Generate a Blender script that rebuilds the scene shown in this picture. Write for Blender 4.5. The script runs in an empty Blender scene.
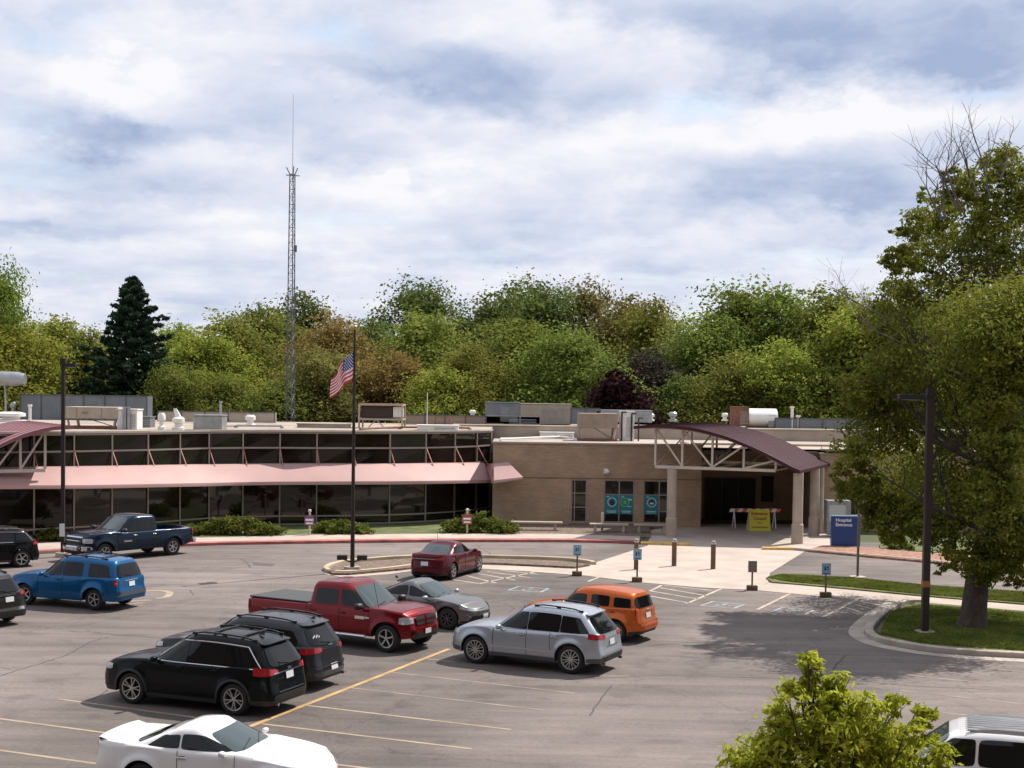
import bpy, bmesh, math, random
import numpy as np
from mathutils import Vector, Matrix
R = math.radians
random.seed(7)
scene = bpy.context.scene
COL = scene.collection

# ------------------------------------------------------------------ camera
F, CX, CY, PITCH, ROLL, HC = 1400.0, 512.0, 443.0, R(2.0), 0.014, 7.6
_f = Vector((0, math.cos(PITCH), -math.sin(PITCH)))
_u0 = Vector((0, math.sin(PITCH), math.cos(PITCH)))
_r0 = Vector((1, 0, 0))
_r = _r0*math.cos(ROLL)+_u0*math.sin(ROLL)
_u = -_r0*math.sin(ROLL)+_u0*math.cos(ROLL)
camd = bpy.data.cameras.new('camera')
camd.sensor_width = 36
camd.lens = F/1024*36
camd.shift_y = (CY-384)/1024
camd.clip_end = 6000
cam = bpy.data.objects.new('camera', camd)
COL.objects.link(cam)
cam.matrix_world = Matrix(((_r.x, _u.x, -_f.x, 0), (_r.y, _u.y, -_f.y, 0), (_r.z, _u.z, -_f.z, HC), (0, 0, 0, 1)))
scene.camera = cam
scene.view_settings.view_transform = 'Standard'
scene.view_settings.look = 'None'
scene.view_settings.exposure = 0.78
scene.view_settings.gamma = 1
scene.render.engine = 'CYCLES'
scene.cycles.max_bounces = 5
scene.cycles.diffuse_bounces = 3
scene.cycles.glossy_bounces = 3
scene.cycles.transmission_bounces = 3
scene.cycles.caustics_reflective = False
scene.cycles.caustics_refractive = False

SUN_AZ = math.atan2(0.76, 0.65)     # from +Y towards +X
SUN_EL = R(53)


def ray(px, py):
    return _f+_r*((px-CX)/F)+_u*((CY-py)/F)


def G(px, py, z=0.0):
    d = ray(px, py)
    t = (z-HC)/d.z
    return Vector((d.x*t, d.y*t, z))


def at(px, py, Y):
    d = ray(px, py)
    t = Y/d.y
    return Vector((d.x*t, Y, HC+d.z*t))


# ------------------------------------------------------------------ world: sky with broken cloud
def make_world():
    w = bpy.data.worlds.new('World')
    scene.world = w
    w.use_nodes = True
    nt = w.node_tree
    nt.nodes.clear()
    N = nt.nodes.new
    L = nt.links.new

    def m(op, a, b=None, c=None, clamp=False):
        n = N('ShaderNodeMath')
        n.operation = op
        n.use_clamp = clamp
        for i, v in enumerate((a, b, c)):
            if v is None:
                continue
            if isinstance(v, (int, float)):
                n.inputs[i].default_value = v
            else:
                L(v, n.inputs[i])
        return n.outputs[0]
    tc = N('ShaderNodeTexCoord')
    sep = N('ShaderNodeSeparateXYZ')
    L(tc.outputs['Generated'], sep.inputs[0])
    x, y, z = sep.outputs
    az = m('ARCTAN2', x, y)
    el = m('ARCSINE', z)

    def noise(vec, scale, detail, rough=0.55, dist=0.0):
        n = N('ShaderNodeTexNoise')
        n.inputs['Scale'].default_value = scale
        n.inputs['Detail'].default_value = detail
        n.inputs['Roughness'].default_value = rough
        n.inputs['Distortion'].default_value = dist
        L(vec, n.inputs['Vector'])
        return n.outputs['Fac']

    def comb(a, b, c=0.0):
        n = N('ShaderNodeCombineXYZ')
        for i, v in enumerate((a, b, c)):
            if isinstance(v, (int, float)):
                n.inputs[i].default_value = v
            else:
                L(v, n.inputs[i])
        return n.outputs[0]
    ae = comb(az, m('MULTIPLY', el, 2.3))
    n1 = noise(ae, 7.0, 7, 0.55, 0.0)
    n2 = noise(comb(az, m('MULTIPLY', el, 1.9), 3.7), 9.0, 7, 0.56)
    n3 = noise(comb(az, m('MULTIPLY', el, 1.7), 9.1), 24.0, 6, 0.62)
    # warped angles give the cloud masses ragged outlines
    wa = m('ADD', az, m('MULTIPLY', m('SUBTRACT', n1, 0.5), 0.10))
    wa = m('ADD', wa, m('MULTIPLY', m('SUBTRACT', n3, 0.5), 0.05))
    we = m('ADD', el, m('MULTIPLY', m('SUBTRACT', n2, 0.5), 0.055))
    we = m('ADD', we, m('MULTIPLY', m('SUBTRACT', n3, 0.5), 0.03))

    def field(blobs):
        tot = None
        for (px, py, rx, ry, amp) in blobs:
            d = ray(px, py).normalized()
            a0 = math.atan2(d.x, d.y)
            e0 = math.asin(d.z)
            da = m('MULTIPLY', m('SUBTRACT', wa, a0), F/rx)
            de = m('MULTIPLY', m('SUBTRACT', we, e0), F/ry)
            q = m('ADD', m('MULTIPLY', da, da), m('MULTIPLY', de, de))
            g = m('MULTIPLY', m('EXPONENT', m('MULTIPLY', q, -1.0)), amp)
            tot = g if tot is None else m('ADD', tot, g)
        return tot
    dark = field([(120, 128, 85, 22, .95), (150, 190, 120, 20, .6), (390, 72, 160, 20, .85), (470, 108, 70, 14, .3),
                  (900, 35, 240, 42, .85), (860, 68, 120, 20, .4), (820, 192, 170, 32, .8), (760, 160, 90, 20, .4), (560, 100, 90, 24, .5),
                  (250, 112, 120, 24, .4), (620, 300, 180, 8, .2), (100, 235, 160, 10, .35),
                  (560, 225, 120, 14, .3), (980, 160, 100, 18, .4), (690, 20, 150, 24, .5), (540, 255, 90, 8, .3), (990, 240, 60, 20, .3),
                  (330, 150, 90, 14, .3), (20, 225, 80, 12, .35)])
    white = field([(110, 82, 85, 24, .9), (170, 105, 60, 20, .5), (790, 120, 170, 26, .9), (880, 118, 90, 20, .5), (260, 50, 120, 26, .5),
                   (600, 60, 90, 40, .5), (330, 190, 130, 20, .4), (640, 145, 90, 18, .3), (30, 215, 70, 14, .3), (220, 215, 70, 16, .3),
                   (420, 200, 110, 22, .4), (600, 200, 70, 20, .5), (560, 30, 80, 20, .3), (900, 230, 120, 12, .3)])
    blue = field([(20, 140, 60, 30, .8), (345, 28, 50, 26, .55), (705, 100, 80, 18, .9), (960, 82, 110, 12, .6),
                  (180, 10, 90, 14, .4), (60, 40, 60, 20, .3), (740, 250, 160, 20, .25), (20, 180, 80, 12, .4)])
    # cloud body brightness
    puff = m('SUBTRACT', 1.0, m('ABSOLUTE', m('SUBTRACT', m('MULTIPLY', noise(comb(wa, m('MULTIPLY', we, 1.7), 5.3), 11.0, 5, 0.55), 2.0), 1.0)))
    f1 = m('MULTIPLY', m('SUBTRACT', n2, 0.5), 2.0)
    f3 = m('MULTIPLY', m('SUBTRACT', n3, 0.5), 1.0)
    shade = m('ADD', m('MULTIPLY', dark, 0.80), m('MULTIPLY', white, -0.72))
    shade = m('ADD', shade, m('ADD', m('MULTIPLY', f1, 0.52), m('MULTIPLY', f3, 0.42)))
    shade = m('ADD', shade, m('MULTIPLY', m('SUBTRACT', puff, 0.8), -0.7))
    def dens(off):
        ev = m('ADD', el, off)
        rr = m('DIVIDE', 1.0, m('ADD', m('MAXIMUM', ev, 0.0), 0.10))
        return noise(comb(m('MULTIPLY', rr, m('SINE', az)), m('MULTIPLY', rr, m('COSINE', az)), 2.2), 1.7, 7, 0.54)
    d0 = dens(0.0)
    up_, dn_ = dens(0.012), dens(-0.008)
    emb = m('MULTIPLY', m('SUBTRACT', up_, dn_), 1.0)
    shade = m('ADD', shade, emb)
    shade = m('ADD', shade, m('MULTIPLY', m('SUBTRACT', d0, 0.5), -0.55))
    shade = m('ADD', m('MULTIPLY', shade, 0.78), 0.40, clamp=True)
    cr = N('ShaderNodeValToRGB')
    L(shade, cr.inputs[0])
    e = cr.color_ramp.elements
    e[0].position = 0.0
    e[0].color = (0.56, 0.558, 0.58, 1)
    e[1].position = 1.0
    e[1].color = (0.225, 0.275, 0.395, 1)
    k = e.new(0.33)
    k.color = (0.455, 0.472, 0.535, 1)
    k = e.new(0.62)
    k.color = (0.355, 0.393, 0.485, 1)
    # blue gaps from the sky texture
    sky = N('ShaderNodeTexSky')
    sky.sky_type = 'NISHITA'
    sky.sun_disc = False
    sky.sun_elevation = SUN_EL
    sky.sun_rotation = SUN_AZ
    sky.air_density = 1.2
    sky.dust_density = 1.0
    sc = N('ShaderNodeVectorMath')
    sc.operation = 'SCALE'
    L(sky.outputs[0], sc.inputs[0])
    sc.inputs['Scale'].default_value = 0.11
    gap = m('ADD', m('MULTIPLY', blue, 0.8), m('MULTIPLY', m('SUBTRACT', 0.47, d0), 3.2), clamp=False)
    gap = m('SUBTRACT', gap, m('MULTIPLY', white, 0.7))
    gap = m('SUBTRACT', gap, m('MULTIPLY', dark, 0.5), clamp=True)
    gap = m('MULTIPLY', gap, 0.6)
    mx = N('ShaderNodeMix')
    mx.data_type = 'RGBA'
    L(gap, mx.inputs['Factor'])
    L(cr.outputs[0], mx.inputs['A'])
    L(sc.outputs[0], mx.inputs['B'])
    bg = N('ShaderNodeBackground')
    L(mx.outputs['Result'], bg.inputs[0])
    bg.inputs[1].default_value = 1.0
    out = N('ShaderNodeOutputWorld')
    L(bg.outputs[0], out.inputs[0])


make_world()
sund = bpy.data.lights.new('sun', 'SUN')
sund.energy = 3.6
sund.angle = R(0.53)
sund.color = (1.0, 0.945, 0.87)
sun = bpy.data.objects.new('sun', sund)
COL.objects.link(sun)
sd = Vector((math.sin(SUN_AZ)*math.cos(SUN_EL), math.cos(SUN_AZ)*math.cos(SUN_EL), math.sin(SUN_EL)))
sun.rotation_euler = sd.to_track_quat('Z', 'Y').to_euler()
sun.location = sd*300

# ------------------------------------------------------------------ materials
MATS = {}


def mat(name, col, rough=0.6, metal=0.0, coat=0.0, var=0.0, scale=3.0, spec=0.5, bump=0.0, bscale=30.0, detail=6):
    if name in MATS:
        return MATS[name]
    m = bpy.data.materials.new(name)
    m.use_nodes = True
    nt = m.node_tree
    b = nt.nodes['Principled BSDF']
    b.inputs['Base Color'].default_value = (*col, 1)
    b.inputs['Roughness'].default_value = rough
    b.inputs['Metallic'].default_value = metal
    b.inputs['Coat Weight'].default_value = coat
    b.inputs['Coat Roughness'].default_value = 0.04
    b.inputs['Specular IOR Level'].default_value = spec
    if var > 0 or bump > 0:
        tc = nt.nodes.new('ShaderNodeTexCoord')
    if var > 0:
        n = nt.nodes.new('ShaderNodeTexNoise')
        n.inputs['Scale'].default_value = scale
        n.inputs['Detail'].default_value = detail
        nt.links.new(tc.outputs['Object'], n.inputs['Vector'])
        r = nt.nodes.new('ShaderNodeValToRGB')
        r.color_ramp.elements[0].position = 0.3
        r.color_ramp.elements[1].position = 0.7
        r.color_ramp.elements[0].color = (*[max(0, c*(1-var)) for c in col], 1)
        r.color_ramp.elements[1].color = (*[min(1, c*(1+var)) for c in col], 1)
        nt.links.new(n.outputs['Fac'], r.inputs[0])
        nt.links.new(r.outputs[0], b.inputs['Base Color'])
    if bump > 0:
        n = nt.nodes.new('ShaderNodeTexNoise')
        n.inputs['Scale'].default_value = bscale
        n.inputs['Detail'].default_value = 4
        nt.links.new(tc.outputs['Object'], n.inputs['Vector'])
        bp = nt.nodes.new('ShaderNodeBump')
        bp.inputs['Strength'].default_value = bump
        bp.inputs['Distance'].default_value = 0.05
        nt.links.new(n.outputs['Fac'], bp.inputs['Height'])
        nt.links.new(bp.outputs[0], b.inputs['Normal'])
    MATS[name] = m
    return m


def nd(nt, t, **kw):
    n = nt.nodes.new(t)
    for k, v in kw.items():
        if k in ('operation', 'blend_type', 'data_type', 'feature', 'interpolation_type', 'wave_type', 'bands_direction', 'distance'):
            setattr(n, k, v)
        else:
            n.inputs[k].default_value = v
    return n


def asphalt_mat():
    m = bpy.data.materials.new('asphalt')
    m.use_nodes = True
    nt = m.node_tree
    L = nt.links.new
    b = nt.nodes['Principled BSDF']
    b.inputs['Roughness'].default_value = 0.85
    b.inputs['Specular IOR Level'].default_value = 0.3
    tc = nt.nodes.new('ShaderNodeTexCoord')
    big = nd(nt, 'ShaderNodeTexNoise', Scale=0.10, Detail=5.0, Roughness=0.6)
    L(tc.outputs['Object'], big.inputs['Vector'])
    # stretched streaks along the stalls
    mp = nt.nodes.new('ShaderNodeMapping')
    mp.inputs['Rotation'].default_value = (0, 0, R(27))
    mp.inputs['Scale'].default_value = (0.15, 1.3, 1)
    L(tc.outputs['Object'], mp.inputs['Vector'])
    st = nd(nt, 'ShaderNodeTexNoise', Scale=0.8, Detail=6.0, Roughness=0.65)
    L(mp.outputs[0], st.inputs['Vector'])
    fine = nd(nt, 'ShaderNodeTexNoise', Scale=9.0, Detail=8.0, Roughness=0.8)
    L(tc.outputs['Object'], fine.inputs['Vector'])
    r = nt.nodes.new('ShaderNodeValToRGB')
    r.color_ramp.elements[0].position = 0.32
    r.color_ramp.elements[0].color = (0.128, 0.106, 0.096, 1)
    r.color_ramp.elements[1].position = 0.66
    r.color_ramp.elements[1].color = (0.228, 0.190, 0.171, 1)
    L(big.outputs['Fac'], r.inputs[0])

    def mix(bt, fac, a, bb):
        x = nt.nodes.new('ShaderNodeMix')
        x.data_type = 'RGBA'
        x.blend_type = bt
        if isinstance(fac, float):
            x.inputs['Factor'].default_value = fac
        else:
            L(fac, x.inputs['Factor'])
        for s, v in (('A', a), ('B', bb)):
            if isinstance(v, tuple):
                x.inputs[s].default_value = v
            else:
                L(v, x.inputs[s])
        return x.outputs['Result']

    def ramp(src, p0, c0, p1, c1):
        q = nt.nodes.new('ShaderNodeValToRGB')
        q.color_ramp.elements[0].position = p0
        q.color_ramp.elements[1].position = p1
        q.color_ramp.elements[0].color = (c0, c0, c0, 1)
        q.color_ramp.elements[1].color = (c1, c1, c1, 1)
        L(src, q.inputs[0])
        return q.outputs[0]
    c = mix('MULTIPLY', 1.0, r.outputs[0], ramp(st.outputs['Fac'], .3, .70, .7, 1.20))
    c = mix('MULTIPLY', 1.0, c, ramp(fine.outputs['Fac'], .3, .74, .7, 1.22))
    # the bays along the yellow line are less worn and darker than the aisles
    pa, pb = G(244, 728.4), G(449, 648.8)
    dv = (pb-pa).normalized()
    dp = nt.nodes.new('ShaderNodeVectorMath')
    dp.operation = 'DOT_PRODUCT'
    L(tc.outputs['Object'], dp.inputs[0])
    dp.inputs[1].default_value = (-dv.y, dv.x, 0)
    k0 = -dv.y*pa.x+dv.x*pa.y
    q1 = nd(nt, 'ShaderNodeMath', operation='SUBTRACT')
    L(dp.outputs['Value'], q1.inputs[0])
    q1.inputs[1].default_value = k0
    q2 = nd(nt, 'ShaderNodeMath', operation='ABSOLUTE')
    L(q1.outputs[0], q2.inputs[0])
    q3 = nd(nt, 'ShaderNodeMath', operation='MULTIPLY_ADD')
    L(st.outputs['Fac'], q3.inputs[0])
    q3.inputs[1].default_value = 2.2
    L(q2.outputs[0], q3.inputs[2])
    q4 = nd(nt, 'ShaderNodeMath', operation='DIVIDE')
    L(q3.outputs[0], q4.inputs[0])
    q4.inputs[1].default_value = 10.0
    c = mix('MULTIPLY', 1.0, c, ramp(q4.outputs[0], .48, .74, .70, 1.0))
    # oil spots in the stalls
    vo = nd(nt, 'ShaderNodeTexNoise', Scale=0.9, Detail=3.0, Roughness=0.5)
    L(tc.outputs['Object'], vo.inputs['Vector'])
    c = mix('MULTIPLY', ramp(vo.outputs['Fac'], .56, 0.0, .70, .6), c, (0.62, 0.6, 0.6, 1))
    # hairline cracks
    wn = nd(nt, 'ShaderNodeTexNoise', Scale=0.5, Detail=6.0, Roughness=0.7)
    L(tc.outputs['Object'], wn.inputs['Vector'])
    va = nt.nodes.new('ShaderNodeVectorMath')
    va.operation = 'MULTIPLY_ADD'
    L(wn.outputs['Color'], va.inputs[0])
    va.inputs[1].default_value = (2.6, 2.6, 0)
    L(tc.outputs['Object'], va.inputs[2])
    v = nt.nodes.new('ShaderNodeTexVoronoi')
    v.feature = 'DISTANCE_TO_EDGE'
    v.inputs['Scale'].default_value = 0.13
    L(va.outputs[0], v.inputs['Vector'])
    c = mix('MULTIPLY', ramp(v.outputs['Distance'], 0.001, .5, 0.004, 0.0), c, (0.4, 0.38, 0.38, 1))
    L(c, b.inputs['Base Color'])
    bp = nt.nodes.new('ShaderNodeBump')
    bp.inputs['Strength'].default_value = 0.25
    bp.inputs['Distance'].default_value = 0.01
    f2 = nd(nt, 'ShaderNodeTexNoise', Scale=60.0, Detail=3.0)
    L(tc.outputs['Object'], f2.inputs['Vector'])
    L(f2.outputs['Fac'], bp.inputs['Height'])
    L(bp.outputs[0], b.inputs['Normal'])
    return m


def brick_mat(name, c1, c2, mortar):
    m = bpy.data.materials.new(name)
    m.use_nodes = True
    nt = m.node_tree
    L = nt.links.new
    b = nt.nodes['Principled BSDF']
    b.inputs['Roughness'].default_value = 0.9
    tc = nt.nodes.new('ShaderNodeTexCoord')
    sp = nt.nodes.new('ShaderNodeSeparateXYZ')
    L(tc.outputs['Object'], sp.inputs[0])
    ad = nd(nt, 'ShaderNodeMath', operation='ADD')
    L(sp.outputs[0], ad.inputs[0])
    L(sp.outputs[1], ad.inputs[1])
    cb = nt.nodes.new('ShaderNodeCombineXYZ')
    L(ad.outputs[0], cb.inputs[0])
    L(sp.outputs[2], cb.inputs[1])
    br = nt.nodes.new('ShaderNodeTexBrick')
    br.inputs['Scale'].default_value = 1.0
    br.inputs['Brick Width'].default_value = 0.34
    br.inputs['Row Height'].default_value = 0.11
    br.inputs['Mortar Size'].default_value = 0.012
    br.inputs['Color1'].default_value = (*c1, 1)
    br.inputs['Color2'].default_value = (*c2, 1)
    br.inputs['Mortar'].default_value = (*mortar, 1)
    L(cb.outputs[0], br.inputs['Vector'])
    n = nd(nt, 'ShaderNodeTexNoise', Scale=0.8, Detail=6.0)
    L(tc.outputs['Object'], n.inputs['Vector'])
    r = nt.nodes.new('ShaderNodeValToRGB')
    r.color_ramp.elements[0].position = .3
    r.color_ramp.elements[0].color = (.8, .8, .8, 1)
    r.color_ramp.elements[1].position = .7
    r.color_ramp.elements[1].color = (1.12, 1.1, 1.08, 1)
    L(n.outputs['Fac'], r.inputs[0])
    x = nt.nodes.new('ShaderNodeMix')
    x.data_type = 'RGBA'
    x.blend_type = 'MULTIPLY'
    x.inputs['Factor'].default_value = 1
    L(br.outputs['Color'], x.inputs['A'])
    L(r.outputs[0], x.inputs['B'])
    L(x.outputs['Result'], b.inputs['Base Color'])
    MATS[name] = m
    return m


def leaf_mat(name, c1, c2, trans=0.5, scale=0.35):
    m = bpy.data.materials.new(name)
    m.use_nodes = True
    nt = m.node_tree
    L = nt.links.new
    nt.nodes.remove(nt.nodes['Principled BSDF'])
    out = nt.nodes['Material Output']
    tc = nt.nodes.new('ShaderNodeTexCoord')
    n = nd(nt, 'ShaderNodeTexNoise', Scale=scale, Detail=4.0, Roughness=0.7)
    L(tc.outputs['Object'], n.inputs['Vector'])
    n2 = nd(nt, 'ShaderNodeTexNoise', Scale=6.0, Detail=2.0)
    L(tc.outputs['Object'], n2.inputs['Vector'])
    ad = nd(nt, 'ShaderNodeMath', operation='ADD')
    L(n.outputs['Fac'], ad.inputs[0])
    mu = nd(nt, 'ShaderNodeMath', operation='MULTIPLY_ADD')
    L(n2.outputs['Fac'], mu.inputs[0])
    mu.inputs[1].default_value = 0.5
    mu.inputs[2].default_value = -0.25
    L(mu.outputs[0], ad.inputs[1])
    r = nt.nodes.new('ShaderNodeValToRGB')
    r.color_ramp.elements[0].position = 0.33
    r.color_ramp.elements[0].color = (*c1, 1)
    r.color_ramp.elements[1].position = 0.68
    r.color_ramp.elements[1].color = (*c2, 1)
    L(ad.outputs[0], r.inputs[0])
    oi = nt.nodes.new('ShaderNodeObjectInfo')
    hs = nt.nodes.new('ShaderNodeHueSaturation')
    mr = nd(nt, 'ShaderNodeMath', operation='MULTIPLY_ADD')
    L(oi.outputs['Random'], mr.inputs[0])
    mr.inputs[1].default_value = 0.035
    mr.inputs[2].default_value = 0.4825
    L(mr.outputs[0], hs.inputs['Hue'])
    mv = nd(nt, 'ShaderNodeMath', operation='MULTIPLY_ADD')
    L(oi.outputs['Random'], mv.inputs[0])
    mv.inputs[1].default_value = 0.3
    mv.inputs[2].default_value = 0.85
    L(mv.outputs[0], hs.inputs['Value'])
    L(r.outputs[0], hs.inputs['Color'])
    d = nt.nodes.new('ShaderNodeBsdfDiffuse')
    t = nt.nodes.new('ShaderNodeBsdfTranslucent')
    L(hs.outputs[0], d.inputs[0])
    L(hs.outputs[0], t.inputs[0])
    mx = nt.nodes.new('ShaderNodeMixShader')
    mx.inputs[0].default_value = trans
    L(d.outputs[0], mx.inputs[1])
    L(t.outputs[0], mx.inputs[2])
    L(mx.outputs[0], out.inputs[0])
    MATS[name] = m
    return m


# ------------------------------------------------------------------ object helpers
def tag(o, label=None, cat=None, group=None, kind=None):
    if label:
        o['label'] = label
    if cat:
        o['category'] = cat
    if group:
        o['group'] = group
    if kind:
        o['kind'] = kind
    return o


def thing(name, label, cat, loc=(0, 0, 0), rz=0.0, group=None):
    o = bpy.data.objects.new(name, None)
    o.empty_display_size = 0.3
    COL.objects.link(o)
    o.location = loc
    o.rotation_euler = (0, 0, rz)
    return tag(o, label, cat, group)


def copy_tree(o, parent=None, loc=None, rz=None, label=None):
    c = o.copy()
    COL.objects.link(c)
    if parent is not None:
        c.parent = parent
    if loc is not None:
        c.location = loc
    if rz is not None:
        c.rotation_euler = (0, 0, rz)
    if label:
        c['label'] = label
    for ch in list(o.children):
        copy_tree(ch, c)
    return c


class MB:
    def __init__(s):
        s.v = []
        s.f = []
        s.m = []

    def add(s, vs, fs, mi=0):
        o = len(s.v)
        s.v += [tuple(p) for p in vs]
        for f in fs:
            s.f.append(tuple(i+o for i in f))
            s.m.append(mi)
        return s

    def box(s, c, d, rz=0.0, mi=0, taper=1.0, M=None):
        hx, hy, hz = d[0]/2, d[1]/2, d[2]/2
        pts = [Vector((sx*hx*(taper if sz > 0 else 1), sy*hy*(taper if sz > 0 else 1), sz*hz)) for sz in (-1, 1) for sy in (-1, 1) for sx in (-1, 1)]
        Q = Matrix.Rotation(rz, 3, 'Z') if M is None else M
        pts = [Q @ p+Vector(c) for p in pts]
        return s.add(pts, [(0, 2, 3, 1), (4, 5, 7, 6), (0, 1, 5, 4), (2, 6, 7, 3), (0, 4, 6, 2), (1, 3, 7, 5)], mi)

    def cyl(s, p0, p1, r0, r1=None, n=12, mi=0, caps=True):
        r1 = r0 if r1 is None else r1
        p0 = Vector(p0)
        p1 = Vector(p1)
        d = (p1-p0)
        if d.length < 1e-6:
            return s
        q = d.normalized().to_track_quat('Z', 'Y').to_matrix()
        vs = []
        for p, r in ((p0, r0), (p1, r1)):
            for i in range(n):
                a = 2*math.pi*i/n
                vs.append(p+q @ Vector((math.cos(a)*r, math.sin(a)*r, 0)))
        fs = [(i, (i+1) % n, n+(i+1) % n, n+i) for i in range(n)]
        if caps:
            fs += [tuple(range(n-1, -1, -1)), tuple(range(n, 2*n))]
        return s.add(vs, fs, mi)

    def bar(s, p0, p1, w, h=None, mi=0, up=(0, 0, 1)):
        h = w if h is None else h
        p0 = Vector(p0)
        p1 = Vector(p1)
        d = (p1-p0).normalized()
        up = Vector(up)
        sx = d.cross(up)
        if sx.length < 1e-4:
            sx = d.cross(Vector((1, 0, 0)))
        sx.normalize()
        uz = sx.cross(d).normalized()
        vs = [p+sx*a*w/2+uz*b*h/2 for p in (p0, p1) for a, b in ((-1, -1), (1, -1), (1, 1), (-1, 1))]
        return s.add(vs, [(3, 2, 1, 0), (4, 5, 6, 7), (0, 1, 5, 4), (1, 2, 6, 5), (2, 3, 7, 6), (3, 0, 4, 7)], mi)

    def tube(s, pts, r, n=6, mi=0):
        for a, b in zip(pts[:-1], pts[1:]):
            s.cyl(a, b, r, r, n, mi)
        return s

    def lathe(s, prof, c=(0, 0, 0), n=24, axis='Z', mi=0):
        vs = []
        for r, h in prof:
            for i in range(n):
                a = 2*math.pi*i/n
                if axis == 'Z':
                    p = (c[0]+r*math.cos(a), c[1]+r*math.sin(a), c[2]+h)
                else:
                    p = (c[0]+r*math.cos(a), c[1]+h, c[2]+r*math.sin(a))
                vs.append(p)
        fs = []
        for k in range(len(prof)-1):
            for i in range(n):
                fs.append((k*n+i, k*n+(i+1) % n, (k+1)*n+(i+1) % n, (k+1)*n+i))
        return s.add(vs, fs, mi)

    def grid(s, P, mi=0, closeu=False):
        nu, nv = len(P), len(P[0])
        vs = [p for row in P for p in row]
        fs = []
        for i in range(nu-(0 if closeu else 1)):
            for j in range(nv-1):
                a = i*nv+j
                b = ((i+1) % nu)*nv+j
                fs.append((a, b, b+1, a+1))
        return s.add(vs, fs, mi)

    def prism(s, poly, z0, z1, mi=0, side_mi=None):
        n = len(poly)
        ar = sum(poly[i][0]*poly[(i+1) % n][1]-poly[(i+1) % n][0]*poly[i][1] for i in range(n))
        if ar < 0:
            poly = poly[::-1]
        vs = [(p[0], p[1], z0) for p in poly]+[(p[0], p[1], z1) for p in poly]
        s.add(vs, [tuple(range(n, 2*n)), tuple(range(n-1, -1, -1))], mi)
        s.add(vs, [(i, (i+1) % n, n+(i+1) % n, n+i) for i in range(n)], mi if side_mi is None else side_mi)
        return s

    def mesh(s, name, mats):
        me = bpy.data.meshes.new(name)
        me.from_pydata(s.v, [], s.f)
        for m in (mats if isinstance(mats, (list, tuple)) else [mats]):
            me.materials.append(m)
        if any(s.m):
            me.polygons.foreach_set('material_index', s.m)
        return me

    def build(s, name, mats, parent=None, smooth=None, loc=None, rz=None, fix=False, bevel=0):
        me = s.mesh(name, mats)
        if fix or smooth:
            bm = bmesh.new()
            bm.from_mesh(me)
            bmesh.ops.remove_doubles(bm, verts=bm.verts, dist=1e-5)
            if fix:
                bmesh.ops.recalc_face_normals(bm, faces=bm.faces)
            bm.to_mesh(me)
            bm.free()
        if smooth:
            me.shade_smooth()
            me.set_sharp_from_angle(angle=R(smooth))
        o = bpy.data.objects.new(name, me)
        COL.objects.link(o)
        if parent is not None:
            o.parent = parent
        if loc is not None:
            o.location = loc
        if rz is not None:
            o.rotation_euler = (0, 0, rz)
        if bevel:
            b = o.modifiers.new('bevel', 'BEVEL')
            b.width = bevel
            b.segments = 2
            b.limit_method = 'ANGLE'
        return o


def struct(o, name=None):
    o['kind'] = 'structure'
    return o


def text(s, size, m, parent, loc, rot, name='lettering', align='CENTER', ext=0.004, bold=0.0):
    cu = bpy.data.curves.new('t', 'FONT')
    cu.body = s
    cu.size = size
    cu.align_x = align
    cu.align_y = 'CENTER'
    cu.extrude = ext
    cu.offset = bold
    cu.resolution_u = 2
    o = bpy.data.objects.new('t', cu)
    COL.objects.link(o)
    bpy.context.view_layer.update()
    me = bpy.data.meshes.new_from_object(o.evaluated_get(bpy.context.evaluated_depsgraph_get()))
    bpy.data.objects.remove(o)
    me.materials.clear()
    me.materials.append(m)
    q = bpy.data.objects.new(name, me)
    COL.objects.link(q)
    q.parent = parent
    q.location = loc
    q.rotation_euler = rot
    return q


# shared materials
ASPH = asphalt_mat()
CONC = mat('concrete', (0.42, 0.345, 0.29), 0.85, var=0.14, scale=0.7, bump=0.1, bscale=20)
KERBM = mat('kerb_concrete', (0.40, 0.345, 0.29), 0.85, var=0.2, scale=1.3)
REDK = mat('red_kerb_paint', (0.34, 0.105, 0.09), 0.7, var=0.35, scale=1.5)
YELK = mat('yellow_paint', (0.62, 0.40, 0.12), 0.7, var=0.3, scale=2.0)
GRASS = mat('grass_ground', (0.10, 0.115, 0.036), 0.95, var=0.45, scale=1.1, bump=0.6, bscale=25)
MULCH = mat('mulch', (0.155, 0.112, 0.085), 0.95, var=0.5, scale=6, bump=0.8, bscale=14)
MULCHR = mat('red_mulch', (0.30, 0.16, 0.11), 0.95, var=0.5, scale=6, bump=0.8, bscale=14)
BRICK = brick_mat('tan_brick', (0.36, 0.245, 0.16), (0.44, 0.305, 0.20), (0.32, 0.235, 0.17))
BRICKL = mat('brick_band', (0.25, 0.18, 0.125), 0.9, var=0.1, scale=3)
STONE = mat('column_concrete', (0.40, 0.33, 0.265), 0.85, var=0.12, scale=2.0, bump=0.1)
FRAME = mat('window_frame_metal', (0.33, 0.29, 0.25), 0.45, 0.3)
CREAM = mat('cream_metal', (0.52, 0.46, 0.39), 0.5, 0.1, var=0.08, scale=2)
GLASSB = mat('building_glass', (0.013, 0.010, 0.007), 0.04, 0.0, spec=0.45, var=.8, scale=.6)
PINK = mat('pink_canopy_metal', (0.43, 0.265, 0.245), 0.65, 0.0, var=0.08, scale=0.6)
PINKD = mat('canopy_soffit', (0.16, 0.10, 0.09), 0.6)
MAROON = mat('maroon_roof_metal', (0.058, 0.021, 0.029), 0.6, 0.0, var=0.12, scale=0.8, spec=0.12)
REDROD = mat('red_rod_paint', (0.42, 0.15, 0.12), 0.5)
DARK = mat('dark_interior', (0.014, 0.011, 0.009), 0.9)
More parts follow.
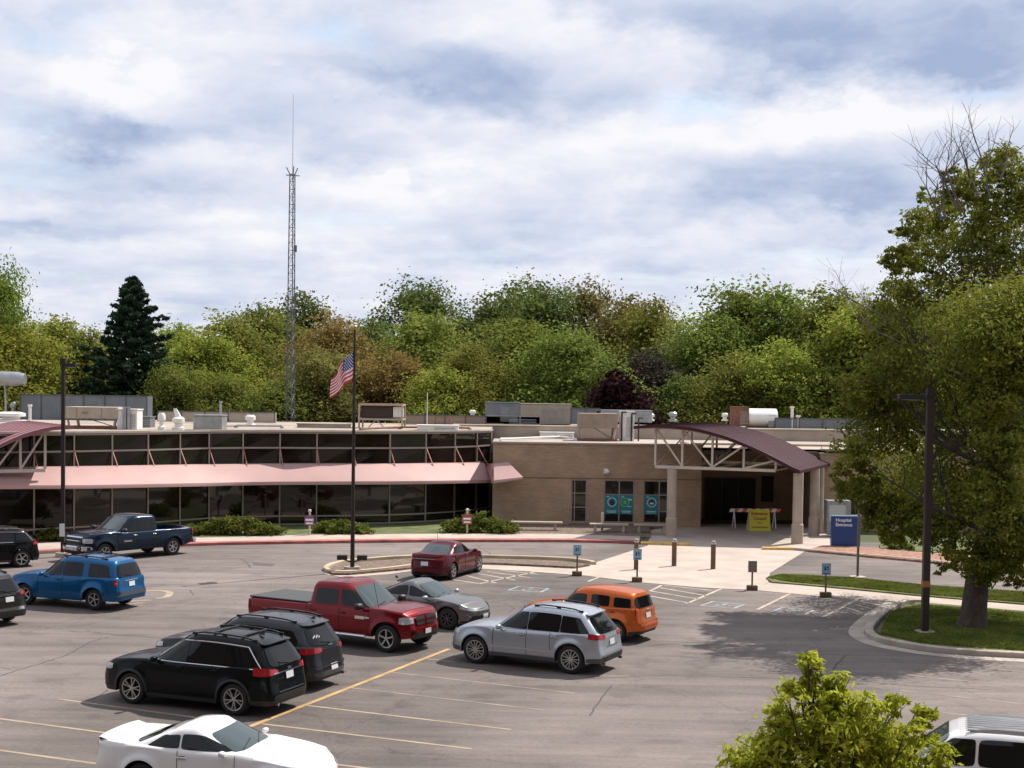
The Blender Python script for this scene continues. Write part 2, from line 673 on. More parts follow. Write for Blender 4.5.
BLACKM = mat('black_metal', (0.018, 0.017, 0.018), 0.45, 0.2)
BRONZE = mat('bronze_pole_paint', (0.030, 0.022, 0.018), 0.5, 0.3)
GALV = mat('galvanised_steel', (0.36, 0.38, 0.40), 0.4, 0.6, var=0.15, scale=3)
GREYBL = mat('blue_grey_panel', (0.16, 0.18, 0.20), 0.5, 0.3, var=0.12, scale=1.5)
BEIGEU = mat('beige_unit_paint', (0.40, 0.335, 0.27), 0.55, var=0.12, scale=2)
TANU = mat('tan_unit_paint', (0.27, 0.205, 0.155), 0.6, var=0.12, scale=2)
WHITEU = mat('white_paint', (0.74, 0.72, 0.69), 0.5, var=0.06, scale=2)
ROOFM = mat('roof_gravel', (0.34, 0.28, 0.225), 0.95, var=0.3, scale=0.5, bump=0.2)
ROOFW = mat('roof_membrane', (0.36, 0.30, 0.25), 0.8, var=0.2, scale=0.4)
RUST = mat('rusted_steel', (0.20, 0.09, 0.055), 0.8, var=0.4, scale=4)
BARK = mat('bark', (0.062, 0.046, 0.036), 0.95, var=0.35, scale=5, bump=0.8, bscale=9)
BARKG = mat('grey_bark', (0.13, 0.11, 0.095), 0.95, var=0.3, scale=5)
LINE = mat('worn_yellow_line', (0.32, 0.25, 0.165), 0.8, var=0.3, scale=1.2)
LINEF = mat('faded_line', (0.235, 0.19, 0.155), 0.85, var=0.3, scale=1.6)
LINEY = mat('bright_yellow_line', (0.42, 0.27, 0.11), 0.8, var=0.25, scale=1.5)
SEAL = mat('crack_seal', (0.055, 0.048, 0.046), 0.7)
SIGNW = mat('sign_white', (0.75, 0.76, 0.76), 0.4)
SIGNB = mat('sign_blue', (0.008, 0.050, 0.19), 0.35, coat=0.2)
SIGNPB = mat('pale_blue_sign', (0.30, 0.50, 0.60), 0.4)
SIGNY = mat('sign_yellow', (0.55, 0.55, 0.02), 0.5)
SIGNR = mat('sign_red_letter', (0.42, 0.05, 0.02), 0.5)
ORNG = mat('barrier_orange', (0.7, 0.12, 0.03), 0.5)
TEAL = mat('poster_teal', (0.015, 0.20, 0.24), 0.4)
TEALL = mat('poster_light', (0.45, 0.62, 0.62), 0.4)
GREENP = mat('poster_green', (0.16, 0.46, 0.14), 0.4)
NAVY = mat('poster_navy', (0.02, 0.03, 0.08), 0.4)
WOODP = mat('brown_post_paint', (0.13, 0.085, 0.05), 0.8, var=0.2, scale=4)
PURP = mat('purple_sign', (0.22, 0.10, 0.22), 0.5)

# ------------------------------------------------------------------ ground, roads, kerbs
def gp(pts, z=0.0):
    return [tuple(G(x, y, z).xy) for x, y in pts]


def sheet(name, pts, z, m, world=False):
    p = pts if world else gp(pts, z)
    mb = MB()
    n = len(p)
    ar = sum(p[i][0]*p[(i+1) % n][1]-p[(i+1) % n][0]*p[i][1] for i in range(n))
    if ar < 0:
        p = p[::-1]
    mb.add([(a, b, z) for a, b in p], [tuple(range(n))])
    return struct(mb.build(name, m))


def raised(name, pts, z1, m, z0=-0.05, world=False):
    p = pts if world else gp(pts, z1)
    mb = MB().prism(p, z0, z1)
    return struct(mb.build(name, m))


def kerb(name, pts, w, h, m, world=False):
    """kerb stone along a pixel polyline"""
    p = [Vector((*q, 0)) for q in (pts if world else gp(pts, 0))]
    mb = MB()
    ps = []
    for i, q in enumerate(p):
        a = p[max(0, i-1)]
        b = p[min(len(p)-1, i+1)]
        t = (b-a).normalized()
        nn = Vector((-t.y, t.x, 0))
        ps.append((q-nn*w/2, q+nn*w/2))
    rows = []
    for a, b in ps:
        rows.append([(a.x, a.y, -0.03), (a.x, a.y, h-.02), (a.x+(b.x-a.x)*.12, a.y+(b.y-a.y)*.12, h), (b.x-(b.x-a.x)*.12, b.y-(b.y-a.y)*.12, h), (b.x, b.y, h-.02), (b.x, b.y, -0.03)])
    mb.grid(rows)
    for e in (0, -1):
        r = rows[e]
        mb.add(r, [(0, 1, 2, 3, 4, 5)] if e else [(5, 4, 3, 2, 1, 0)])
    return struct(mb.build(name, m, fix=True))


def smooth_line(pts, k=4):
    out = []
    n = len(pts)
    for i in range(n-1):
        p0 = pts[max(0, i-1)]
        p1 = pts[i]
        p2 = pts[i+1]
        p3 = pts[min(n-1, i+2)]
        for j in range(k):
            t = j/k
            out.append(tuple(0.5*((2*p1[d])+(-p0[d]+p2[d])*t+(2*p0[d]-5*p1[d]+4*p2[d]-p3[d])*t*t+(-p0[d]+3*p1[d]-3*p2[d]+p3[d])*t**3) for d in (0, 1)))
    out.append(pts[-1])
    return out


def strip(name, pts, w, z, m):
    p = [Vector((*q, 0)) for q in gp(pts, z)]
    rows = []
    for i, q in enumerate(p):
        t = (p[min(len(p)-1, i+1)]-p[max(0, i-1)]).normalized()
        nn = Vector((-t.y, t.x, 0))
        rows.append([(q.x-nn.x*w/2, q.y-nn.y*w/2, z), (q.x+nn.x*w/2, q.y+nn.y*w/2, z)])
    return struct(MB().grid(rows).build(name, m))


def build_ground():
    far = mat('distant_ground', (0.07, 0.085, 0.03), 0.95, var=0.3, scale=0.05)
    mb = MB()
    mb.add([(-2500, -2500, -0.02), (2500, -2500, -0.02), (2500, 3500, -0.02), (-2500, 3500, -0.02)], [(0, 1, 2, 3)])
    struct(mb.build('ground', far))
    # the car park and the drives
    mb = MB()
    mb.add([(-75, -25, 0), (75, -25, 0), (75, 74, 0), (-75, 74, 0)], [(0, 1, 2, 3)])
    struct(mb.build('parking_lot', ASPH))

    # ---- pavement along the building
    red = smooth_line([(-60, 560), (0, 556.5), (60, 553), (130, 549), (200, 546), (270, 544.5), (340, 543.4), (420, 542.6), (500, 542.4), (570, 542.6), (640, 544.2)])
    back = [(640, 536.5), (560, 533.8), (480, 533.2), (400, 533.6), (300, 534.6), (200, 537.4), (120, 540.2), (40, 543), (-60, 546)]
    raised('pavement', [(x, y-2.6) for x, y in red]+back, 0.12, CONC)
    kerb('red_kerb', [(x, y-.8) for x, y in red], 0.62, 0.15, REDK)
    kerb('yellow_kerb', [(641, 544.2), (668, 545), (690, 545.6)], 0.5, 0.142, YELK)
    # planting bed and lawn between pavement and building
    raised('planting_bed', [(-60, 546), (40, 543), (120, 540.2), (200, 537.4), (200, 520), (-60, 522)], 0.10, MULCH, -0.04)
    raised('lawn', [(200, 537.4), (300, 534.6), (400, 533.6), (512, 533.3), (512, 515), (200, 515)], 0.13, GRASS, -0.04)
    raised('gravel_bed', [(512, 533.3), (560, 533.8), (650, 536.8), (650, 518), (512, 518)], 0.11, MULCH, -0.04)
    # ---- paved forecourt (concrete) from under the porch to the sign row
    A = [(480, 568.5), (530, 571.5), (585, 575.5), (637, 582), (700, 587.4), (755, 590), (830, 597.2), (890, 601), (908, 603), (1035, 613), (1035, 604), (918, 594.6),
         (850, 588), (768, 582.5), (764, 577), (770, 573), (803, 552.5), (808, 549), (830, 546), (830, 524), (690, 524), (650, 530), (648, 545.5), (640, 548.5), (592, 563.5), (560, 566.5), (500, 564.5), (440, 561), (396, 570), (330, 577), (380, 577.8), (440, 571)]
    # split in three simple pieces, one level
    sheet('forecourt', [(480, 568.5), (530, 571.5), (585, 575.5), (637, 582), (700, 587.4), (755, 590), (768, 582.5), (770, 573), (803, 552.5), (808, 549), (830, 546), (830, 524), (690, 524), (650, 530), (648, 545.5), (592, 563.5), (560, 566.5), (500, 563.5), (455, 561)], 0.012, CONC)
    sheet('pavement', [(755.2, 590), (830, 597.2), (890, 601), (1040, 614), (1040, 605), (918, 595), (850, 588.5), (768.3, 582.5)], 0.012, CONC)
    sheet('pavement', [(324, 574), (345, 577.5), (390, 574), (440, 567), (480, 568.4), (455, 561.5), (400, 570), (350, 573.5), (330, 571)], 0.010, CONC)
    # ---- flagpole island
    isl = [(327, 570.5), (333, 566), (352, 562.6), (395, 559), (440, 557.6), (500, 558.6), (560, 560.6), (590, 564), (575, 566.6), (500, 563), (455, 562), (400, 568.5), (350, 573), (333, 573)]
    raised('island_bed', isl, 0.10, MULCH)
    loop = smooth_line([(455, 561.5), (425, 565.5), (392, 570), (352, 573.6), (334, 573.4), (326, 570.6), (330, 567), (345, 563.2), (370, 560.6), (400, 558.6), (440, 557.3), (500, 558.2), (560, 560.2), (588, 563.2), (594, 565)], 4)
    kerb('island_kerb', loop, 0.22, 0.15, mat('island_kerb_paint', (0.46, 0.36, 0.24), 0.85, var=0.2, scale=0.8))
    strip('red_paint_line', [(400, 557.4), (440, 556.2), (500, 557.0), (560, 559.0), (588, 562)], 0.12, 0.006, REDK)
    # ---- right drive: kerb, bed, pavement beyond
    k2 = smooth_line([(762, 549.8), (790, 550.2), (806, 551.4), (860, 556.2), (930, 562.6), (1000, 569.3), (1060, 575)])
    kerb('drive_kerb', k2[4:], 0.2, 0.14, KERBM)
    kerb('yellow_kerb', k2[:5]+[k2[5]], 0.22, 0.145, YELK)
    raised('bark_bed', [(808, 550), (860, 554.8), (930, 561.2), (1000, 568), (1060, 574), (1060, 560), (945, 553), (880, 548), (822, 545)], 0.10, MULCHR)
    raised('lawn', [(880, 548), (945, 553), (1060, 560), (1060, 540), (900, 540), (880, 543)], 0.13, GRASS)
    # grass strip between drive and pavement
    gs = [(766, 577.5), (773, 573.8), (800, 573.4), (850, 577), (928, 584.6), (1040, 592.5), (1040, 605), (918, 595), (850, 588.5), (800, 584), (772, 581.8)]
    raised('grass_strip', gs, 0.06, GRASS)
    # tree island
    ti = smooth_line([(1060, 614), (980, 607), (925, 602.6), (912, 603.4), (898, 610), (884, 621), (878, 629.5), (882, 635), (893, 638.8), (930, 645), (980, 649.6), (1060, 653.8)], 4)
    raised('tree_island', ti, 0.14, GRASS)
    kk = smooth_line([(925, 603.4), (906, 603.6), (892, 609.5), (877, 621), (869, 630.5), (873, 638.5), (889, 643.6), (930, 650.6), (980, 655), (1070, 659.5)], 4)
    kerb('island_kerb', kk, 0.28, 0.16, KERBM)
    gut = smooth_line([(893, 602.5), (872, 615), (857, 629), (860, 637), (880, 645.5), (925, 653.2), (975, 657.8), (1065, 662.5)], 4)
    strip('gutter', gut, 0.5, 0.008, KERBM)

    # ---- painted lines
    Z = 0.004
    strip('parking_line', [(206, 743.5), (330, 695.2), (449, 648.8)], 0.15, 0.009, LINEY)
    for a, b in [((58, 698.8), (244, 724)), ((262, 723.7), (472, 748.8)), ((304, 705), (511, 729.5)), ((349, 687.5), (545, 710.2)), ((390, 672), (575, 693.2)),
                 ((426, 658.6), (456, 662.2)),
                 ((-20, 716), (115, 734)), ((-20, 747.4), (200, 778)), ((325, 763), (430, 776))]:
        strip('parking_line', [a, b], 0.10, Z, LINE if b[1] > 715 else LINEF)
    for a, b in [((918, 661.6), (1040, 673.2)), ((912, 675.6), (1040, 688.4)), ((900, 690.4), (1040, 705.8)), ((935, 711.5), (1040, 723.5)), ((925, 730), (1040, 744))]:
        strip('parking_line', [a, b], 0.10, Z, LINEF)
    # hatched access aisles and accessible stalls
    hat = mat('hatch_paint', (0.40, 0.34, 0.27), 0.85, var=0.3, scale=2)
    for a, b in [((480, 583.5), (540, 570.8)), ((455, 578), (468, 575)), ((468, 576), (496, 583)), ((478, 573.5), (515, 580)), ((487, 571.5), (530, 577.6)), ((500, 570.2), (538, 574.2)), ((446, 578.5), (482, 584)),
                 ((588, 581.5), (601, 576.3)),
                 ((650, 591), (662, 585)), ((662, 585), (712, 590.4)), ((687, 603.4), (722, 588.4)), ((650, 596), (690, 603)), ((651, 591), (698, 599)), ((660, 587.6), (706, 595.6)),
                 ((757, 609.6), (790, 593.6)), ((824, 616.6), (857, 599.4)), ((846, 607.5), (862, 612.4)), ((855, 604.5), (876, 610)), ((861, 601.6), (884, 606))]:
        strip('stall_marking', [a, b], 0.13, 0.006, hat)
    blue = mat('faded_blue_paint', (0.27, 0.30, 0.33), 0.85, var=0.3, scale=3)
    for q in [[(507, 590.2), (542, 592.2), (550, 588.6), (517, 586.4)], [(699, 605.5), (735, 608.5), (746, 604.3), (712, 601.2)], [(770, 611.8), (806, 614.8), (815, 610.3), (781, 607.3)]]:
        P = [G(*c, 0.005) for c in q]
        c0 = sum(P, Vector())/4
        mb = MB()
        for i in range(4):
            a, b = P[i], P[(i+1) % 4]
            mb.add([a, b, b.lerp(c0, .16), a.lerp(c0, .16)], [(0, 1, 2, 3)])
        # wheelchair mark
        ex = (P[1]-P[0])
        ey = (P[3]-P[0])
        def W(u, v):
            return P[0]+ex*u+ey*v+Vector((0, 0, 0.001))
        ring = [(W(.5+.17*math.cos(t), .38+.2*math.sin(t)), W(.5+.12*math.cos(t), .38+.14*math.sin(t))) for t in [k*math.pi/8 for k in range(-10, 5)]]
        mb.grid([[a, b] for a, b in ring])
        mb.add([W(.46, .45), W(.53, .45), W(.53, .72), W(.46, .72)], [(0, 1, 2, 3)])
        mb.add([W(.45, .76), W(.54, .76), W(.54, .86), W(.45, .86)], [(0, 1, 2, 3)])
        mb.add([W(.53, .5), W(.68, .3), W(.72, .34), W(.56, .55)], [(0, 1, 2, 3)])
        o = mb.build('stall_marking', blue)
        struct(o)
    # worn arrow by the blue SUV
    ar = smooth_line([(140, 591), (160, 590.4), (170, 592.6), (166, 596.8), (156, 598.4)], 4)
    strip('arrow_marking', ar, 0.26, 0.005, LINE)
    strip('arrow_marking', [(124, 601.5), (152, 600)], 0.35, 0.005, LINEF)
    strip('arrow_marking', [(128, 604.2), (145, 602.2)], 0.3, 0.005, LINEF)
    # sealed cracks
    rnd = random.Random(3)
    for pts in [[(0, 676), (28, 667), (55, 659), (76, 650), (92, 641), (108, 637)], [(0, 668), (20, 668)], [(68, 631), (100, 633), (160, 638), (240, 642)], [(92, 700), (108, 690)],
                [(130, 575), (170, 569), (210, 571), (256, 565)], [(240, 558), (248, 564), (250, 568)], [(190, 590), (193, 595)],
                [(503, 603), (514, 608), (508, 612)], [(817, 693), (836, 666), (846, 655)], [(590, 716), (600, 700), (612, 685)], [(860, 681), (920, 686), (990, 690)],
                [(470, 604), (500, 601), (520, 594)], [(330, 620), (300, 606), (250, 600)], [(560, 680), (660, 676), (780, 678), (860, 684)], [(475, 545), (488, 552), (492, 556)]]:
        q = smooth_line(pts, 6)
        q = [(x+rnd.uniform(-.8, .8), y+rnd.uniform(-.5, .5)) for x, y in q]
        strip('asphalt_crack', q, 0.045, 0.003, SEAL)
    # darker patch repairs
    pm = mat('asphalt_patch', (0.085, 0.077, 0.075), 0.9, var=0.25, scale=1.5)
    for q in [[(252, 562), (276, 564), (272, 566.4), (254, 565)]]:
        sheet('asphalt_patch', q, 0.003, pm)


build_ground()


# ------------------------------------------------------------------ buildings
def brace(mb, a, b, w):
    mb.bar(a, b, w)


def dyh(px):
    return 394.1+0.014*(px-512)


def glass_wing():
    t = thing('hospital_wing', 'long low glass fronted wing with pink metal awning and curved dark windows', 'building', (0, 0, 0))
    cols = [(-46, 48.2), (-6, 47.6), (34, 46.9), (74, 46.0), (112, 45.1), (148, 44.2), (180, 43.2), (209, 42.3), (243, 41.7), (280, 41.3), (317, 41.1), (353, 40.8), (390, 40.4), (426, 39.8), (455, 39.0), (477, 38.2), (491, 37.3)]
    P = []
    for px, h in cols:
        Y = F*2.3/h
        X = (px-CX)/F*Y
        # undo roll/pitch offsets exactly with a ray at the roof edge
        p = at(px, dyh(px)+h, Y)
        P.append(Vector((p.x, Y, 0)))
    ZB, Z1, Z2, Z3, Z4, ZT = 0.12, 0.62, 3.05, 3.45, 4.43, 5.3
    nrm = []
    for i in range(len(P)):
        a = P[max(0, i-1)]
        b = P[min(len(P)-1, i+1)]
        d = (b-a).normalized()
        nrm.append(Vector((d.y, -d.x, 0)))
    for _ in range(3):
        nrm = [(nrm[max(0, k-1)]+nrm[k]*1.2+nrm[min(len(nrm)-1, k+1)]).normalized() for k in range(len(nrm))]
    # wall slab behind the glass, glass panes, frame
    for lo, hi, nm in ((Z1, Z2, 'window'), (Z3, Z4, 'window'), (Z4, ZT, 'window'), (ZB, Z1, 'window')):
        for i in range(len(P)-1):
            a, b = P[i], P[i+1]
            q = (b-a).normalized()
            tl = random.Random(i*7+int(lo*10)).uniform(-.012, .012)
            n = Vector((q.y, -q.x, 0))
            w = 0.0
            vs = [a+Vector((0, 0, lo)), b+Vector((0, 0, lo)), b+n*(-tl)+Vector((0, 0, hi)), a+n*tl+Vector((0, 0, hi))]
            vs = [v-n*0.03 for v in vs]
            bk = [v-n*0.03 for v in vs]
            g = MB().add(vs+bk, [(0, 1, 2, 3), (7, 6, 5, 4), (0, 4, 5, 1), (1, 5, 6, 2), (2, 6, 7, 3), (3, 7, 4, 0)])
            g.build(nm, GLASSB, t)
    fr = MB()
    for i in range(len(P)):
        p = P[i]
        fr.bar(p+Vector((0, 0, ZB)), p+Vector((0, 0, ZT)), 0.075, 0.10, up=nrm[i])
    for z, h in ((ZB+.03, .1), (Z1, .08), (Z4, .09), (Z3, .08), (ZT-.02, .10)):
        for i in range(len(P)-1):
            a, b = P[i]+nrm[i]*0.012, P[i+1]+nrm[i+1]*0.012
            fr.bar(a+Vector((0, 0, z)), b+Vector((0, 0, z)), 0.07, h)
    fr.build('window_frame', FRAME, t)
    # parapet cap
    cp = MB()
    for i in range(len(P)-1):
        cp.bar(P[i]+nrm[i]*.03+Vector((0, 0, ZT+.09)), P[i+1]+nrm[i+1]*.03+Vector((0, 0, ZT+.09)), 0.24, 0.10)
    cp.build('parapet_cap', CREAM, t)
    # body of the wing and its flat roof
    poly = [(p.x-n.x*.12, p.y-n.y*.12) for p, n in zip(P, nrm)]
    poly2 = poly+[(P[-1].x+.02, 103), (P[0].x-14, 103), (P[0].x-14, P[0].y-2)]
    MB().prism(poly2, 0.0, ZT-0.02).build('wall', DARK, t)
    mb = MB().prism(poly2, ZT-0.018, ZT+0.03)
    mb.build('roof', ROOFM, t)
    # awning
    aw = MB()
    out = []
    offs = [(0.0, 3.42), (0.55, 3.44), (0.70, 3.40), (1.95, 2.58), (1.97, 2.48)]
    rows = []
    for i in range(len(P)):
        px = cols[i][0]
        yr = float(np.interp(px, [-46, 75, 256, 400, 491], [468.6, 467.4, 464.4, 464.4, 463.2]))
        yl = float(np.interp(px, [-46, 75, 130, 256, 400, 491], [487.2, 486.8, 485.6, 483.2, 482.6, 480.8]))
        r1, r2 = P[i]+nrm[i]*.65, P[i]+nrm[i]*1.75
        z1 = HC-(yr-dyh(CX+r1.x/r1.y*F))*r1.y/F
        z2 = HC-(yl-dyh(CX+r2.x/r2.y*F))*r2.y/F
        offs_i = [(0.0, z1+.03), (.5, z1+.03), (.65, z1), (1.75, z2+.08), (1.77, z2)]
        rows.append([P[i]+nrm[i]*o+Vector((0, 0, z)) for o, z in offs_i])
    rows[-1] = [at(491, 464, 84), at(491, 463.6, 83), at(491, 463.6, 82.4), at(491, 480.2, 80.4), at(491, 481.4, 80.35)]
    # the end sweeps past the corner, in front of the brick block
    e0, e1, e2 = at(499, 465, 82.0), at(508, 461.9, 80.9), at(523, 477, 79.2)
    rows.append([e0, e1.lerp(e0, .3), e1, e2, e2-Vector((0, 0, .1))])
    rows.insert(-1, [at(493.6, 464, 81.0), at(493.6, 463.4, 80.9), at(493.8, 464.2, 80.7), at(494, 480.3, 79.3), at(494, 481.6, 79.25)])
    und = [[v-Vector((0, 0, 0.10)) for v in r] for r in rows]
    sub = []
    for ra, rb in zip(rows[:-1], rows[1:]):
        sub.append(ra)
    aw.grid(rows)
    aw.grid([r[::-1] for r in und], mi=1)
    for r, u in zip(rows[:-1], rows[1:]):
        a, b = r[-1], u[-1]
        aw.add([a, b, b-Vector((0, 0, .10)), a-Vector((0, 0, .10))], [(0, 1, 2, 3)])
    aw.add(rows[-1]+und[-1], [(k, k+1, len(offs)+k+1, len(offs)+k) for k in range(len(offs)-1)])
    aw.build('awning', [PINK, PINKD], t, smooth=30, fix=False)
    for i in range(len(P)-1):
        rod = MB()
        a = P[i]+nrm[i]*.05+Vector((0, 0, Z4))
        b = P[i]+nrm[i]*.78+Vector((0, 0, 3.40))
        rod.cyl(a, b, 0.03, n=6)
        rod.build('awning_rod', REDROD, t)
    return t


glass_wing()

# the brick block (local frame = world)
YB = F*2.75/47.4
ZTB = 4.74


def brick_block():
    t = thing('brick_hospital_block', 'tan brick single storey block with three tall windows beside the glass wing', 'building', (0, 0, 0))
    x0 = at(492.5, 500, YB).x
    x1 = at(701, 500, YB).x
    # wall with window openings: build from piers
    wins = []
    for a, b, yt, yb in ((571.5, 587, 479, 521), (604.5, 634.5, 480, 522.5), (644, 669, 481, 524)):
        wins.append((at(a, yt, YB).x, at(b, yt, YB).x, at(a, yb, YB).z, at(a, yt, YB).z))
    zb = min(w[2] for w in wins)
    zt = sum(w[3] for w in wins)/3
    zb = sum(w[2] for w in wins)/3
    w = MB()
    D = 0.35
    xs = [x0]
    for a, b, _, _ in wins:
        xs += [a, b]
    xs.append(x1)
    for i in range(0, len(xs), 2):
        w.box(((xs[i]+xs[i+1])/2, YB+D/2, (zb+zt)/2), (xs[i+1]-xs[i], D, zt-zb))
    w.box(((x0+x1)/2, YB+D/2, zb/2-.1), (x1-x0, D, zb+.2-.0))
    w.box(((x0+x1)/2, YB+D/2, (zt+ZTB)/2), (x1-x0, D, ZTB-zt))
    # return at the left running back to the glass wing, and side of the porch recess
    w.box((x0+.15, YB+D+2.6, ZTB/2), (.3, 5.2, ZTB))
    w.box((x1-.15, YB+D+4, ZTB/2), (.3, 8, ZTB))
    w.build('wall', BRICK, t)
    # darker band course at window-head level
    bd = MB()
    bd.box(((x0+x1)/2, YB-.006, zt+.08), (x1-x0-.02, .012, .06))
    bd.build('band_course', mat('dark_brick_band', (0.17, 0.12, 0.085), 0.9), t)
    cp = MB().box(((x0+x1)/2, YB+.13, ZTB+.05), (x1-x0+.1, .42, .10))
    cp.box((x0+.15, YB+D+2.6, ZTB+.05), (.36, 5.0, .10))
    cp.build('parapet_cap', mat('parapet_cap_metal', (0.36, 0.31, 0.26), 0.5, .2), t)
    # interior behind the windows
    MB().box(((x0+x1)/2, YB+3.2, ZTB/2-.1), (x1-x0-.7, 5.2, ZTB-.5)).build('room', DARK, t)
    # roof
    ro = MB()
    ro.add([(x0+.3, YB+.35, ZTB-.12), (x1+34, YB+.35, ZTB-.12), (x1+34, 97, ZTB-.12), (x0+.3, 97, ZTB-.12)], [(0, 1, 2, 3)])
    ro.build('roof', ROOFW, t)
    # rear part of the block stands a step higher
    MB().box(((x0+x1)/2+14, 100.5, 2.7), (x1-x0+34, 8, 5.36)).build('rear_wall', mat('pale_roof_wall', (.34, .28, .225), .8, var=.2, scale=.6), t)
    MB().box(((x0+x1)/2+14, 100.5, 5.42), (x1-x0+34.1, 8.1, .07)).build('rear_roof', ROOFM, t)
    # windows
    for k, (a, b, z0, z1) in enumerate(wins):
        f = MB()
        z0, z1 = zb, zt
        yy = YB+.10
        f.box(((a+b)/2, yy, z0+.03), (b-a, .08, .06))
        f.box(((a+b)/2, yy, z1-.03), (b-a, .08, .06))
        f.box((a+.03, yy, (z0+z1)/2), (.06, .078, z1-z0))
        f.box((b-.03, yy, (z0+z1)/2), (.06, .078, z1-z0))
        h = z1-z0
        for fr_ in ((.35, .68) if k == 0 else (.27, .66)):
            if k == 1 and fr_ == .27:
                pass
            f.box(((a+b)/2, yy, z0+h*fr_), (b-a-.1, .07, .05))
        if k == 0:
            f.box((a+(b-a)*.22, yy, (z0+z1)/2), (.05, .066, h-.1))
        else:
            c = a+(b-a)*(.5 if k == 1 else .62)
            f.box((c, yy, (z0+z1)/2), (.07, .066, h-.1))
        o = f.build('window', FRAME, t)
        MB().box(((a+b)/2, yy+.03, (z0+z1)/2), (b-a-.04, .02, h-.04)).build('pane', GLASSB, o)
        MB().box(((a+b)/2, YB-.03, z0-.04), (b-a+.1, .12, .06)).build('window_sill', FRAME, o)
    return t, wins, zb, zt


BT, WINS, WZB, WZT = brick_block()


def posters():
    h = WZT-WZB
    z0 = WZB+h*.20
    z1 = WZB+h*.655
    y = YB+.055
    defs = []
    a, b = WINS[1][0], WINS[1][1]
    c = (a+b)/2
    defs.append((a+.07, c-.05, 'hand'))
    defs.append((c+.05, b-.07, 'ring'))
    a, b = WINS[2][0], WINS[2][1]
    defs.append((a+.07, a+(b-a)*.62-.05, 'face'))
    labs = {'hand': 'teal poster with a dark hand in a white ring in the middle window', 'ring': 'teal poster with a green ring next to the hand poster', 'face': 'teal poster with a masked face in a ring by the porch column'}
    for x0, x1, k in defs:
        t = thing('poster', labs[k], 'poster', ((x0+x1)/2, y, z0), 0, 'health posters in the brick block windows')
        w = x1-x0
        H = z1-z0
        MB().box((0, 0, H/2), (w, .012, H)).build('sheet', TEAL, t)
        p = MB()
        cz = H*.62
        r0 = w*.36
        cm = GREENP if k == 'ring' else TEALL
        MB().box((-w*.30, -.009, H*.9), (w*.2, .004, H*.05)).build('printed_text', TEALL, t)
        cx = -w*.12 if k == 'ring' else w*.02
        ring = [[(cx+math.cos(a)*r, -.010, cz+math.sin(a)*r) for r in (r0, r0*.80)] for a in [i*math.pi/12 for i in range(25)]]
        p.grid(ring)
        p.build('ring', cm, t)
        q = MB()
        if k == 'hand':
            q.lathe([(0.001, -.012), (w*.17, -.012), (w*.17, -.008)], (cx, 0, cz-w*.12), 14, 'Y')
            for i, (dx, L_, an) in enumerate(((-.13, .20, .35), (-.06, .27, .12), (.01, .29, 0), (.08, .26, -.12), (.17, .17, -.6))):
                b0 = Vector((cx+w*dx, -.013, cz-w*.10))
                q.bar(b0, b0+Vector((-math.sin(an)*w*L_, 0, math.cos(an)*w*L_*1.25)), w*.07, .006, up=(0, 1, 0))
            q.build('hand_drawing', NAVY, t)
        elif k == 'face':
            q.lathe([(0.001, -.011), (w*.2, -.011), (w*.2, -.008)], (cx, 0, cz), 16, 'Y')
            q.build('face_drawing', NAVY, t)
            MB().box((cx, -.014, cz-w*.07), (w*.26, .004, w*.12)).build('mask_drawing', SIGNW, t)
        else:
            q.lathe([(0.001, -.011), (w*.14, -.011), (w*.14, -.008)], (cx, 0, cz), 14, 'Y')
            q.build('centre_dot', GREENP, t)
            MB().box((w*.27, -.009, cz+w*.2), (w*.3, .004, w*.12)).box((w*.25, -.009, cz-w*.33), (w*.3, .004, w*.07)).build('printed_text', TEALL, t)
        MB().box((0, -.009, H*.155), (w*.72, .004, H*.05)).box((0, -.009, H*.08), (w*.6, .004, H*.03)).build('printed_text', TEALL, t)


posters()


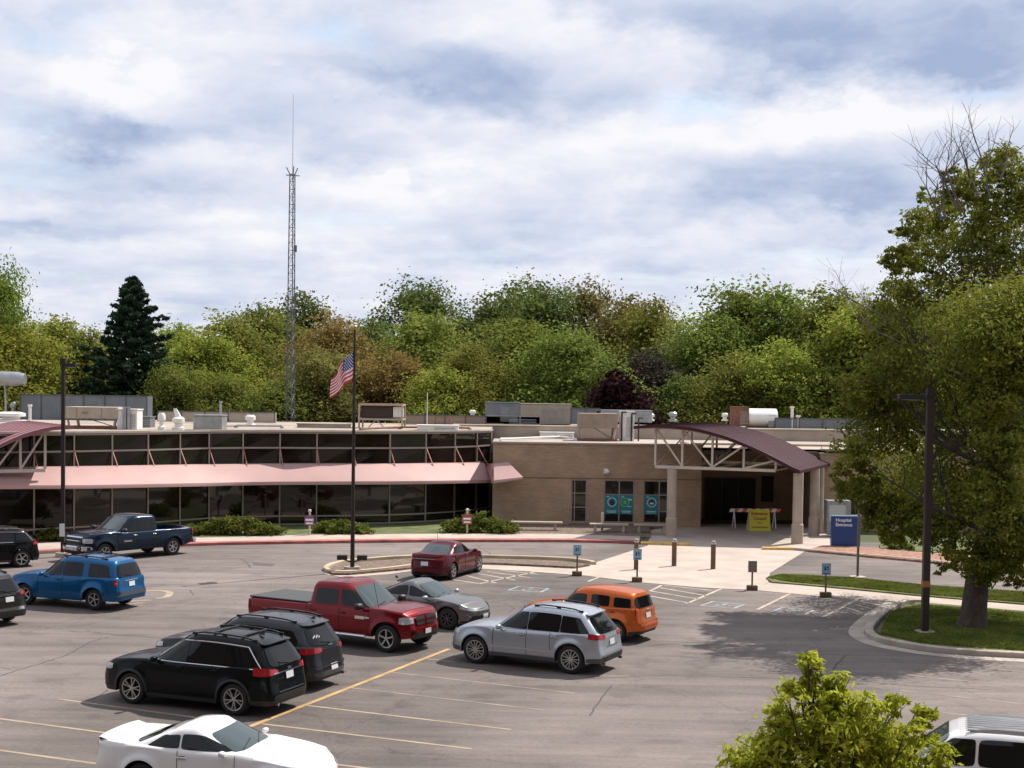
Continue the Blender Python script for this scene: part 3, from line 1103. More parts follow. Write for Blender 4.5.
# ------------------------------------------------------------------ porte-cochere, right
def arch_canopy(name, label, origin, ang, Wd, Dp, cols, zpost, curve, panels, flip=1, seams=14, roofm=MAROON, over_l=1.0, cz=3.8, group=None, braces=True):
    """local frame: x along the front truss, y to the back"""
    t = thing(name, label, 'entrance canopy', origin, ang)
    # roof sheet
    n = 22
    xs = [curve[0][0]+(curve[-1][0]-curve[0][0])*i/n for i in range(n+1)]
    cx = [c[0] for c in curve]
    czs = [c[1] for c in curve]
    def zc(x):
        if cx[0] < cx[-1]:
            return float(np.interp(x, cx, czs))
        return float(np.interp(x, cx[::-1], czs[::-1]))
    # smooth curve
    rows = []
    for x in xs:
        zz = sum(zc(x+d) for d in (-.4, -.2, 0, .2, .4))/5
        rows.append([(x, yy, zz) for yy in (-0.7, Dp*.5, Dp)])
    rf = MB().grid(rows if flip > 0 else rows[::-1])
    lo = [[(a, b, c-.16) for a, b, c in r] for r in rows]
    rf.grid((lo if flip < 0 else lo[::-1]))
    for k in (0, 2):
        for r, r2, l, l2 in zip(rows[:-1], rows[1:], lo[:-1], lo[1:]):
            rf.add([r[k], r2[k], l2[k], l[k]], [(0, 1, 2, 3)])
    for e in (0, -1):
        rf.add([rows[e][0], rows[e][2], lo[e][2], lo[e][0]], [(0, 1, 2, 3)])
    sm = rf
    for j in range(seams):
        yy = -0.69+(Dp+0.68)*j/(seams-1)
        for r, r2 in zip(rows[:-1], rows[1:]):
            sm.bar((r[0][0], yy, r[0][2]+.006), (r2[0][0], yy, r2[0][2]+.006), .03, .03)
    rf.build('roof', roofm, t)
    # trusses: front and back
    for yy in (0.0, Dp-1.0):
        tr = MB()
        x0, x1 = panels[0], panels[-1]
        tr.bar((x0, yy, zpost), (x1, yy, zpost), .12, .16)
        prev = None
        for i, x in enumerate(panels):
            zt_ = max(zc(x)-.18, zpost+.25)
            tr.bar((x, yy, zpost+.08), (x, yy, zt_), .11)
            if prev is not None:
                px_, pz_ = prev
                if (i % 4) in (1, 2):
                    a, b = (px_, yy, pz_), (x, yy, zpost+.06)
                else:
                    a, b = (px_, yy, zpost+.06), (x, yy, zt_)
                if yy > 0:
                    a, b = (a[0], a[1], zpost+.06 if a[2] > zpost+.1 else prev[1]), (b[0], b[1], zpost+.06 if b[2] > zpost+.1 else zt_)
                tr.bar(a, b, .09)
                tr.bar((px_, yy, pz_+.03), (x, yy, zt_+.03), .10, .12)
            prev = (x, zt_)
        tr.build('truss', CREAM, t)
    if braces:
        ct = MB()
        for x in panels[::1]:
            z_ = zc(x)-.22
            ct.bar((x, .1, z_), (x, Dp-1.1, z_), .08)
            ct.bar((x, .1, zpost+.05), (x, Dp-1.1, z_-.1), .05) if z_-zpost > 1 else None
            ct.bar((x, .1, zpost), (x, Dp-1.1, zpost), .08)
        ct.build('cross_beams', CREAM, t)
    for (x, yy, r) in cols:
        c = MB()
        base = 1.0
        c.lathe([(.001, 0), (r*1.1, 0), (r*1.1, base), (r*.98, base+.05), (r*.95, base+.06), (r*.95, zpost-.08), (.001, zpost-.08)], (x, yy, 0), 24)
        c.build('column', STONE, t, smooth=30)
    return t


pf = G(671, 537)
pr = G(797, 543.7)
ang = math.atan2(pr.y-pf.y, pr.x-pf.x)
Wc = (pr-pf).length
PCX = arch_canopy('entrance_canopy', 'arched maroon metal porch roof on round concrete columns over the drive', (pf.x, pf.y, 0), ang, Wc, 8.6,
                  [(0, 0, .27), (Wc, 0, .28), (Wc, 4.9, .28), (Wc+.15, 6.3, .12)], 3.78,
                  [(-2.0, 5.96), (-1.0, 6.06), (0, 6.06), (1.5, 5.92), (3.2, 5.50), (4.8, 4.88), (6.2, 4.22), (7.0, 3.80)],
                  [-0.95, .55, 2.2, 3.9, 5.6], 1, 16)

# entrance recess behind the porch (dark vestibule)


def vestibule():
    t = thing('entrance_block', 'shaded brick entrance block under the arched porch with dark doors', 'building', (0, 0, 0))
    x1 = at(701, 500, YB).x
    yb = YB+5.5
    xr = at(1200, 500, yb).x
    w = MB()
    w.box(((x1+xr)/2, yb+.15, ZTB/2), (xr-x1, .3, ZTB))
    # block right of the porch, nearer
    xa = at(822, 500, YB-1).x
    w.box((xa+8, YB-.5+.15, ZTB/2-.15), (16, .3, ZTB-.3))
    w.box((xa+.15, YB+2.4, ZTB/2-.15), (.3, 5.4, ZTB-.3))
    w.build('wall', BRICK, t)
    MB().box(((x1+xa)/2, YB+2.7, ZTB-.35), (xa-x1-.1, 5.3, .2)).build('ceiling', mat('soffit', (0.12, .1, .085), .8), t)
    MB().box((xa+8, YB-.4, ZTB-.10), (16, .5, .10)).build('parapet_cap', mat('parapet_cap_metal', (0, 0, 0)), t)
    # dark glass doors at the back
    d = MB()
    xl = at(704, 500, yb).x
    d.box((xl+1.6, yb-.05, 1.3), (3.1, .08, 2.6))
    d.build('door', mat('tinted_door_glass', (.012, .010, .009), .35, spec=.15), t)
    f = MB()
    for k in range(4):
        f.box((xl+.05+k*1.03, yb-.1, 1.3), (.06, .05, 2.6))
    f.box((xl+1.6, yb-.1, 2.58), (3.1, .05, .08))
    f.build('door_frame', mat('dark_bronze_frame', (.05, .04, .035), .5, .4), t)
    xd = at(767, 500, yb).x
    MB().box((xd, yb-.04, 1.95), (.75, .06, 1.6)).build('window', mat('tinted_door_glass', (0, 0, 0)), t)
    # windows on the right block, behind the tree
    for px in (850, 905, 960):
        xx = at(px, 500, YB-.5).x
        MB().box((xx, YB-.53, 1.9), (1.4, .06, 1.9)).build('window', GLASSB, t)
        MB().box((xx, YB-.56, .9), (1.6, .12, .08)).build('window_sill', CREAM, t)
    # roof over the right block
    MB().add([(xa, YB-.2, ZTB-.32), (xa+16, YB-.2, ZTB-.32), (xa+16, YB+6, ZTB-.32), (xa, YB+6, ZTB-.32)], [(0, 1, 2, 3)]).build('roof', ROOFW, t)


vestibule()


def sky_blocking_building():  # unseen building at the viewpoint, added tall and dark to cut sky light and reflections
    t = thing('sky_blocking_building', 'unseen tall brick block at the viewpoint, added to block sky light and reflections', 'building', (0, 0, 0))
    m = MB()
    for (x0, x1) in ((-70, -1.6), (1.6, 70)):
        m.box(((x0+x1)/2, -3.2, 13), (x1-x0, .5, 26))
    m.box((0, -3.2, 3.1), (3.2, .5, 6.2)).box((0, -3.2, 17.6), (3.2, .5, 16.8))
    m.build('wall', brick_mat('dark_brick', (.10, .065, .05), (.13, .085, .06), (.09, .07, .06)), t)
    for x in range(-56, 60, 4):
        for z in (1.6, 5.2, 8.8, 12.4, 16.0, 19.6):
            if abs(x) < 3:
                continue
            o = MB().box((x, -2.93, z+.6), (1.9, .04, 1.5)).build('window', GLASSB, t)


sky_blocking_building()

# left arched canopy
pl = at(45, 471, 67.5)
LC = arch_canopy('entrance_canopy', 'pinkish maroon arched porch roof cut by the left edge in front of the glass wing', (pl.x, pl.y, 0), R(31), 6, 9.0,
                 [(-4.6, 0, .25), (-8.5, 0, .25)], 3.60,
                 [(1.2, 5.78), (0.4, 5.75), (0, 5.70), (-1.15, 5.38), (-2.3, 4.85), (-3.5, 4.2), (-4.8, 3.6), (-7, 3.1), (-9, 3.0)],
                 [0.0, -1.15, -2.3, -3.5], -1, 12, mat('pinkish_maroon_roof', (0.24, 0.10, 0.11), 0.5, .0, var=.1, scale=1), braces=False)


# ------------------------------------------------------------------ roof equipment
def roof_unit(name, label, px0, px1, yt, yb, zr, depth, m, kind='box', rz=0.0, group=None, cat='roof unit', extra=None):
    a = G(px0, yb, zr)
    b = G(px1, yb, zr)
    Y = min((a.y+b.y)/2, 99.0)
    a = at(px0, yb, Y)
    b = at(px1, yb, Y)
    zt = at((px0+px1)/2, yt, Y).z
    w = b.x-a.x
    zr = a.z
    h = zt-zr
    t = thing(name, label, cat, ((a.x+b.x)/2, Y+depth/2, zr), rz, group)
    if kind == 'box':
        MB().box((0, 0, h/2), (w, depth, h)).build('casing', m, t, bevel=.03)
        MB().box((0, 0, h+.03), (w+.08, depth+.08, .06)).build('lid', m, t)
        g = MB()
        nl = max(3, int(h/.12))
        for k in range(nl):
            g.box((w*.18, -depth/2-.012, h*.15+h*.7*k/nl), (w*.5, .02, .03))
        g.build('louvre', GALV, t)
    elif kind == 'panelscreen':
        n = max(2, int(w/1.4))
        MB().box((0, 0, h/2), (w, depth, h)).build('casing', m, t)
        g = MB()
        for k in range(n+1):
            g.box((-w/2+w*k/n, -depth/2-.02, h/2), (.07, .06, h))
        g.box((0, -depth/2-.02, h+.02), (w, .08, .06))
        g.build('rib', mat('dark_rib', (.09, .10, .11), .5, .3), t)
    elif kind == 'legs':
        hb = h*.52
        MB().box((0, 0, h-hb/2), (w, depth, hb)).build('casing', m, t, bevel=.02)
        MB().box((-w*.1, -depth/2-.012, h-hb/2), (.35, .02, .12)).box((-w*.25, -depth/2-.01, h-hb/2), (.03, .02, hb*.9)).box((w*.2, -depth/2-.01, h-hb/2), (.03, .02, hb*.9)).build('panel', TANU, t)
        for sx in (-1, 1):
            for sy in (-1, 1):
                MB().bar((sx*w*.40, sy*depth*.38, 0), (sx*w*.44, sy*depth*.4, h-hb), .12).build('leg', BEIGEU, t)
        MB().box((0, 0, .1), (w*1.02, depth*.9, .12)).build('skid', RUST, t)
        MB().bar((-w*.1, -depth*.3, h-hb), (w*.35, -depth*.3, .2), .04).build('brace', BLACKM, t)
    elif kind == 'framed':
        f = MB()
        for sx in (-1, 1):
            for sy in (-1, 1):
                f.bar((sx*w/2, sy*depth/2, 0), (sx*w/2, sy*depth/2, h), .11)
        for z in (h*.38, h-.05):
            f.bar((-w/2, -depth/2, z), (w/2, -depth/2, z), .1)
            f.bar((-w/2, depth/2, z), (w/2, depth/2, z), .1)
            f.bar((-w/2, -depth/2, z), (-w/2, depth/2, z), .1)
            f.bar((w/2, -depth/2, z), (w/2, depth/2, z), .1)
        f.bar((-w*.1, -depth/2, h*.38), (-w*.3, -depth/2, .02), .06)
        f.bar((-w*.1, -depth/2, h*.38), (w*.1, -depth/2, .02), .06)
        f.build('frame', BEIGEU, t)
        MB().box((-w*.1, 0, h*.68), (w*.72, depth*.8, h*.5)).build('coil', mat('dark_coil', (.05, .035, .03), .8, var=.3, scale=8), t)
        MB().box((w*.38, -.05, h*.68), (w*.2, depth*.7, h*.42)).build('casing', WHITEU, t)
        MB().box((0, 0, h-.02), (w*1.02, depth*1.02, .07)).build('lid', RUST, t)
    elif kind == 'vent':
        r = w/2
        v = MB().lathe([(.001, 0), (r*1.0, 0), (r*1.0, h*.18), (r*.6, h*.25), (r*.6, h*.5), (r*.95, h*.58), (r*.95, h*.86), (r*.6, h), (.001, h)], n=18)
        v.build('cowl', m, t, smooth=35)
    elif kind == 'pipe':
        MB().cyl((0, 0, 0), (0, 0, h), w/2, n=10).cyl((0, 0, h), (0, 0, h+.12), w/2*1.5, n=10).build('pipe', m, t)
    elif kind == 'duct':
        d = MB()
        r = h/2
        n = 14
        rows = []
        for i in range(13):
            a_ = i/12
            rows.append([(-w/2+w*a_, math.cos(q*2*math.pi/n)*depth/2, max(.02, r+math.sin(q*2*math.pi/n)*r)) for q in range(n+1)])
        d.grid(rows)
        d.add(rows[0][:-1], [tuple(range(n))])
        d.add(rows[-1][:-1], [tuple(range(n))[::-1]])
        d.build('casing', m, t, smooth=40)
        g = MB()
        for k in range(4):
            g.lathe([(r*1.03, -.02), (r*1.03, .02)], n=14, axis='Y')
        MB().box((w*.3, -depth/2*.9, r*.7), (w*.25, .1, r*1.2)).build('panel', mat('grey_panel', (.25, .26, .27), .5, .3), t)
    if extra:
        extra(t, w, h, depth)
    return t


ZR = 5.33
ZR2 = ZTB-.12
roof_unit('screen_wall', 'long blue grey panelled equipment screen at the left of the roof', 20, 147, 395.5, 419.5, ZR, 1.5, GREYBL, 'panelscreen', cat='equipment screen')
roof_unit('screen_wall', 'low tan parapet wall behind the roof vents on the glass wing', 158, 275, 412, 421, ZR, .6, BEIGEU, 'panelscreen', cat='parapet wall')
roof_unit('screen_wall', 'low tan parapet wall behind the cooling unit near the flagpole', 404, 486, 415.5, 424, ZR, .8, TANU, 'panelscreen', cat='parapet wall')
roof_unit('air_handler', 'beige box unit raised on legs before the blue grey screen', 63, 118, 407, 429, ZR, 2.2, BEIGEU, 'legs', cat='air handler')
roof_unit('exhaust_pipe', 'white standing pipe left of the tall lamp post', 28, 31, 406.5, 425, ZR, .15, WHITEU, 'pipe', cat='pipe')
roof_unit('roof_vent', 'flat white domed roof vent at the left edge', -8, 22, 412, 422, ZR, 1.4, WHITEU, 'vent', cat='roof vent')
roof_unit('roof_vent', 'small capped flue beside the blue grey screen', 9, 15, 402, 414, ZR, .5, GALV, 'vent', cat='roof vent')


def duct_left():
    t = thing('air_duct', 'round silver duct sticking in from the left edge above the roof', 'duct', at(0, 420, 98))
    p = t.location
    r = .5
    def L_(px, py):
        return at(px, py, 98)-p
    MB().cyl(L_(-40, 377), L_(18, 379), r, n=16).cyl(L_(16, 378.9), L_(25, 379.4), r*1.02, r*.8, n=16).build('duct', GALV, t, smooth=40)
    MB().bar(L_(5, 384), L_(6, 421), .1).build('stand', GALV, t)


duct_left()


def twin(t, w, h, d):
    MB().cyl((-w*.1, -d/2-.1, 0), (-w*.1, -d/2-.1, h*1.15), .12, n=10).cyl((w*.1, -d/2-.1, 0), (w*.1, -d/2-.1, h*1.15), .1, n=10).build('pipe', GALV, t)


roof_unit('fan_unit', 'white fan unit with two upright ducts near the left lamp post', 117, 137, 410, 429.5, ZR, 1.2, WHITEU, 'box', extra=twin, cat='fan unit')
roof_unit('condenser_unit', 'dark grey box beside the white fan unit', 138, 150, 417.5, 427.5, ZR, 1.2, GREYBL, 'box', cat='condenser')
roof_unit('roof_vent', 'short white mushroom vent left of the tall pointed cowl', 156, 164, 413, 430, ZR, .7, WHITEU, 'vent', cat='roof vent')


def cowl(t, w, h, d):
    MB().add([(-.14, -.1, h*.8), (.2, -.1, h*.8), (.24, .1, h*.8), (-.14, .1, h*.8), (-.28, -.05, h*1.62), (-.12, -.05, h*1.66), (-.1, .05, h*1.6), (-.28, .05, h*1.6)],
             [(0, 1, 5, 4), (1, 2, 6, 5), (2, 3, 7, 6), (3, 0, 4, 7), (4, 5, 6, 7)]).build('hood', WHITEU, t)


roof_unit('roof_vent', 'tall pointed white cowl on a round base on the roof', 170, 183, 417, 430, ZR, .9, WHITEU, 'vent', extra=cowl, cat='roof vent')
roof_unit('condenser_unit', 'light grey box unit with sloped side left of the tan parapet', 193, 222, 416, 430, ZR, 1.4, GALV, 'box', cat='condenser')
roof_unit('exhaust_pipe', 'thin capped flue standing behind the light grey box unit', 219, 221.5, 403, 424, ZR, .2, GALV, 'pipe', cat='pipe')
roof_unit('roof_vent', 'lone white dome vent midway on the glass wing roof', 243.5, 254.5, 415, 426.5, ZR, .9, WHITEU, 'vent', cat='roof vent')
roof_unit('condenser_unit', 'low flat tray with stones on the roof edge before the mast', 297, 349, 424.5, 428, ZR, 1.0, ROOFM, 'box', cat='roof tray')
roof_unit('cooling_unit', 'rusty framed cooling unit on stilts right of the flagpole', 359, 402, 404, 428.5, ZR, 2.2, TANU, 'framed', cat='cooling unit')
roof_unit('condenser_unit', 'long low white box by the curved glass corner', 417, 458, 426, 430.5, ZR, 1.2, WHITEU, 'box', cat='roof box')
roof_unit('roof_vent', 'small white spinning vent over the tan parapet', 469, 476, 410, 417.5, ZR, .5, WHITEU, 'vent', cat='roof vent')


def rail():
    a = G(435, 429, ZR)
    t = thing('roof_hatch_rail', 'small rusty hand rail round a hatch over the curved glass corner', 'hand rail', a)
    m = MB()
    w, d, h = .9, .8, .75
    for x in (0, w):
        for y in (0, d):
            m.cyl((x, y, 0), (x, y, h), .025, n=6)
    for z in (.4, h):
        m.cyl((0, 0, z), (w, 0, z), .022, n=6).cyl((0, d, z), (w, d, z), .022, n=6).cyl((0, 0, z), (0, d, z), .022, n=6).cyl((w, 0, z), (w, d, z), .022, n=6)
    m.build('rail', RUST, t)
    t2 = thing('antenna_rod', 'thin white rod antenna standing on the roof right of the flagpole', 'antenna', G(427, 429, ZR))
    MB().cyl((0, 0, 0), (0, 0, 2.3), .03, .02, n=8).build('rod', WHITEU, t2)
    MB().box((0, 0, .05), (.3, .3, .1)).build('base', GALV, t2)


rail()
# central cluster, on the brick block roof
roof_unit('roof_house', 'grey and tan roof house with flat lid behind the brick block', 520, 571, 404.5, 424, ZR2, 3.0, mat('greige_panel', (.29, .25, .20), .6, var=.1), 'box', cat='roof house')
roof_unit('air_handler', 'blue grey cabinet with overhanging lid left of the roof house', 485, 520, 403, 424, ZR2, 2.2, GREYBL, 'box', cat='air handler')
roof_unit('air_handler', 'pale steel ducts heaped before the blue grey cabinet', 486, 540, 416.5, 426, ZR2, 1.2, GALV, 'box', cat='duct')
roof_unit('condenser_unit', 'orange tan crate like box near the curved glass corner', 480, 503, 424, 432.5, ZR2, 1.2, mat('orange_tan', (.42, .27, .17), .7, var=.1), 'box', cat='roof box')
roof_unit('condenser_unit', 'white low curb box beside the blue tarpaulin', 503, 600, 426, 432.5, ZR2, 1.4, WHITEU, 'box', cat='roof curb')
roof_unit('air_handler', 'tan air handler raised on four legs above the brick wall', 578.5, 617.5, 413.5, 441.2, ZR2, 2.2, TANU, 'legs', cat='air handler')


def pipes(t, w, h, d):
    m = MB()
    for x, z in ((-.2, h), (.15, h*.95), (.4, h*.8)):
        m.tube([(x*w*2, -d/2-.1, 0), (x*w*2, -d/2-.1, z), (x*w*2+.3, -d/2-.1, z)], .05, 8)
    m.build('pipework', BLACKM, t)


roof_unit('fan_unit', 'white narrow unit wrapped in dark pipes beside the tan air handler', 620, 634, 412, 441, ZR2, 1.0, WHITEU, 'box', extra=pipes, cat='fan unit')
roof_unit('condenser_unit', 'pale flat roof unit behind the tan air handler', 596, 652, 411, 422, ZR2, 2, GALV, 'box', cat='condenser')
roof_unit('roof_vent', 'white mushroom vent just left of the maroon arched roof', 647, 655, 413.5, 421, ZR2, .8, WHITEU, 'vent', cat='roof vent')
roof_unit('roof_vent', 'dark topped vent behind the crest of the arched roof', 669, 678, 412, 421.5, ZR2, .8, GALV, 'vent', cat='roof vent')
roof_unit('roof_vent', 'small pale vent left of the rusty hooded unit', 722, 729, 413, 421, ZR2, .6, WHITEU, 'vent', cat='roof vent')
roof_unit('exhaust_hood', 'rusty brown hood with pale rim behind the arched roof', 733, 749, 407.5, 426, ZR2, 1.6, RUST, 'box', cat='exhaust hood')
roof_unit('air_handler', 'rounded white drum unit behind the arched roof', 749, 778, 408.5, 428, ZR2, 2.2, WHITEU, 'duct', cat='air handler')
roof_unit('exhaust_pipe', 'tall white pipe right of the rounded drum unit', 790.5, 793.5, 408, 432, ZR2, .2, WHITEU, 'pipe', cat='pipe')
roof_unit('exhaust_pipe', 'shorter white pipe nearest the big tree', 796.5, 799.5, 417, 432, ZR2, .2, WHITEU, 'pipe', cat='pipe')
roof_unit('screen_wall', 'pale blue grey roof screen running behind the big tree', 775, 870, 419, 430.5, ZR2, .8, GREYBL, 'panelscreen', cat='equipment screen')
roof_unit('screen_wall', 'blue grey roof screen behind the dark purple tree side', 571, 600, 408.5, 424, ZR2, .8, GREYBL, 'panelscreen', cat='equipment screen')


EXTRA = [(496, 540, 430.5, 437, 'tan_wall', 'long low tan curb on the near part of the brick block roof', TANU),
         (540, 574, 433, 438.5, 'white_wall', 'low white curb beside the legs of the tan air handler', WHITEU),
         (637, 650, 431, 438.5, 'grey_box', 'small grey box between the dark pipes and the arched roof', GALV),
         (820, 842, 431, 440, 'tan_box', 'tan low box on the roof right of the arched porch', TANU)]
for x0_, x1_, y0_, y1_, nm_, lab_, m_ in EXTRA:
    roof_unit('roof_curb', lab_, x0_, x1_, y0_, y1_, ZR2, 1.0, m_, 'box', cat='roof curb')
roof_unit('exhaust_pipe', 'short grey flue on the roof above the wall camera', 606, 608, 424, 437, ZR2, .2, GALV, 'pipe', cat='pipe')
roof_unit('roof_vent', 'squat galvanised vent left of the blue tarpaulin', 528, 537, 421, 429, ZR2, .8, GALV, 'vent', cat='roof vent')
roof_unit('roof_vent', 'small grey mushroom vent at the back beyond the cooling unit', 384, 390, 409, 419, ZR, .6, GALV, 'vent', cat='roof vent')


def roof_pipes():
    runs = [('long grey pipe run along the glass wing roof left of the mast', [(196, 427), (236, 425.5), (282, 426)], ZR, GALV),
            ('dark pipe run on the roof between flagpole and corner', [(360, 429), (400, 427), (470, 428)], ZR, RUST),
            ('pale pipe run on the near edge of the brick block roof', [(500, 439), (560, 436.5), (575, 438.5)], ZR2, WHITEU),
            ('rusty pipe run between the handlers and the arched roof', [(585, 436), (640, 435), (660, 437)], ZR2, RUST)]
    for lab, pts, z, m_ in runs:
        P_ = [G(x, y, z+.15) for x, y in pts]
        t = thing('roof_pipe', lab, 'pipe', P_[0])
        q = MB()
        loc = [p-P_[0] for p in P_]
        q.tube(loc, .06, 8)
        for p in loc:
            q.box(p-Vector((0, 0, .08)), (.2, .2, .1))
        q.build('pipe', m_, t)


roof_pipes()


def tarp():
    p = G(552, 430.5, ZR2)
    t = MB()
    rows = []
    rn = random.Random(5)
    for i in range(9):
        rows.append([(i*.22, j*.2, .12+.42*math.sin(math.pi*min(1, (i+1)/9))*(1-i/11)*math.sin(math.pi*(j+.5)/6)+rn.uniform(-.05, .05)) for j in range(6)])
    t.grid(rows)
    o = t.build('tarpaulin', mat('bright_blue_tarp', (.05, .30, .60), .5), smooth=60, loc=p)
    o['label'] = 'crumpled bright blue tarpaulin lying on the brick block roof'
    o['category'] = 'tarpaulin'
    sm = o.modifiers.new('s', 'SOLIDIFY')
    sm.thickness = .03


tarp()


# ------------------------------------------------------------------ wall camera, benches, bollards, signs, poles


def wall_lamp():
    p = at(605.5, 471, YB)
    t = thing('wall_camera', 'white dome camera on a bracket on the brick wall above the posters', 'camera', p)
    MB().box((0, -.04, 0), (.22, .08, .3)).bar((0, -.05, .05), (.06, -.34, .12), .07).build('bracket', WHITEU, t)
    MB().lathe([(.001, .1), (.13, .08), (.15, 0), (.12, -.12), (.001, -.18)], (.08, -.36, 0), 14).build('housing', WHITEU, t, smooth=50)


wall_lamp()


def bollard(px, py, h, r, label, m=WOODP, cap=CREAM, group='brown bollards across the forecourt'):
    t = thing('bollard', label, 'bollard', G(px, py, .01), 0, group)
    MB().cyl((0, 0, 0), (0, 0, h), r, n=16).build('post', m, t, smooth=40)
    MB().lathe([(r*1.02, h-.10), (r*1.05, h-.04), (r*.7, h+.04), (.001, h+.05)], n=16).build('cap', cap, t, smooth=50)
    return t


bollard(636, 569.5, 1.3, .10, 'brown bollard directly behind the second accessible parking sign')
bollard(674, 566, 1.18, .11, 'middle brown bollard on the forecourt in front of the left column')
bollard(713, 569, 1.2, .11, 'brown bollard alone on the pale forecourt right of the middle one')
bollard(602, 533, 1.1, .07, 'slim tan light bollard before the poster windows', CREAM, CREAM, None)


def bench(px0, px1, py, label, slab=.1):
    a, b = G(px0, py, .11), G(px1, py, .11)
    t = thing('bench', label, 'bench', ((a.x+b.x)/2, (a.y+b.y)/2, .11))
    w = (b-a).length
    MB().box((0, 0, .42), (w, .5, slab)).build('seat', STONE, t, bevel=.015)
    for s in (-1, 1):
        MB().box((s*w*.36, 0, .19), (.14, .4, .37)).build('leg', STONE, t)


bench(590, 628, 532, 'concrete slab bench in front of the middle poster window')
bench(634, 668, 532.5, 'concrete slab bench right of the slim light bollard')
bench(511, 562, 530, 'long concrete slab bench by the bush at the brick corner')


def access_sign(px, py, label, face, h=1.25, w=.30, mark=True, hh=.45):
    t = thing('parking_sign', label, 'sign', G(px, py, .012), R(-3), 'small signs along the parking row' if mark else None)
    MB().box((0, 0, .09), (.42, .28, .18)).build('base', WOODP, t, bevel=.02)
    MB().cyl((0, 0, .15), (0, 0, h), .035, n=8).build('post', WOODP, t)
    MB().box((0, -.05, h-hh/2+.05), (w*1.15, .03, hh)).build('sign_plate', face, t)
    if mark:
        MB().box((0, -.068, h-hh*.36), (w*.5, .006, w*.5)).build('symbol_square', SIGNB, t)
        q = MB()
        cz = h-hh*.36
        ring = [[(math.cos(a)*r, -.073, cz-.03+math.sin(a)*r) for r in (.055, .035)] for a in [i*math.pi/6 for i in range(-5, 3)]]
        q.grid(ring)
        q.box((0, -.073, cz+.045), (.03, .003, .03)).box((0, -.073, cz+.01), (.02, .003, .05))
        q.build('wheelchair_symbol', SIGNW, t)
        MB().box((0, -.068, h-hh*.78), (w*.8, .006, .03)).build('printed_text', SIGNB, t)
    return t


access_sign(577, 575.5, 'pale blue accessible parking sign nearest the mulch island tip', SIGNPB)
access_sign(637, 581.6, 'pale blue accessible parking sign in front of a brown bollard', SIGNPB, h=1.3)
access_sign(752, 589.8, 'plain brown backed sign on a short post at the forecourt edge', mat('sign_back', (.22, .17, .14), .6), mark=False, h=1.1)
access_sign(825.5, 596.8, 'pale blue accessible parking sign in front of the grass strip', SIGNPB, h=1.25)


def marker(px, py, label, pl):
    t = thing('marker_sign', label, 'sign', G(px, py, .12), 0, 'cream posts with small notice boards on the lawn edge')
    MB().cyl((0, 0, 0), (0, 0, 1.2), .055, n=10).lathe([(.001, 1.36), (.09, 1.3), (.09, 1.22), (.05, 1.18)], n=10).build('post', CREAM, t)
    MB().box((0, -.08, .72), (.5, .04, .42)).box((0, -.08, .98), (.3, .04, .12)).build('board', pl, t)
    MB().box((0, -.104, .80), (.4, .006, .10)).box((0, -.104, .62), (.36, .006, .08)).build('printed_text', SIGNW, t)


marker(309.5, 535, 'cream post with purple and white notice board left of the flagpole', PURP)
marker(467, 533.5, 'cream post with red brown notice board in front of the corner bush', mat('red_notice', (.33, .09, .08), .5))


def lamp_post(px, py, ytop, label, headpx, bend, head_y=None, band=False, r0=.078, notice=False):
    b = G(px, py, .01)
    z = at(px, ytop, b.y).z
    t = thing('street_lamp', label, 'street lamp', b)
    MB().box((0, 0, z/2+.1), (r0*2, r0*2, z-.2)).build('pole', BRONZE, t, bevel=.01)
    MB().cyl((0, 0, 0), (0, 0, .18), .32, n=20).build('footing', KERBM, t)
    h = MB()
    L_ = 1.0*bend
    h.box((L_*.58, 0, z-.14), (abs(L_)*.78, .34, .17))
    h.build('lamp_head', BLACKM, t, bevel=.02)
    MB().box((L_*.6, 0, z-.235), (abs(L_)*.5, .28, .02)).build('lens', mat('lamp_lens', (.35, .33, .28), .3), t)
    MB().box((0, 0, z), (.24, .24, .3)).build('bracket', BLACKM, t)
    if band:
        zb = at(px, 584, b.y).z
        MB().box((0, 0, zb), (.232, .232, .2)).build('reflective_band', mat('dull_orange_band', (.30, .13, .05), .6), t)
    if notice:
        zb = at(px, 530, b.y).z
        MB().box((0, -.13, zb), (.22, .02, .58)).build('notice', SIGNW, t)
    return t


lamp_post(62.8, 556.5, 362, 'dark square lamp post with white notice left of the dark blue pickup', 75, .62, notice=True)
lamp_post(924.5, 636.5, 393, 'dark square lamp post on the grass island beside the big tree', 905, -1.05, band=True, r0=.108)


def sign_pole():
    b = G(857.5, 577.5, .05)
    t = thing('sign_post', 'slim grey post with a flat sign seen edge on in front of the blue sign', 'sign post', b)
    MB().cyl((0, 0, 0), (0, 0, 4.1), .055, n=10).build('post', mat('grey_post', (.16, .145, .12), .5, .5), t)
    MB().box((0, 0, 3.7), (.04, .6, .7)).build('sign_plate', GALV, t)
    MB().cyl((0, 0, 0), (0, 0, .05), .35, n=18).build('footing', CONC, t)


sign_pole()


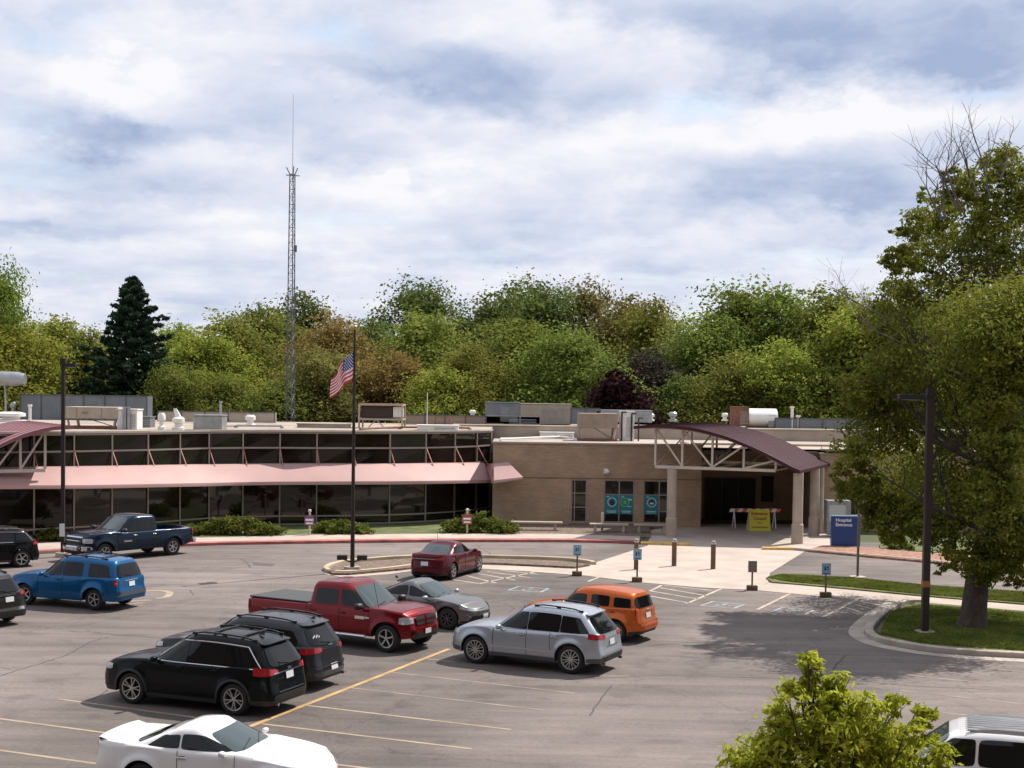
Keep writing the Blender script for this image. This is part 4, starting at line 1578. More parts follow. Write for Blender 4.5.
def blue_sign():
    b0, b1 = G(831, 545.5, .1), G(858.5, 545.5, .1)
    t = thing('hospital_sign', 'blue rectangular sign reading Hospital Entrance on the bark bed', 'sign', ((b0.x+b1.x)/2, b0.y, .1), R(-4))
    w = (b1-b0).length
    z = at(845, 516.5, b0.y).z-.1
    MB().box((0, 0, z/2), (w, .22, z)).build('panel', SIGNB, t, bevel=.015)
    MB().box((w*.05, 0, -.02), (w*.8, .18, .1)).build('base', KERBM, t)
    MB().box((0, 0, z+.03), (w, .2, .05)).build('cap', mat('sign_cap', (.3, .4, .5), .4), t)
    text('Hospital\nEntrance', .235, SIGNW, t, (-w*.36, -.118, z*.80), (R(90), 0, 0), align='LEFT', bold=.004)
    # white utility cabinet behind
    t = thing('utility_cabinet', 'pale cabinet standing behind the blue sign', 'cabinet', G(850, 540, .1)+Vector((0, 3, 0)))
    MB().box((0, 0, .95), (1.3, .8, 1.9)).build('casing', GALV, t, bevel=.02)
    MB().box((-.1, -.405, 1.2), (.9, .02, .9)).build('door', mat('pale_grey', (.5, .5, .5), .5), t)


blue_sign()


def closed_sign():
    b = G(758.5, 530.5, .012)
    t = thing('closed_sign', 'yellow A frame board reading Entrance Closed under the porch', 'sign', b, R(6))
    def quad(sgn):
        return MB()
    w0, w1, h = 1.02, .72, 1.2
    m = MB()
    for s in (-1, 1):
        yb_, yt_ = s*.32, s*.04
        vs = [(-w0/2*1.28, yb_, 0), (w0/2*1.22, yb_, 0), (w0/2*1.16, yt_, h), (-w0/2*1.12, yt_, h)]
        vs2 = [(x, y+.03*s, z) for x, y, z in vs]
        m = MB().add(vs+vs2, [(0, 1, 2, 3), (7, 6, 5, 4), (0, 4, 5, 1), (1, 5, 6, 2), (2, 6, 7, 3), (3, 7, 4, 0)])
        m.build('board', SIGNY if s < 0 else WHITEU, t, fix=True)
    tilt = math.atan2(.28, h)
    def place(s, size, z, mm):
        y = -.32+.28*(z/h)-.045
        text(s, size, mm, t, (0, y, z), (R(90)-tilt, 0, 0), bold=.006)
    place('Entrance', .27, .98, SIGNR)
    place('Closed', .27, .70, SIGNR)
    place('Please', .10, .46, SIGNR)
    place('Use Other Entrance', .11, .22, SIGNR)
    # striped barricade behind
    t = thing('barricade', 'orange and white striped barrier board behind the yellow sign', 'barricade', b+Vector((0.0, 1.5, 0)), R(6))
    m = MB()
    n = 12
    L_ = 3.0
    for i in range(n):
        x0 = -L_/2+L_*i/n
        x1 = x0+L_/n
        sk = .1
        vs = [(x0, -.02, .93), (x1, -.02, .93), (x1+sk, -.02, 1.13), (x0+sk, -.02, 1.13), (x0, .02, .93), (x1, .02, .93), (x1+sk, .02, 1.13), (x0+sk, .02, 1.13)]
        m.add(vs, [(0, 1, 2, 3), (7, 6, 5, 4), (0, 4, 5, 1), (1, 5, 6, 2), (2, 6, 7, 3), (3, 7, 4, 0)], i % 2)
    m.build('board', [SIGNW, ORNG], t)
    for s in (-1, 1):
        MB().bar((s*1.2, -.35, 0), (s*1.2, 0, 1.0), .05).bar((s*1.2, .35, 0), (s*1.2, 0, 1.0), .05).build('leg', WHITEU, t)


closed_sign()


def flagpole():
    b = G(352.3, 569.5, .1)
    t = thing('flagpole', 'dark flagpole rising from the kerbed island with floodlights at its foot', 'flagpole', b)
    z = at(353.5, 332, b.y).z
    MB().cyl((0, 0, 0), (0, 0, z), .095, .045, n=14).build('pole', BRONZE, t, smooth=40)
    MB().lathe([(.001, .12), (.08, .09), (.1, 0), (.06, -.08), (.001, -.1)], (0, 0, z+.08), 12).build('finial', mat('gold', (.5, .33, .12), .3, .8), t, smooth=60)
    MB().cyl((0, 0, 0), (0, 0, .12), .35, n=20).build('footing', KERBM, t)
    for s in (-1, 1):
        o = MB().box((s*.42, -.1, .52), (.42, .26, .2)).build('floodlight', BLACKM, t, bevel=.02)
        MB().bar((0, 0, .3), (s*.35, -.05, .42), .05).build('bracket', BLACKM, o)
    # the flag hangs from the pole, blown to the left and down
    f = thing('flag', 'american flag blown down to the left from the dark pole', 'flag', b+Vector((0, 0, 0)))
    Hh, Ln = 1.22, 2.0
    zt = at(353, 349, b.y).z-b.z
    ns, nc = 13, 26
    def P(u, v):   # u 0..1 along fly, v 0..1 down the hoist
        x = -.07-Ln*u*.44+.05*math.sin(u*9+v*2.5)
        yy = -.22*math.sin(u*8+v*1.2)*u-.10*math.sin(u*13)
        zz = zt-Hh*v*(1-.33*u)-Ln*u*.62-.06*math.sin(u*8+1)
        return (x, yy, zz)
    mr, mw, mbl = mat('flag_red', (.72, .04, .05), .7), mat('flag_white', (.88, .86, .84), .7), mat('flag_blue', (.03, .05, .20), .7)
    m = MB()
    for k in range(ns):
        for j in range(nc):
            u0, u1 = j/nc, (j+1)/nc
            mi = 2 if (u0 < .4 and k < 7) else (0 if k % 2 == 0 else 1)
            m.add([P(u0, k/ns), P(u1, k/ns), P(u1, (k+1)/ns), P(u0, (k+1)/ns)], [(0, 1, 2, 3)], mi)
    o = m.build('cloth', [mr, mw, mbl], f, smooth=60)
    st = MB()
    for a in range(9):
        for c in range(6 if a % 2 == 0 else 5):
            u = .4*((c+.5+(0 if a % 2 == 0 else .5))/6)
            v = 7/13*((a+.6)/9.2)
            q = Vector(P(u, v))
            for s in (-1, 1):
                st.lathe([(.001, .012*s), (.024, .012*s)], tuple(q), 5, 'Y')
    st.build('stars', mw, f)


flagpole()


def mast():
    Y = 104.5
    b = at(290.5, 430, Y)
    b.z = 0
    t = thing('radio_mast', 'tall thin steel lattice radio mast rising behind the glass wing', 'radio mast', b, R(20))
    zt = at(290, 174, Y).z
    m = MB()
    def leg(k, z):
        r = .40-.18*z/zt
        a = k*2*math.pi/3+.5
        return Vector((math.cos(a)*r, math.sin(a)*r, z))
    st = mat('mast_steel', (.12, .13, .15), .5, .5)
    for k in range(3):
        MB().cyl(leg(k, 0), leg(k, zt), .04, n=6).build('leg', st, t)
    n = 42
    for i in range(n):
        z0, z1 = zt*i/n, zt*(i+1)/n
        for k in range(3):
            a, c = k, (k+1) % 3
            if i % 2:
                a, c = c, a
            m.cyl(leg(a, z0), leg(c, z1), .016, n=4, caps=False)
            m.cyl(leg(k, z1), leg((k+1) % 3, z1), .016, n=4, caps=False)
    m.build('lattice', st, t)
    w = MB().cyl((0, 0, zt-.5), (0, 0, zt+5.9), .03, .015, n=6)
    w.build('whip_antenna', mat('pale_grey_rod', (.45, .46, .5), .5), t)
    h = MB()
    for k in range(3):
        p = leg(k, zt)
        h.cyl(p*1.0, p+Vector((p.x*1.2, p.y*1.2, .5)), .04, n=5).bar(p, (0, 0, zt-.1), .04)
    h.cyl((-.5, 0, zt-.1), (.5, 0, zt-.1), .04, n=6)
    h.build('antenna_head', st, t)
    MB().box((.25, 0, zt-5.5), (.2, .15, .5)).build('mast_box', st, t)
    MB().box((.28, 0, zt-9), (.16, .16, .4)).build('mast_box', st, t)


mast()

# ------------------------------------------------------------------ vehicles
CGLASS = mat('car_glass', (0.006, 0.007, 0.008), 0.03, spec=0.36)
CSCREEN = mat('windscreen_glass', (0.035, 0.055, 0.058), 0.03, spec=1.0)
TYRE = mat('tyre_rubber', (0.016, 0.015, 0.015), 0.8)
PLAST = mat('black_plastic', (0.015, 0.015, 0.016), 0.55)
CHROME = mat('chrome', (0.62, 0.62, 0.63), 0.15, 1.0)
RIMS = mat('rim_silver', (0.50, 0.50, 0.50), 0.28, 0.75)
LAMPR = mat('tail_lamp_red', (0.36, 0.008, 0.015), 0.12, coat=.5)
LAMPW = mat('head_lamp_clear', (0.48, 0.50, 0.52), 0.12, 0.3, coat=.8)
LAMPO = mat('indicator_lamp', (0.5, 0.2, 0.03), 0.2, coat=.5)
PLATE = mat('licence_plate', (0.62, 0.64, 0.66), 0.4)
SEAM = mat('door_gap', (0.006, 0.006, 0.006), 0.9)


def paint(name, col, metal=.35, rough=.32):
    dk = max(col) < .02
    return mat(name, col, rough, metal, coat=.2 if dk else .4, spec=.1 if dk else .15)


def sm_curve(pts, k=0.10):
    xs = np.array([p[0] for p in pts], float)
    ys = np.array([p[1] for p in pts], float)
    o = np.argsort(xs)
    xs, ys = xs[o], ys[o]
    g = np.linspace(xs[0], xs[-1], 500)
    v = np.interp(g, xs, ys)
    w = max(1, int(k/(xs[-1]-xs[0])*500))
    if w > 1:
        pad = np.concatenate([np.full(w, v[0]), v, np.full(w, v[-1])])
        ker = np.hanning(2*w+1)
        ker /= ker.sum()
        v = np.convolve(pad, ker, 'same')[w:-w]
    return lambda x: float(np.interp(x, g, v))


class Car:
    def __init__(s, name, label, cat, sp, p, group='vehicles in the car park'):
        s.sp = sp
        s.t = thing(name, label, cat, (0, 0, 0), 0, group)
        s.paint = p
        L, W, wb, fo = sp['L'], sp['W'], sp['wb'], sp['fo']
        s.W = W/2
        s.xF = wb/2+fo
        s.xB = s.xF-L
        s.xc = (s.xF+s.xB)/2
        s.a = L/2
        s.fa, s.ra = wb/2, -wb/2
        s.Rw = sp.get('R', .36)
        s.Ra = s.Rw+sp.get('gap', .065)
        s.nf, s.nr = sp.get('nf', 5.5), sp.get('nr', 8)
        s.top = sm_curve(sp['top'], sp.get('topk', .10))
        s.front = sm_curve(sp['front'], .05)     # z -> setback from xF
        s.rear = sm_curve(sp['rear'], .05)       # z -> setback from xB
        s.sill = sp.get('sill', .26)
        s.prof = sm_curve(sp.get('prof', [(.15, .93), (.35, .975), (.6, 1.0), (.85, .985), (1.05, .955), (1.3, .93)]), .08)
        s.flare = sp.get('flare', .022)
        s.cab = sp['cab']
        c = s.cab
        s.cf = sm_curve(c['front'], .06)         # z -> x
        s.cr = sm_curve(c['rear'], .06)
        s.cw = sm_curve(c['w'], .06)             # z -> half width
        s.cnf, s.cnr = c.get('nf', 5), c.get('nr', 6)
        s.body()
        s.cabin()
        s.glass()
        s.wheels()
        s.details()

    # lower body -----------------------------------------------------
    def zb(s, x):
        z = s.sill
        for xa in (s.fa, s.ra):
            d = abs(x-xa)
            if d < s.Ra:
                z = max(z, s.Rw+math.sqrt(s.Ra**2-d*d))
        # overhang rise
        if x > s.fa+s.Ra:
            z = max(z, s.sill+.02*(x-s.fa-s.Ra)/.3)
        if x < s.ra-s.Ra:
            z = max(z, s.sill+.10*(s.ra-s.Ra-x)/.5)
        return z

    def shift(s, xp, z):
        """fore-and-aft setback of the nose and tail faces, faded out towards the wheels"""
        if xp > s.fa+s.Ra:
            return -s.front(z)*min(1, (xp-s.fa-s.Ra)/(s.xF-s.fa-s.Ra))
        if xp < s.ra-s.Ra:
            return s.rear(z)*min(1, (s.ra-s.Ra-xp)/(s.ra-s.Ra-s.xB))
        return 0.0

    def sidey(s, x, z):
        n = s.nf if x > s.xc else s.nr
        u = min(1, abs((x-s.xc)/s.a))
        y = s.W*s.prof(z)*max(0, 1-u**n)**(1/n)
        for xa in (s.fa, s.ra):
            d = math.hypot(x-xa, z-s.Rw)-s.Ra
            if d > -.03:
                y += s.flare*math.exp(-(max(0, d)/.10)**2)
        return y

    def S(s, x, z, side, off=0.0):
        return Vector((x+s.shift(x, z), side*(s.sidey(x, z)+off), z))

    def W_(s, phi, z, end, side, off=0.0):
        n = s.nf if end > 0 else s.nr
        cph, sph = max(0, math.cos(phi)), max(0, math.sin(phi))
        xp = s.xc+end*s.a*cph**(2/n)
        y = (s.W*s.prof(z)+off)*sph**(2/n)
        for xa in (s.fa, s.ra):
            d = math.hypot(xp-xa, z-s.Rw)-s.Ra
            if d > -.03:
                y += s.flare*math.exp(-(max(0, d)/.10)**2)
        return Vector((xp+s.shift(xp, z)+end*off*cph**(2/n), side*y, z))

    def body(s):
        xs = [s.xB+(s.xF-s.xB)*t for t in np.linspace(.0, 1, 3)]
        # plan parameters: front end, side, rear end
        pts = []
        thr = 14
        side_pts = []
        xa = s.xc+s.a*math.cos(math.pi/4)**(2/s.nf)
        xb = s.xc-s.a*math.cos(math.pi/4)**(2/s.nr)
        for i in range(thr):
            side_pts.append(('F', math.pi/4*i/thr))
        inner = list(np.linspace(xa, xb, 64))
        for w in (s.fa, s.ra):
            for d in (-s.Ra, s.Ra):
                inner += [w+d-.001*np.sign(d)*0, w+d+.012*np.sign(d), w+d*.985, w+d*.93, w+d*.8]
        inner = sorted(set(round(float(v), 4) for v in inner if xb <= v <= xa), reverse=True)
        side_pts += [('S', x) for x in inner]
        for i in range(thr-1, -1, -1):
            side_pts.append(('B', math.pi/4*i/thr))
        NZ = 16
        ts = [0, .03, .10, .2, .3, .4, .5, .6, .7, .78, .85, .90, .94, .97, .99, 1.0]
        rows = []

        def pt(sp_, t, side):
            k, v = sp_
            if k == 'S':
                zt = s.top(v)
                z = s.zb(v)
                z = z+(zt-z)*t
                r = 1-.045*max(0, (t-.88)/.12)**2
                p = s.S(v, z, side)
                p.y *= r
                return p
            end = 1 if k == 'F' else -1
            p = s.W_(v, .6, end, side)
            xq = s.xc+end*s.a*math.cos(v)**(2/(s.nf if end > 0 else s.nr))
            zt = s.top(xq)
            z0 = s.zb(xq)
            z = z0+(zt-z0)*t
            p = s.W_(v, z, end, side)
            r = 1-.045*max(0, (t-.88)/.12)**2
            p.y *= r
            p.x = s.xc+(p.x-s.xc)*(1-.012*max(0, (t-.88)/.12)**2)
            return p
        ring = [(q, 1) for q in side_pts]+[(q, -1) for q in side_pts[::-1][:-1]]
        ring = ring[:-0] if False else ring
        # order: front centre -> left side -> rear centre -> right side -> front centre
        cols = []
        for q, side in ring:
            cols.append([pt(q, t, side) for t in ts])
        mb = MB()
        n = len(cols)
        mb.grid(cols, 0, closeu=True)
        # underside (dark) and top cap
        under = []
        for c in cols:
            under.append([c[0], Vector((c[0].x*.999, c[0].y*.5, c[0].z+.001)), Vector((c[0].x, 0, c[0].z+.001))])
        mb.grid(under, 1, closeu=True)
        crown = s.sp.get('crown', .035)
        bed = s.sp.get('bed')
        cap = []
        for c in cols:
            p = c[-1]
            r = [p]
            for f in ((.96, .90, .6, .3, 0) if not bed else (.96, .94, .92, .5, 0)):
                z = p.z+crown*(1-f*f)*min(1, abs(p.y)/.4)
                if bed and bed[0] < p.x < bed[1]:
                    z = p.z+.005 if f > .93 else bed[2]
                r.append(Vector((p.x, p.y*f, z)))
            cap.append(r)
        mb.grid(cap, 0, closeu=True)
        s.bodyo = mb.build('body', [s.paint, PLAST], s.t, smooth=38, fix=True)

    # cabin --------------------------------------------------------------
    def wz(s, x, z):
        """roof arc: the cabin sinks gently towards screen and tail"""
        c = s.cab
        t = max(0, (z-c['z0']-.1)/(c['z1']-c['z0']-.1))
        f, r = s.cf(c['z1']), s.cr(c['z1'])
        xm = f-(f-r)*.28
        if x > xm:
            return z-t*c.get('kf', .03)*min(1, (x-xm)/(f-xm))**2
        return z-t*c.get('kr', .09)*min(1, (xm-x)/(xm-r))**2

    def C(s, x, z, side, off=0.0):
        f, r = s.cf(z), s.cr(z)
        xm = (f+r)/2
        u = abs((x-xm)/((f-r)/2))
        n = s.cnf if x > xm else s.cnr
        y = (s.cw(z))*max(0.0, 1-min(1, u)**n)**(1/n)
        return Vector((x, side*(y+off), s.wz(x, z)))

    def CE(s, yf, z, end, off=0.0):
        f, r = s.cf(z), s.cr(z)
        xm = (f+r)/2
        n = s.cnf if end > 0 else s.cnr
        a = (f-r)/2
        x = xm+end*(a*max(0, 1-abs(yf)**n)**(1/n)+off)
        return Vector((x, yf*s.cw(z), s.wz(x, z)+off*.6))

    def cabin(s):
        c = s.cab
        z0, z1 = c['z0'], c['z1']
        zs = [z0+(z1-z0)*t for t in (0, .12, .25, .4, .55, .7, .82, .90, .95, .98, 1.0)]
        N = 30
        cols = []
        angs = [math.pi*2*i/(4*N) for i in range(4*N)]
        for a in angs:
            col = []
            ca, sa = math.cos(a), math.sin(a)
            for k, z in enumerate(zs):
                f, r = s.cf(z), s.cr(z)
                xm = (f+r)/2
                n = s.cnf if ca > 0 else s.cnr
                t = (z-z0)/(z1-z0)
                q = 1-.05*max(0, (t-.88)/.12)**2
                x = xm+(f-r)/2*math.copysign(abs(ca)**(2/n), ca)*(1-.012*max(0, (t-.88)/.12)**2)
                y = s.cw(z)*math.copysign(abs(sa)**(2/n), sa)*q
                col.append(Vector((x, y, s.wz(x, z))))
            cols.append(col)
        mb = MB().grid(cols, 0, closeu=True)
        cap = []
        cr = c.get('crown', .05)
        for col in cols:
            p = col[-1]
            xm = (s.cf(z1)+s.cr(z1))/2
            r = []
            for f in (1, .94, .8, .6, .3, 0):
                r.append(Vector((xm+(p.x-xm)*f, p.y*f, s.wz(xm+(p.x-xm)*f, z1)+cr*(1-f*f))))
            cap.append(r)
        mb.grid(cap, 0, closeu=True)
        s.cabo = mb.build('roof', s.paint, s.t, smooth=40, fix=True)

    def patch(s, fn, nu=8, nv=6, rnd_=.05):
        rows = []
        for i in range(nu+1):
            row = []
            for j in range(nv+1):
                u = 2*i/nu-1
                v = 2*j/nv-1
                k = 1-rnd_*(abs(u)**6)*(abs(v)**6)
                row.append(fn((u*k+1)/2, (v*k+1)/2))
            rows.append(row)
        return rows

    def glass(s):
        c = s.cab
        if c.get('join'):
            ws = [list(w) for w in c['win']]
            for k in range(len(ws)-1):
                ws[k+1][0] = ws[k][2]-.014
                ws[k+1][1] = ws[k][3]-.014
            c['win'] = [tuple(w) for w in ws]
        for side in (1, -1):
            for w in c['win']:
                (x0b, x0t, x1b, x1t, zb_, zt_) = w
                def fn(u, v, w=w):
                    z = zb_+(zt_-zb_)*v+w_slope*(u-.5)
                    xa = x0b+(x0t-x0b)*v
                    xb = x1b+(x1t-x1b)*v
                    return s.C(xa+(xb-xa)*u, z, side, .006)
                w_slope = c.get('slope', 0)
                mb = MB().grid(s.patch(fn, 10, 7, .03 if c.get('join') else .07) if side < 0 else s.patch(fn, 10, 7, .03 if c.get('join') else .07)[::-1])
                mb.build('side_window', CGLASS, s.t, smooth=60)
            if c.get('chrome'):
                t0 = c['win'][0]
                t1 = c['win'][-1]
                zb_, zt_ = t0[4]-.03, t0[5]+.025
                path = [(t0[0]+.06, zb_), (t0[1]+.03, zt_)]
                pts = []
                for k in range(11):
                    pts.append(s.C(t0[0]+.07+(t0[1]+.02-t0[0]-.07)*k/10, zb_+(zt_-zb_)*k/10, side, .012))
                for k in range(1, 14):
                    pts.append(s.C(t0[1]+.02+(t1[3]-.03-t0[1]-.02)*k/13, zt_, side, .012))
                for k in range(1, 9):
                    pts.append(s.C(t1[3]-.03+(t1[2]-.05-t1[3]+.03)*k/8, zt_+(zb_-zt_)*k/8, side, .012))
                for k in range(1, 14):
                    pts.append(s.C(t1[2]-.05+(t0[0]+.07-t1[2]+.05)*k/13, zb_, side, .012))
                MB().tube(pts, .014, 5).build('window_trim', CHROME, s.t)
        fz = c.get('fz', (c['z0']+.09, c['z1']-.05))
        rz_ = c.get('rz', (c['z0']+.12, c['z1']-.07))
        yw = c.get('fy', .86)

        def fw(u, v):
            z = fz[0]+(fz[1]-fz[0])*v
            return s.CE((u*2-1)*(yw-.03*v), z, 1, .018)
        MB().grid(s.patch(fw, 14, 8, .06)).build('windscreen', CSCREEN, s.t, smooth=60)
        yr = c.get('ry', .80)

        def rw(u, v):
            z = rz_[0]+(rz_[1]-rz_[0])*v
            return s.CE((1-u*2)*(yr-.03*v), z, -1, .016)
        MB().grid(s.patch(rw, 14, 8, .08)).build('rear_window', c.get('rglass', CGLASS), s.t, smooth=60)

    # wheels ---------------------------------------------------------------
    def wheels(s):
        Rw = s.Rw
        rim = Rw*s.sp.get('rimf', .66)
        sw = s.sp.get('tw', .235)
        ns = s.sp.get('spokes', 10)
        style = s.sp.get('style', 'split')
        ty = MB().lathe([(rim*.98, -sw/2+.02), (Rw*.93, -sw/2), (Rw*.985, -sw/2+.025), (Rw, -sw/2+.05), (Rw, sw/2-.05), (Rw*.985, sw/2-.025), (Rw*.93, sw/2), (rim*.98, sw/2-.02)], n=40, axis='Y')
        tm = ty.mesh('tyre', TYRE)
        tm.shade_smooth()
        rm = MB()
        rm.lathe([(rim*1.0, sw/2-.015), (rim*1.02, sw/2-.004), (rim*.94, sw/2-.008), (rim*.90, sw/2-.05), (rim*.88, -sw/2+.02)], n=40, axis='Y', mi=0)
        rm.lathe([(rim*.9, sw/2-.10), (.001, sw/2-.10)], n=24, axis='Y', mi=1)
        rm.lathe([(rim*.20, sw/2-.04), (rim*.19, sw/2-.022), (rim*.1, sw/2-.018), (.001, sw/2-.018)], n=20, axis='Y', mi=0)
        for k in range(ns):
            a = 2*math.pi*k/ns
            ds = (-.11, .11) if style == 'split' else ((0,) if style == 'star' else (-.05, .05))
            for d in ds:
                a0 = a+d*(.5 if style != 'split' else .6)
                a1 = a+d*1.9*(1 if ns < 8 else .8)
                p0 = Vector((math.cos(a0)*rim*.12, sw/2-.035, math.sin(a0)*rim*.12))
                p1 = Vector((math.cos(a1)*rim*.93, sw/2-.022, math.sin(a1)*rim*.93))
                wd = rim*(.17 if style == 'star' else (.085 if ns < 8 else .065))
                rm.bar(p0, p1, wd, .03, up=(0, 1, 0))
        rme = rm.mesh('rim', [s.sp.get('rimm', RIMS), SEAM])
        rme.shade_smooth()
        rme.set_sharp_from_angle(angle=R(30))
        tr = s.W-sw/2-.03+s.sp.get('trk', 0)
        s.track = tr
        for xa in (s.fa, s.ra):
            for side in (1, -1):
                w = bpy.data.objects.new('wheel', tm)
                COL.objects.link(w)
                w.parent = s.t
                w.location = (xa, side*tr, Rw)
                w.rotation_euler = (0, 0, 0 if side > 0 else math.pi)
                r = bpy.data.objects.new('rim', rme)
                COL.objects.link(r)
                r.parent = w
                r.rotation_euler = (0, random.uniform(0, 6), 0)

    def side_strip(s, name, m, x0, x1, z0, z1, off=.012, n=24, nz=3, cabin=False, parent=None, zf=None):
        for side in (1, -1):
            mb = MB()
            rows = []
            for i in range(n+1):
                x = x0+(x1-x0)*i/n
                row = []
                for j in range(nz+1):
                    z = z0+(z1-z0)*j/nz
                    if zf:
                        z = zf(x)+z
                    row.append(s.S(x, z, side, off if 0 < j < nz or True else 0))
                rows.append(row)
            mb.grid(rows if side > 0 else rows[::-1])
            mb.build(name, m, parent or s.t, smooth=50)

    def wrap(s, name, m, end, side, y0, xd, z0, z1, off=.012, zs=0.0, n=10, nz=4, parent=None, zin=None):
        """patch around a corner: from y0 (m from centre, on the end face) to xd (m back from the end, on the side)"""
        nn = s.nf if end > 0 else s.nr
        zc = (z0+z1)/2
        a = s.a
        w = s.W*s.prof(zc)
        p0 = math.asin(min(1, (y0/w))**(nn/2))
        p1 = math.acos(min(1, ((a-xd)/a))**(nn/2))
        rows = []
        for i in range(n+1):
            u = i/n
            ph = p0+(p1-p0)*u
            za = z0 if zin is None else zin[0]+(z0-zin[0])*u
            zb_ = z1 if zin is None else zin[1]+(z1-zin[1])*u
            row = []
            for j in range(nz+1):
                v = j/nz
                k = 1-.25*(abs(2*u-1)**5)*(abs(2*v-1)**2)
                z = (za+zb_)/2+(zb_-za)*(v-.5)*k+zs*u
                row.append(s.W_(ph, z, end, side, off))
            rows.append(row)
        mb = MB().grid(rows if side*end < 0 else rows[::-1])
        return mb.build(name, m, parent or s.t, smooth=60)

    def endp(s, name, m, end, y0, y1, z0, z1, off=.012, n=12, nz=4, parent=None, rnd_=.06):
        nn = s.nf if end > 0 else s.nr

        def fn(u, v):
            y = y0+(y1-y0)*u
            z = z0+(z1-z0)*v
            w = s.W*s.prof(z)
            xp = s.xc+end*s.a*max(0, 1-min(1, abs(y/w))**nn)**(1/nn)
            x = xp+s.shift(xp, z)+end*off
            return Vector((x, y, z))
        g = s.patch(fn, n, nz, rnd_)
        return MB().grid(g if end > 0 else g[::-1]).build(name, m, parent or s.t, smooth=60)

    def details(s):
        sp = s.sp
        c = s.cab
        W = s.W
        # door gaps: vertical lines on body, swage under the windows, bonnet gap
        for side in (1, -1):
            sm = MB()
            for x, zl, zh in sp['gaps']:
                pts = [s.S(x+.02*math.sin(k/3), zl+(min(zh, s.top(x)-.01)-zl)*k/8, side, .003) for k in range(9)]
                for p, q in zip(pts[:-1], pts[1:]):
                    sm.bar(p, q, .010, .006)
            for x0, x1, z in sp.get('hgaps', []):
                pts = [s.S(x0+(x1-x0)*k/16, z, side, .003) for k in range(17)]
                for p, q in zip(pts[:-1], pts[1:]):
                    sm.bar(p, q, .010, .006)
            sm.build('door_seams', SEAM, s.t)
        # pillars between windows are the cabin paint; B-pillar black
        for side in (1, -1):
            for x, z in sp.get('handles', []):
                p = s.S(x, z, side, .0)
                h = MB()
                h.box((p.x, p.y+side*.022, z), (.20, .028, .032))
                h.box((p.x, p.y+side*.006, z), (.15, .02, .055), mi=1)
                h.build('door_handle', [sp.get('handle_m', s.paint), SEAM], s.t, bevel=.008)
            # mirrors
            mx, mz = sp['mirror']
            zz = mz
            p = s.C(min(mx, s.cf(zz)-.05), zz, side, 0)
            big = sp.get('mirror_s', 1.0)
            o = MB()
            mxm = Vector((mx, side*(abs(s.S(mx, min(zz, s.top(mx)), side).y)+.12*big), zz+.05))
            rows = []
            for k in range(5):
                f = (.55, .95, 1, .95, .6)[k]
                xx = (-.06+.035*k)*big
                rows.append([(mxm.x+xx, mxm.y+math.copysign(abs(math.cos(a))**.6, math.cos(a))*.105*big*f, mxm.z+math.copysign(abs(math.sin(a))**.7, math.sin(a))*.068*big*f) for a in [q*math.pi/6 for q in range(13)]])
            o.grid(rows)
            o.add(rows[0][:-1], [tuple(range(12))])
            o.add(rows[-1][:-1], [tuple(range(12))[::-1]])
            o.bar(mxm+Vector((0, -side*.24*big, -.07)), mxm+Vector((0, -side*.08, -.05)), .05, .04)
            o.build('mirror', sp.get('mirror_m', s.paint), s.t, smooth=50, fix=True)
        # licence plates and lamps
        if sp.get('rplate'):
            y, z = sp['rplate']
            s.endp('licence_plate', PLATE, -1, y-.16, y+.16, z-.08, z+.08, .02, 4, 3, rnd_=0)
        if sp.get('fplate'):
            z = sp['fplate']
            s.endp('licence_plate', PLATE, 1, -.15, .15, z-.075, z+.075, .05, 4, 3, rnd_=0)
        for side in (1, -1):
            for (y0, xd, z0, z1, zs, zin) in sp['head']:
                o = s.wrap('headlight', LAMPW, 1, side, y0, xd, z0, z1, .010, zs, zin=zin)
            for (y0, xd, z0, z1, zs, zin) in sp['tail']:
                o = s.wrap('taillight', LAMPR, -1, side, y0, xd, z0, z1, .012, zs, zin=zin)
            for (y0, xd, z0, z1, zs, zin) in sp.get('tail_w', []):
                s.wrap('reversing_light', LAMPW, -1, side, y0, xd, z0, z1, .018, zs, zin=zin)
        for (y0, y1, z0, z1, mm, off, nm) in sp.get('ends_f', []):
            s.endp(nm, mm, 1, y0, y1, z0, z1, off)
        for (y0, y1, z0, z1, mm, off, nm) in sp.get('ends_r', []):
            s.endp(nm, mm, -1, y0, y1, z0, z1, off)
        # lower trims
        if sp.get('rocker'):
            z0, z1, mm = sp['rocker']
            s.side_strip('sill_trim', mm, s.fa-s.Ra-.01, s.ra+s.Ra+.01, z0, z1, .012)
            for end in (1, -1):
                for side in (1, -1):
                    s.wrap('bumper_trim', mm, end, side, .0, (sp['fo'] if end > 0 else (s.ra-s.xB))-s.Ra-.02, z0+.03, z1+.06, .008, n=16)
        if sp.get('arch'):
            wdt, mm = sp['arch']
            for xa in (s.fa, s.ra):
                for side in (1, -1):
                    mb = MB()
                    rows = []
                    for k in range(25):
                        a = math.pi*(-.02+1.04*k/24)
                        row = []
                        for r in (s.Ra-.012, s.Ra+wdt*.5, s.Ra+wdt):
                            x = xa+math.cos(a)*r
                            z = s.Rw+math.sin(a)*r
                            row.append(s.S(x, max(z, s.sill), side, .014 if r < s.Ra+wdt else .006))
                        rows.append(row)
                    mb.grid(rows if side < 0 else rows[::-1])
                    mb.build('wheel_arch_trim', mm, s.t, smooth=50)
        if sp.get('molding'):
            x0, x1, z0, z1, mm = sp['molding']
            s.side_strip('door_moulding', mm, x0, x1, z0, z1, .018)
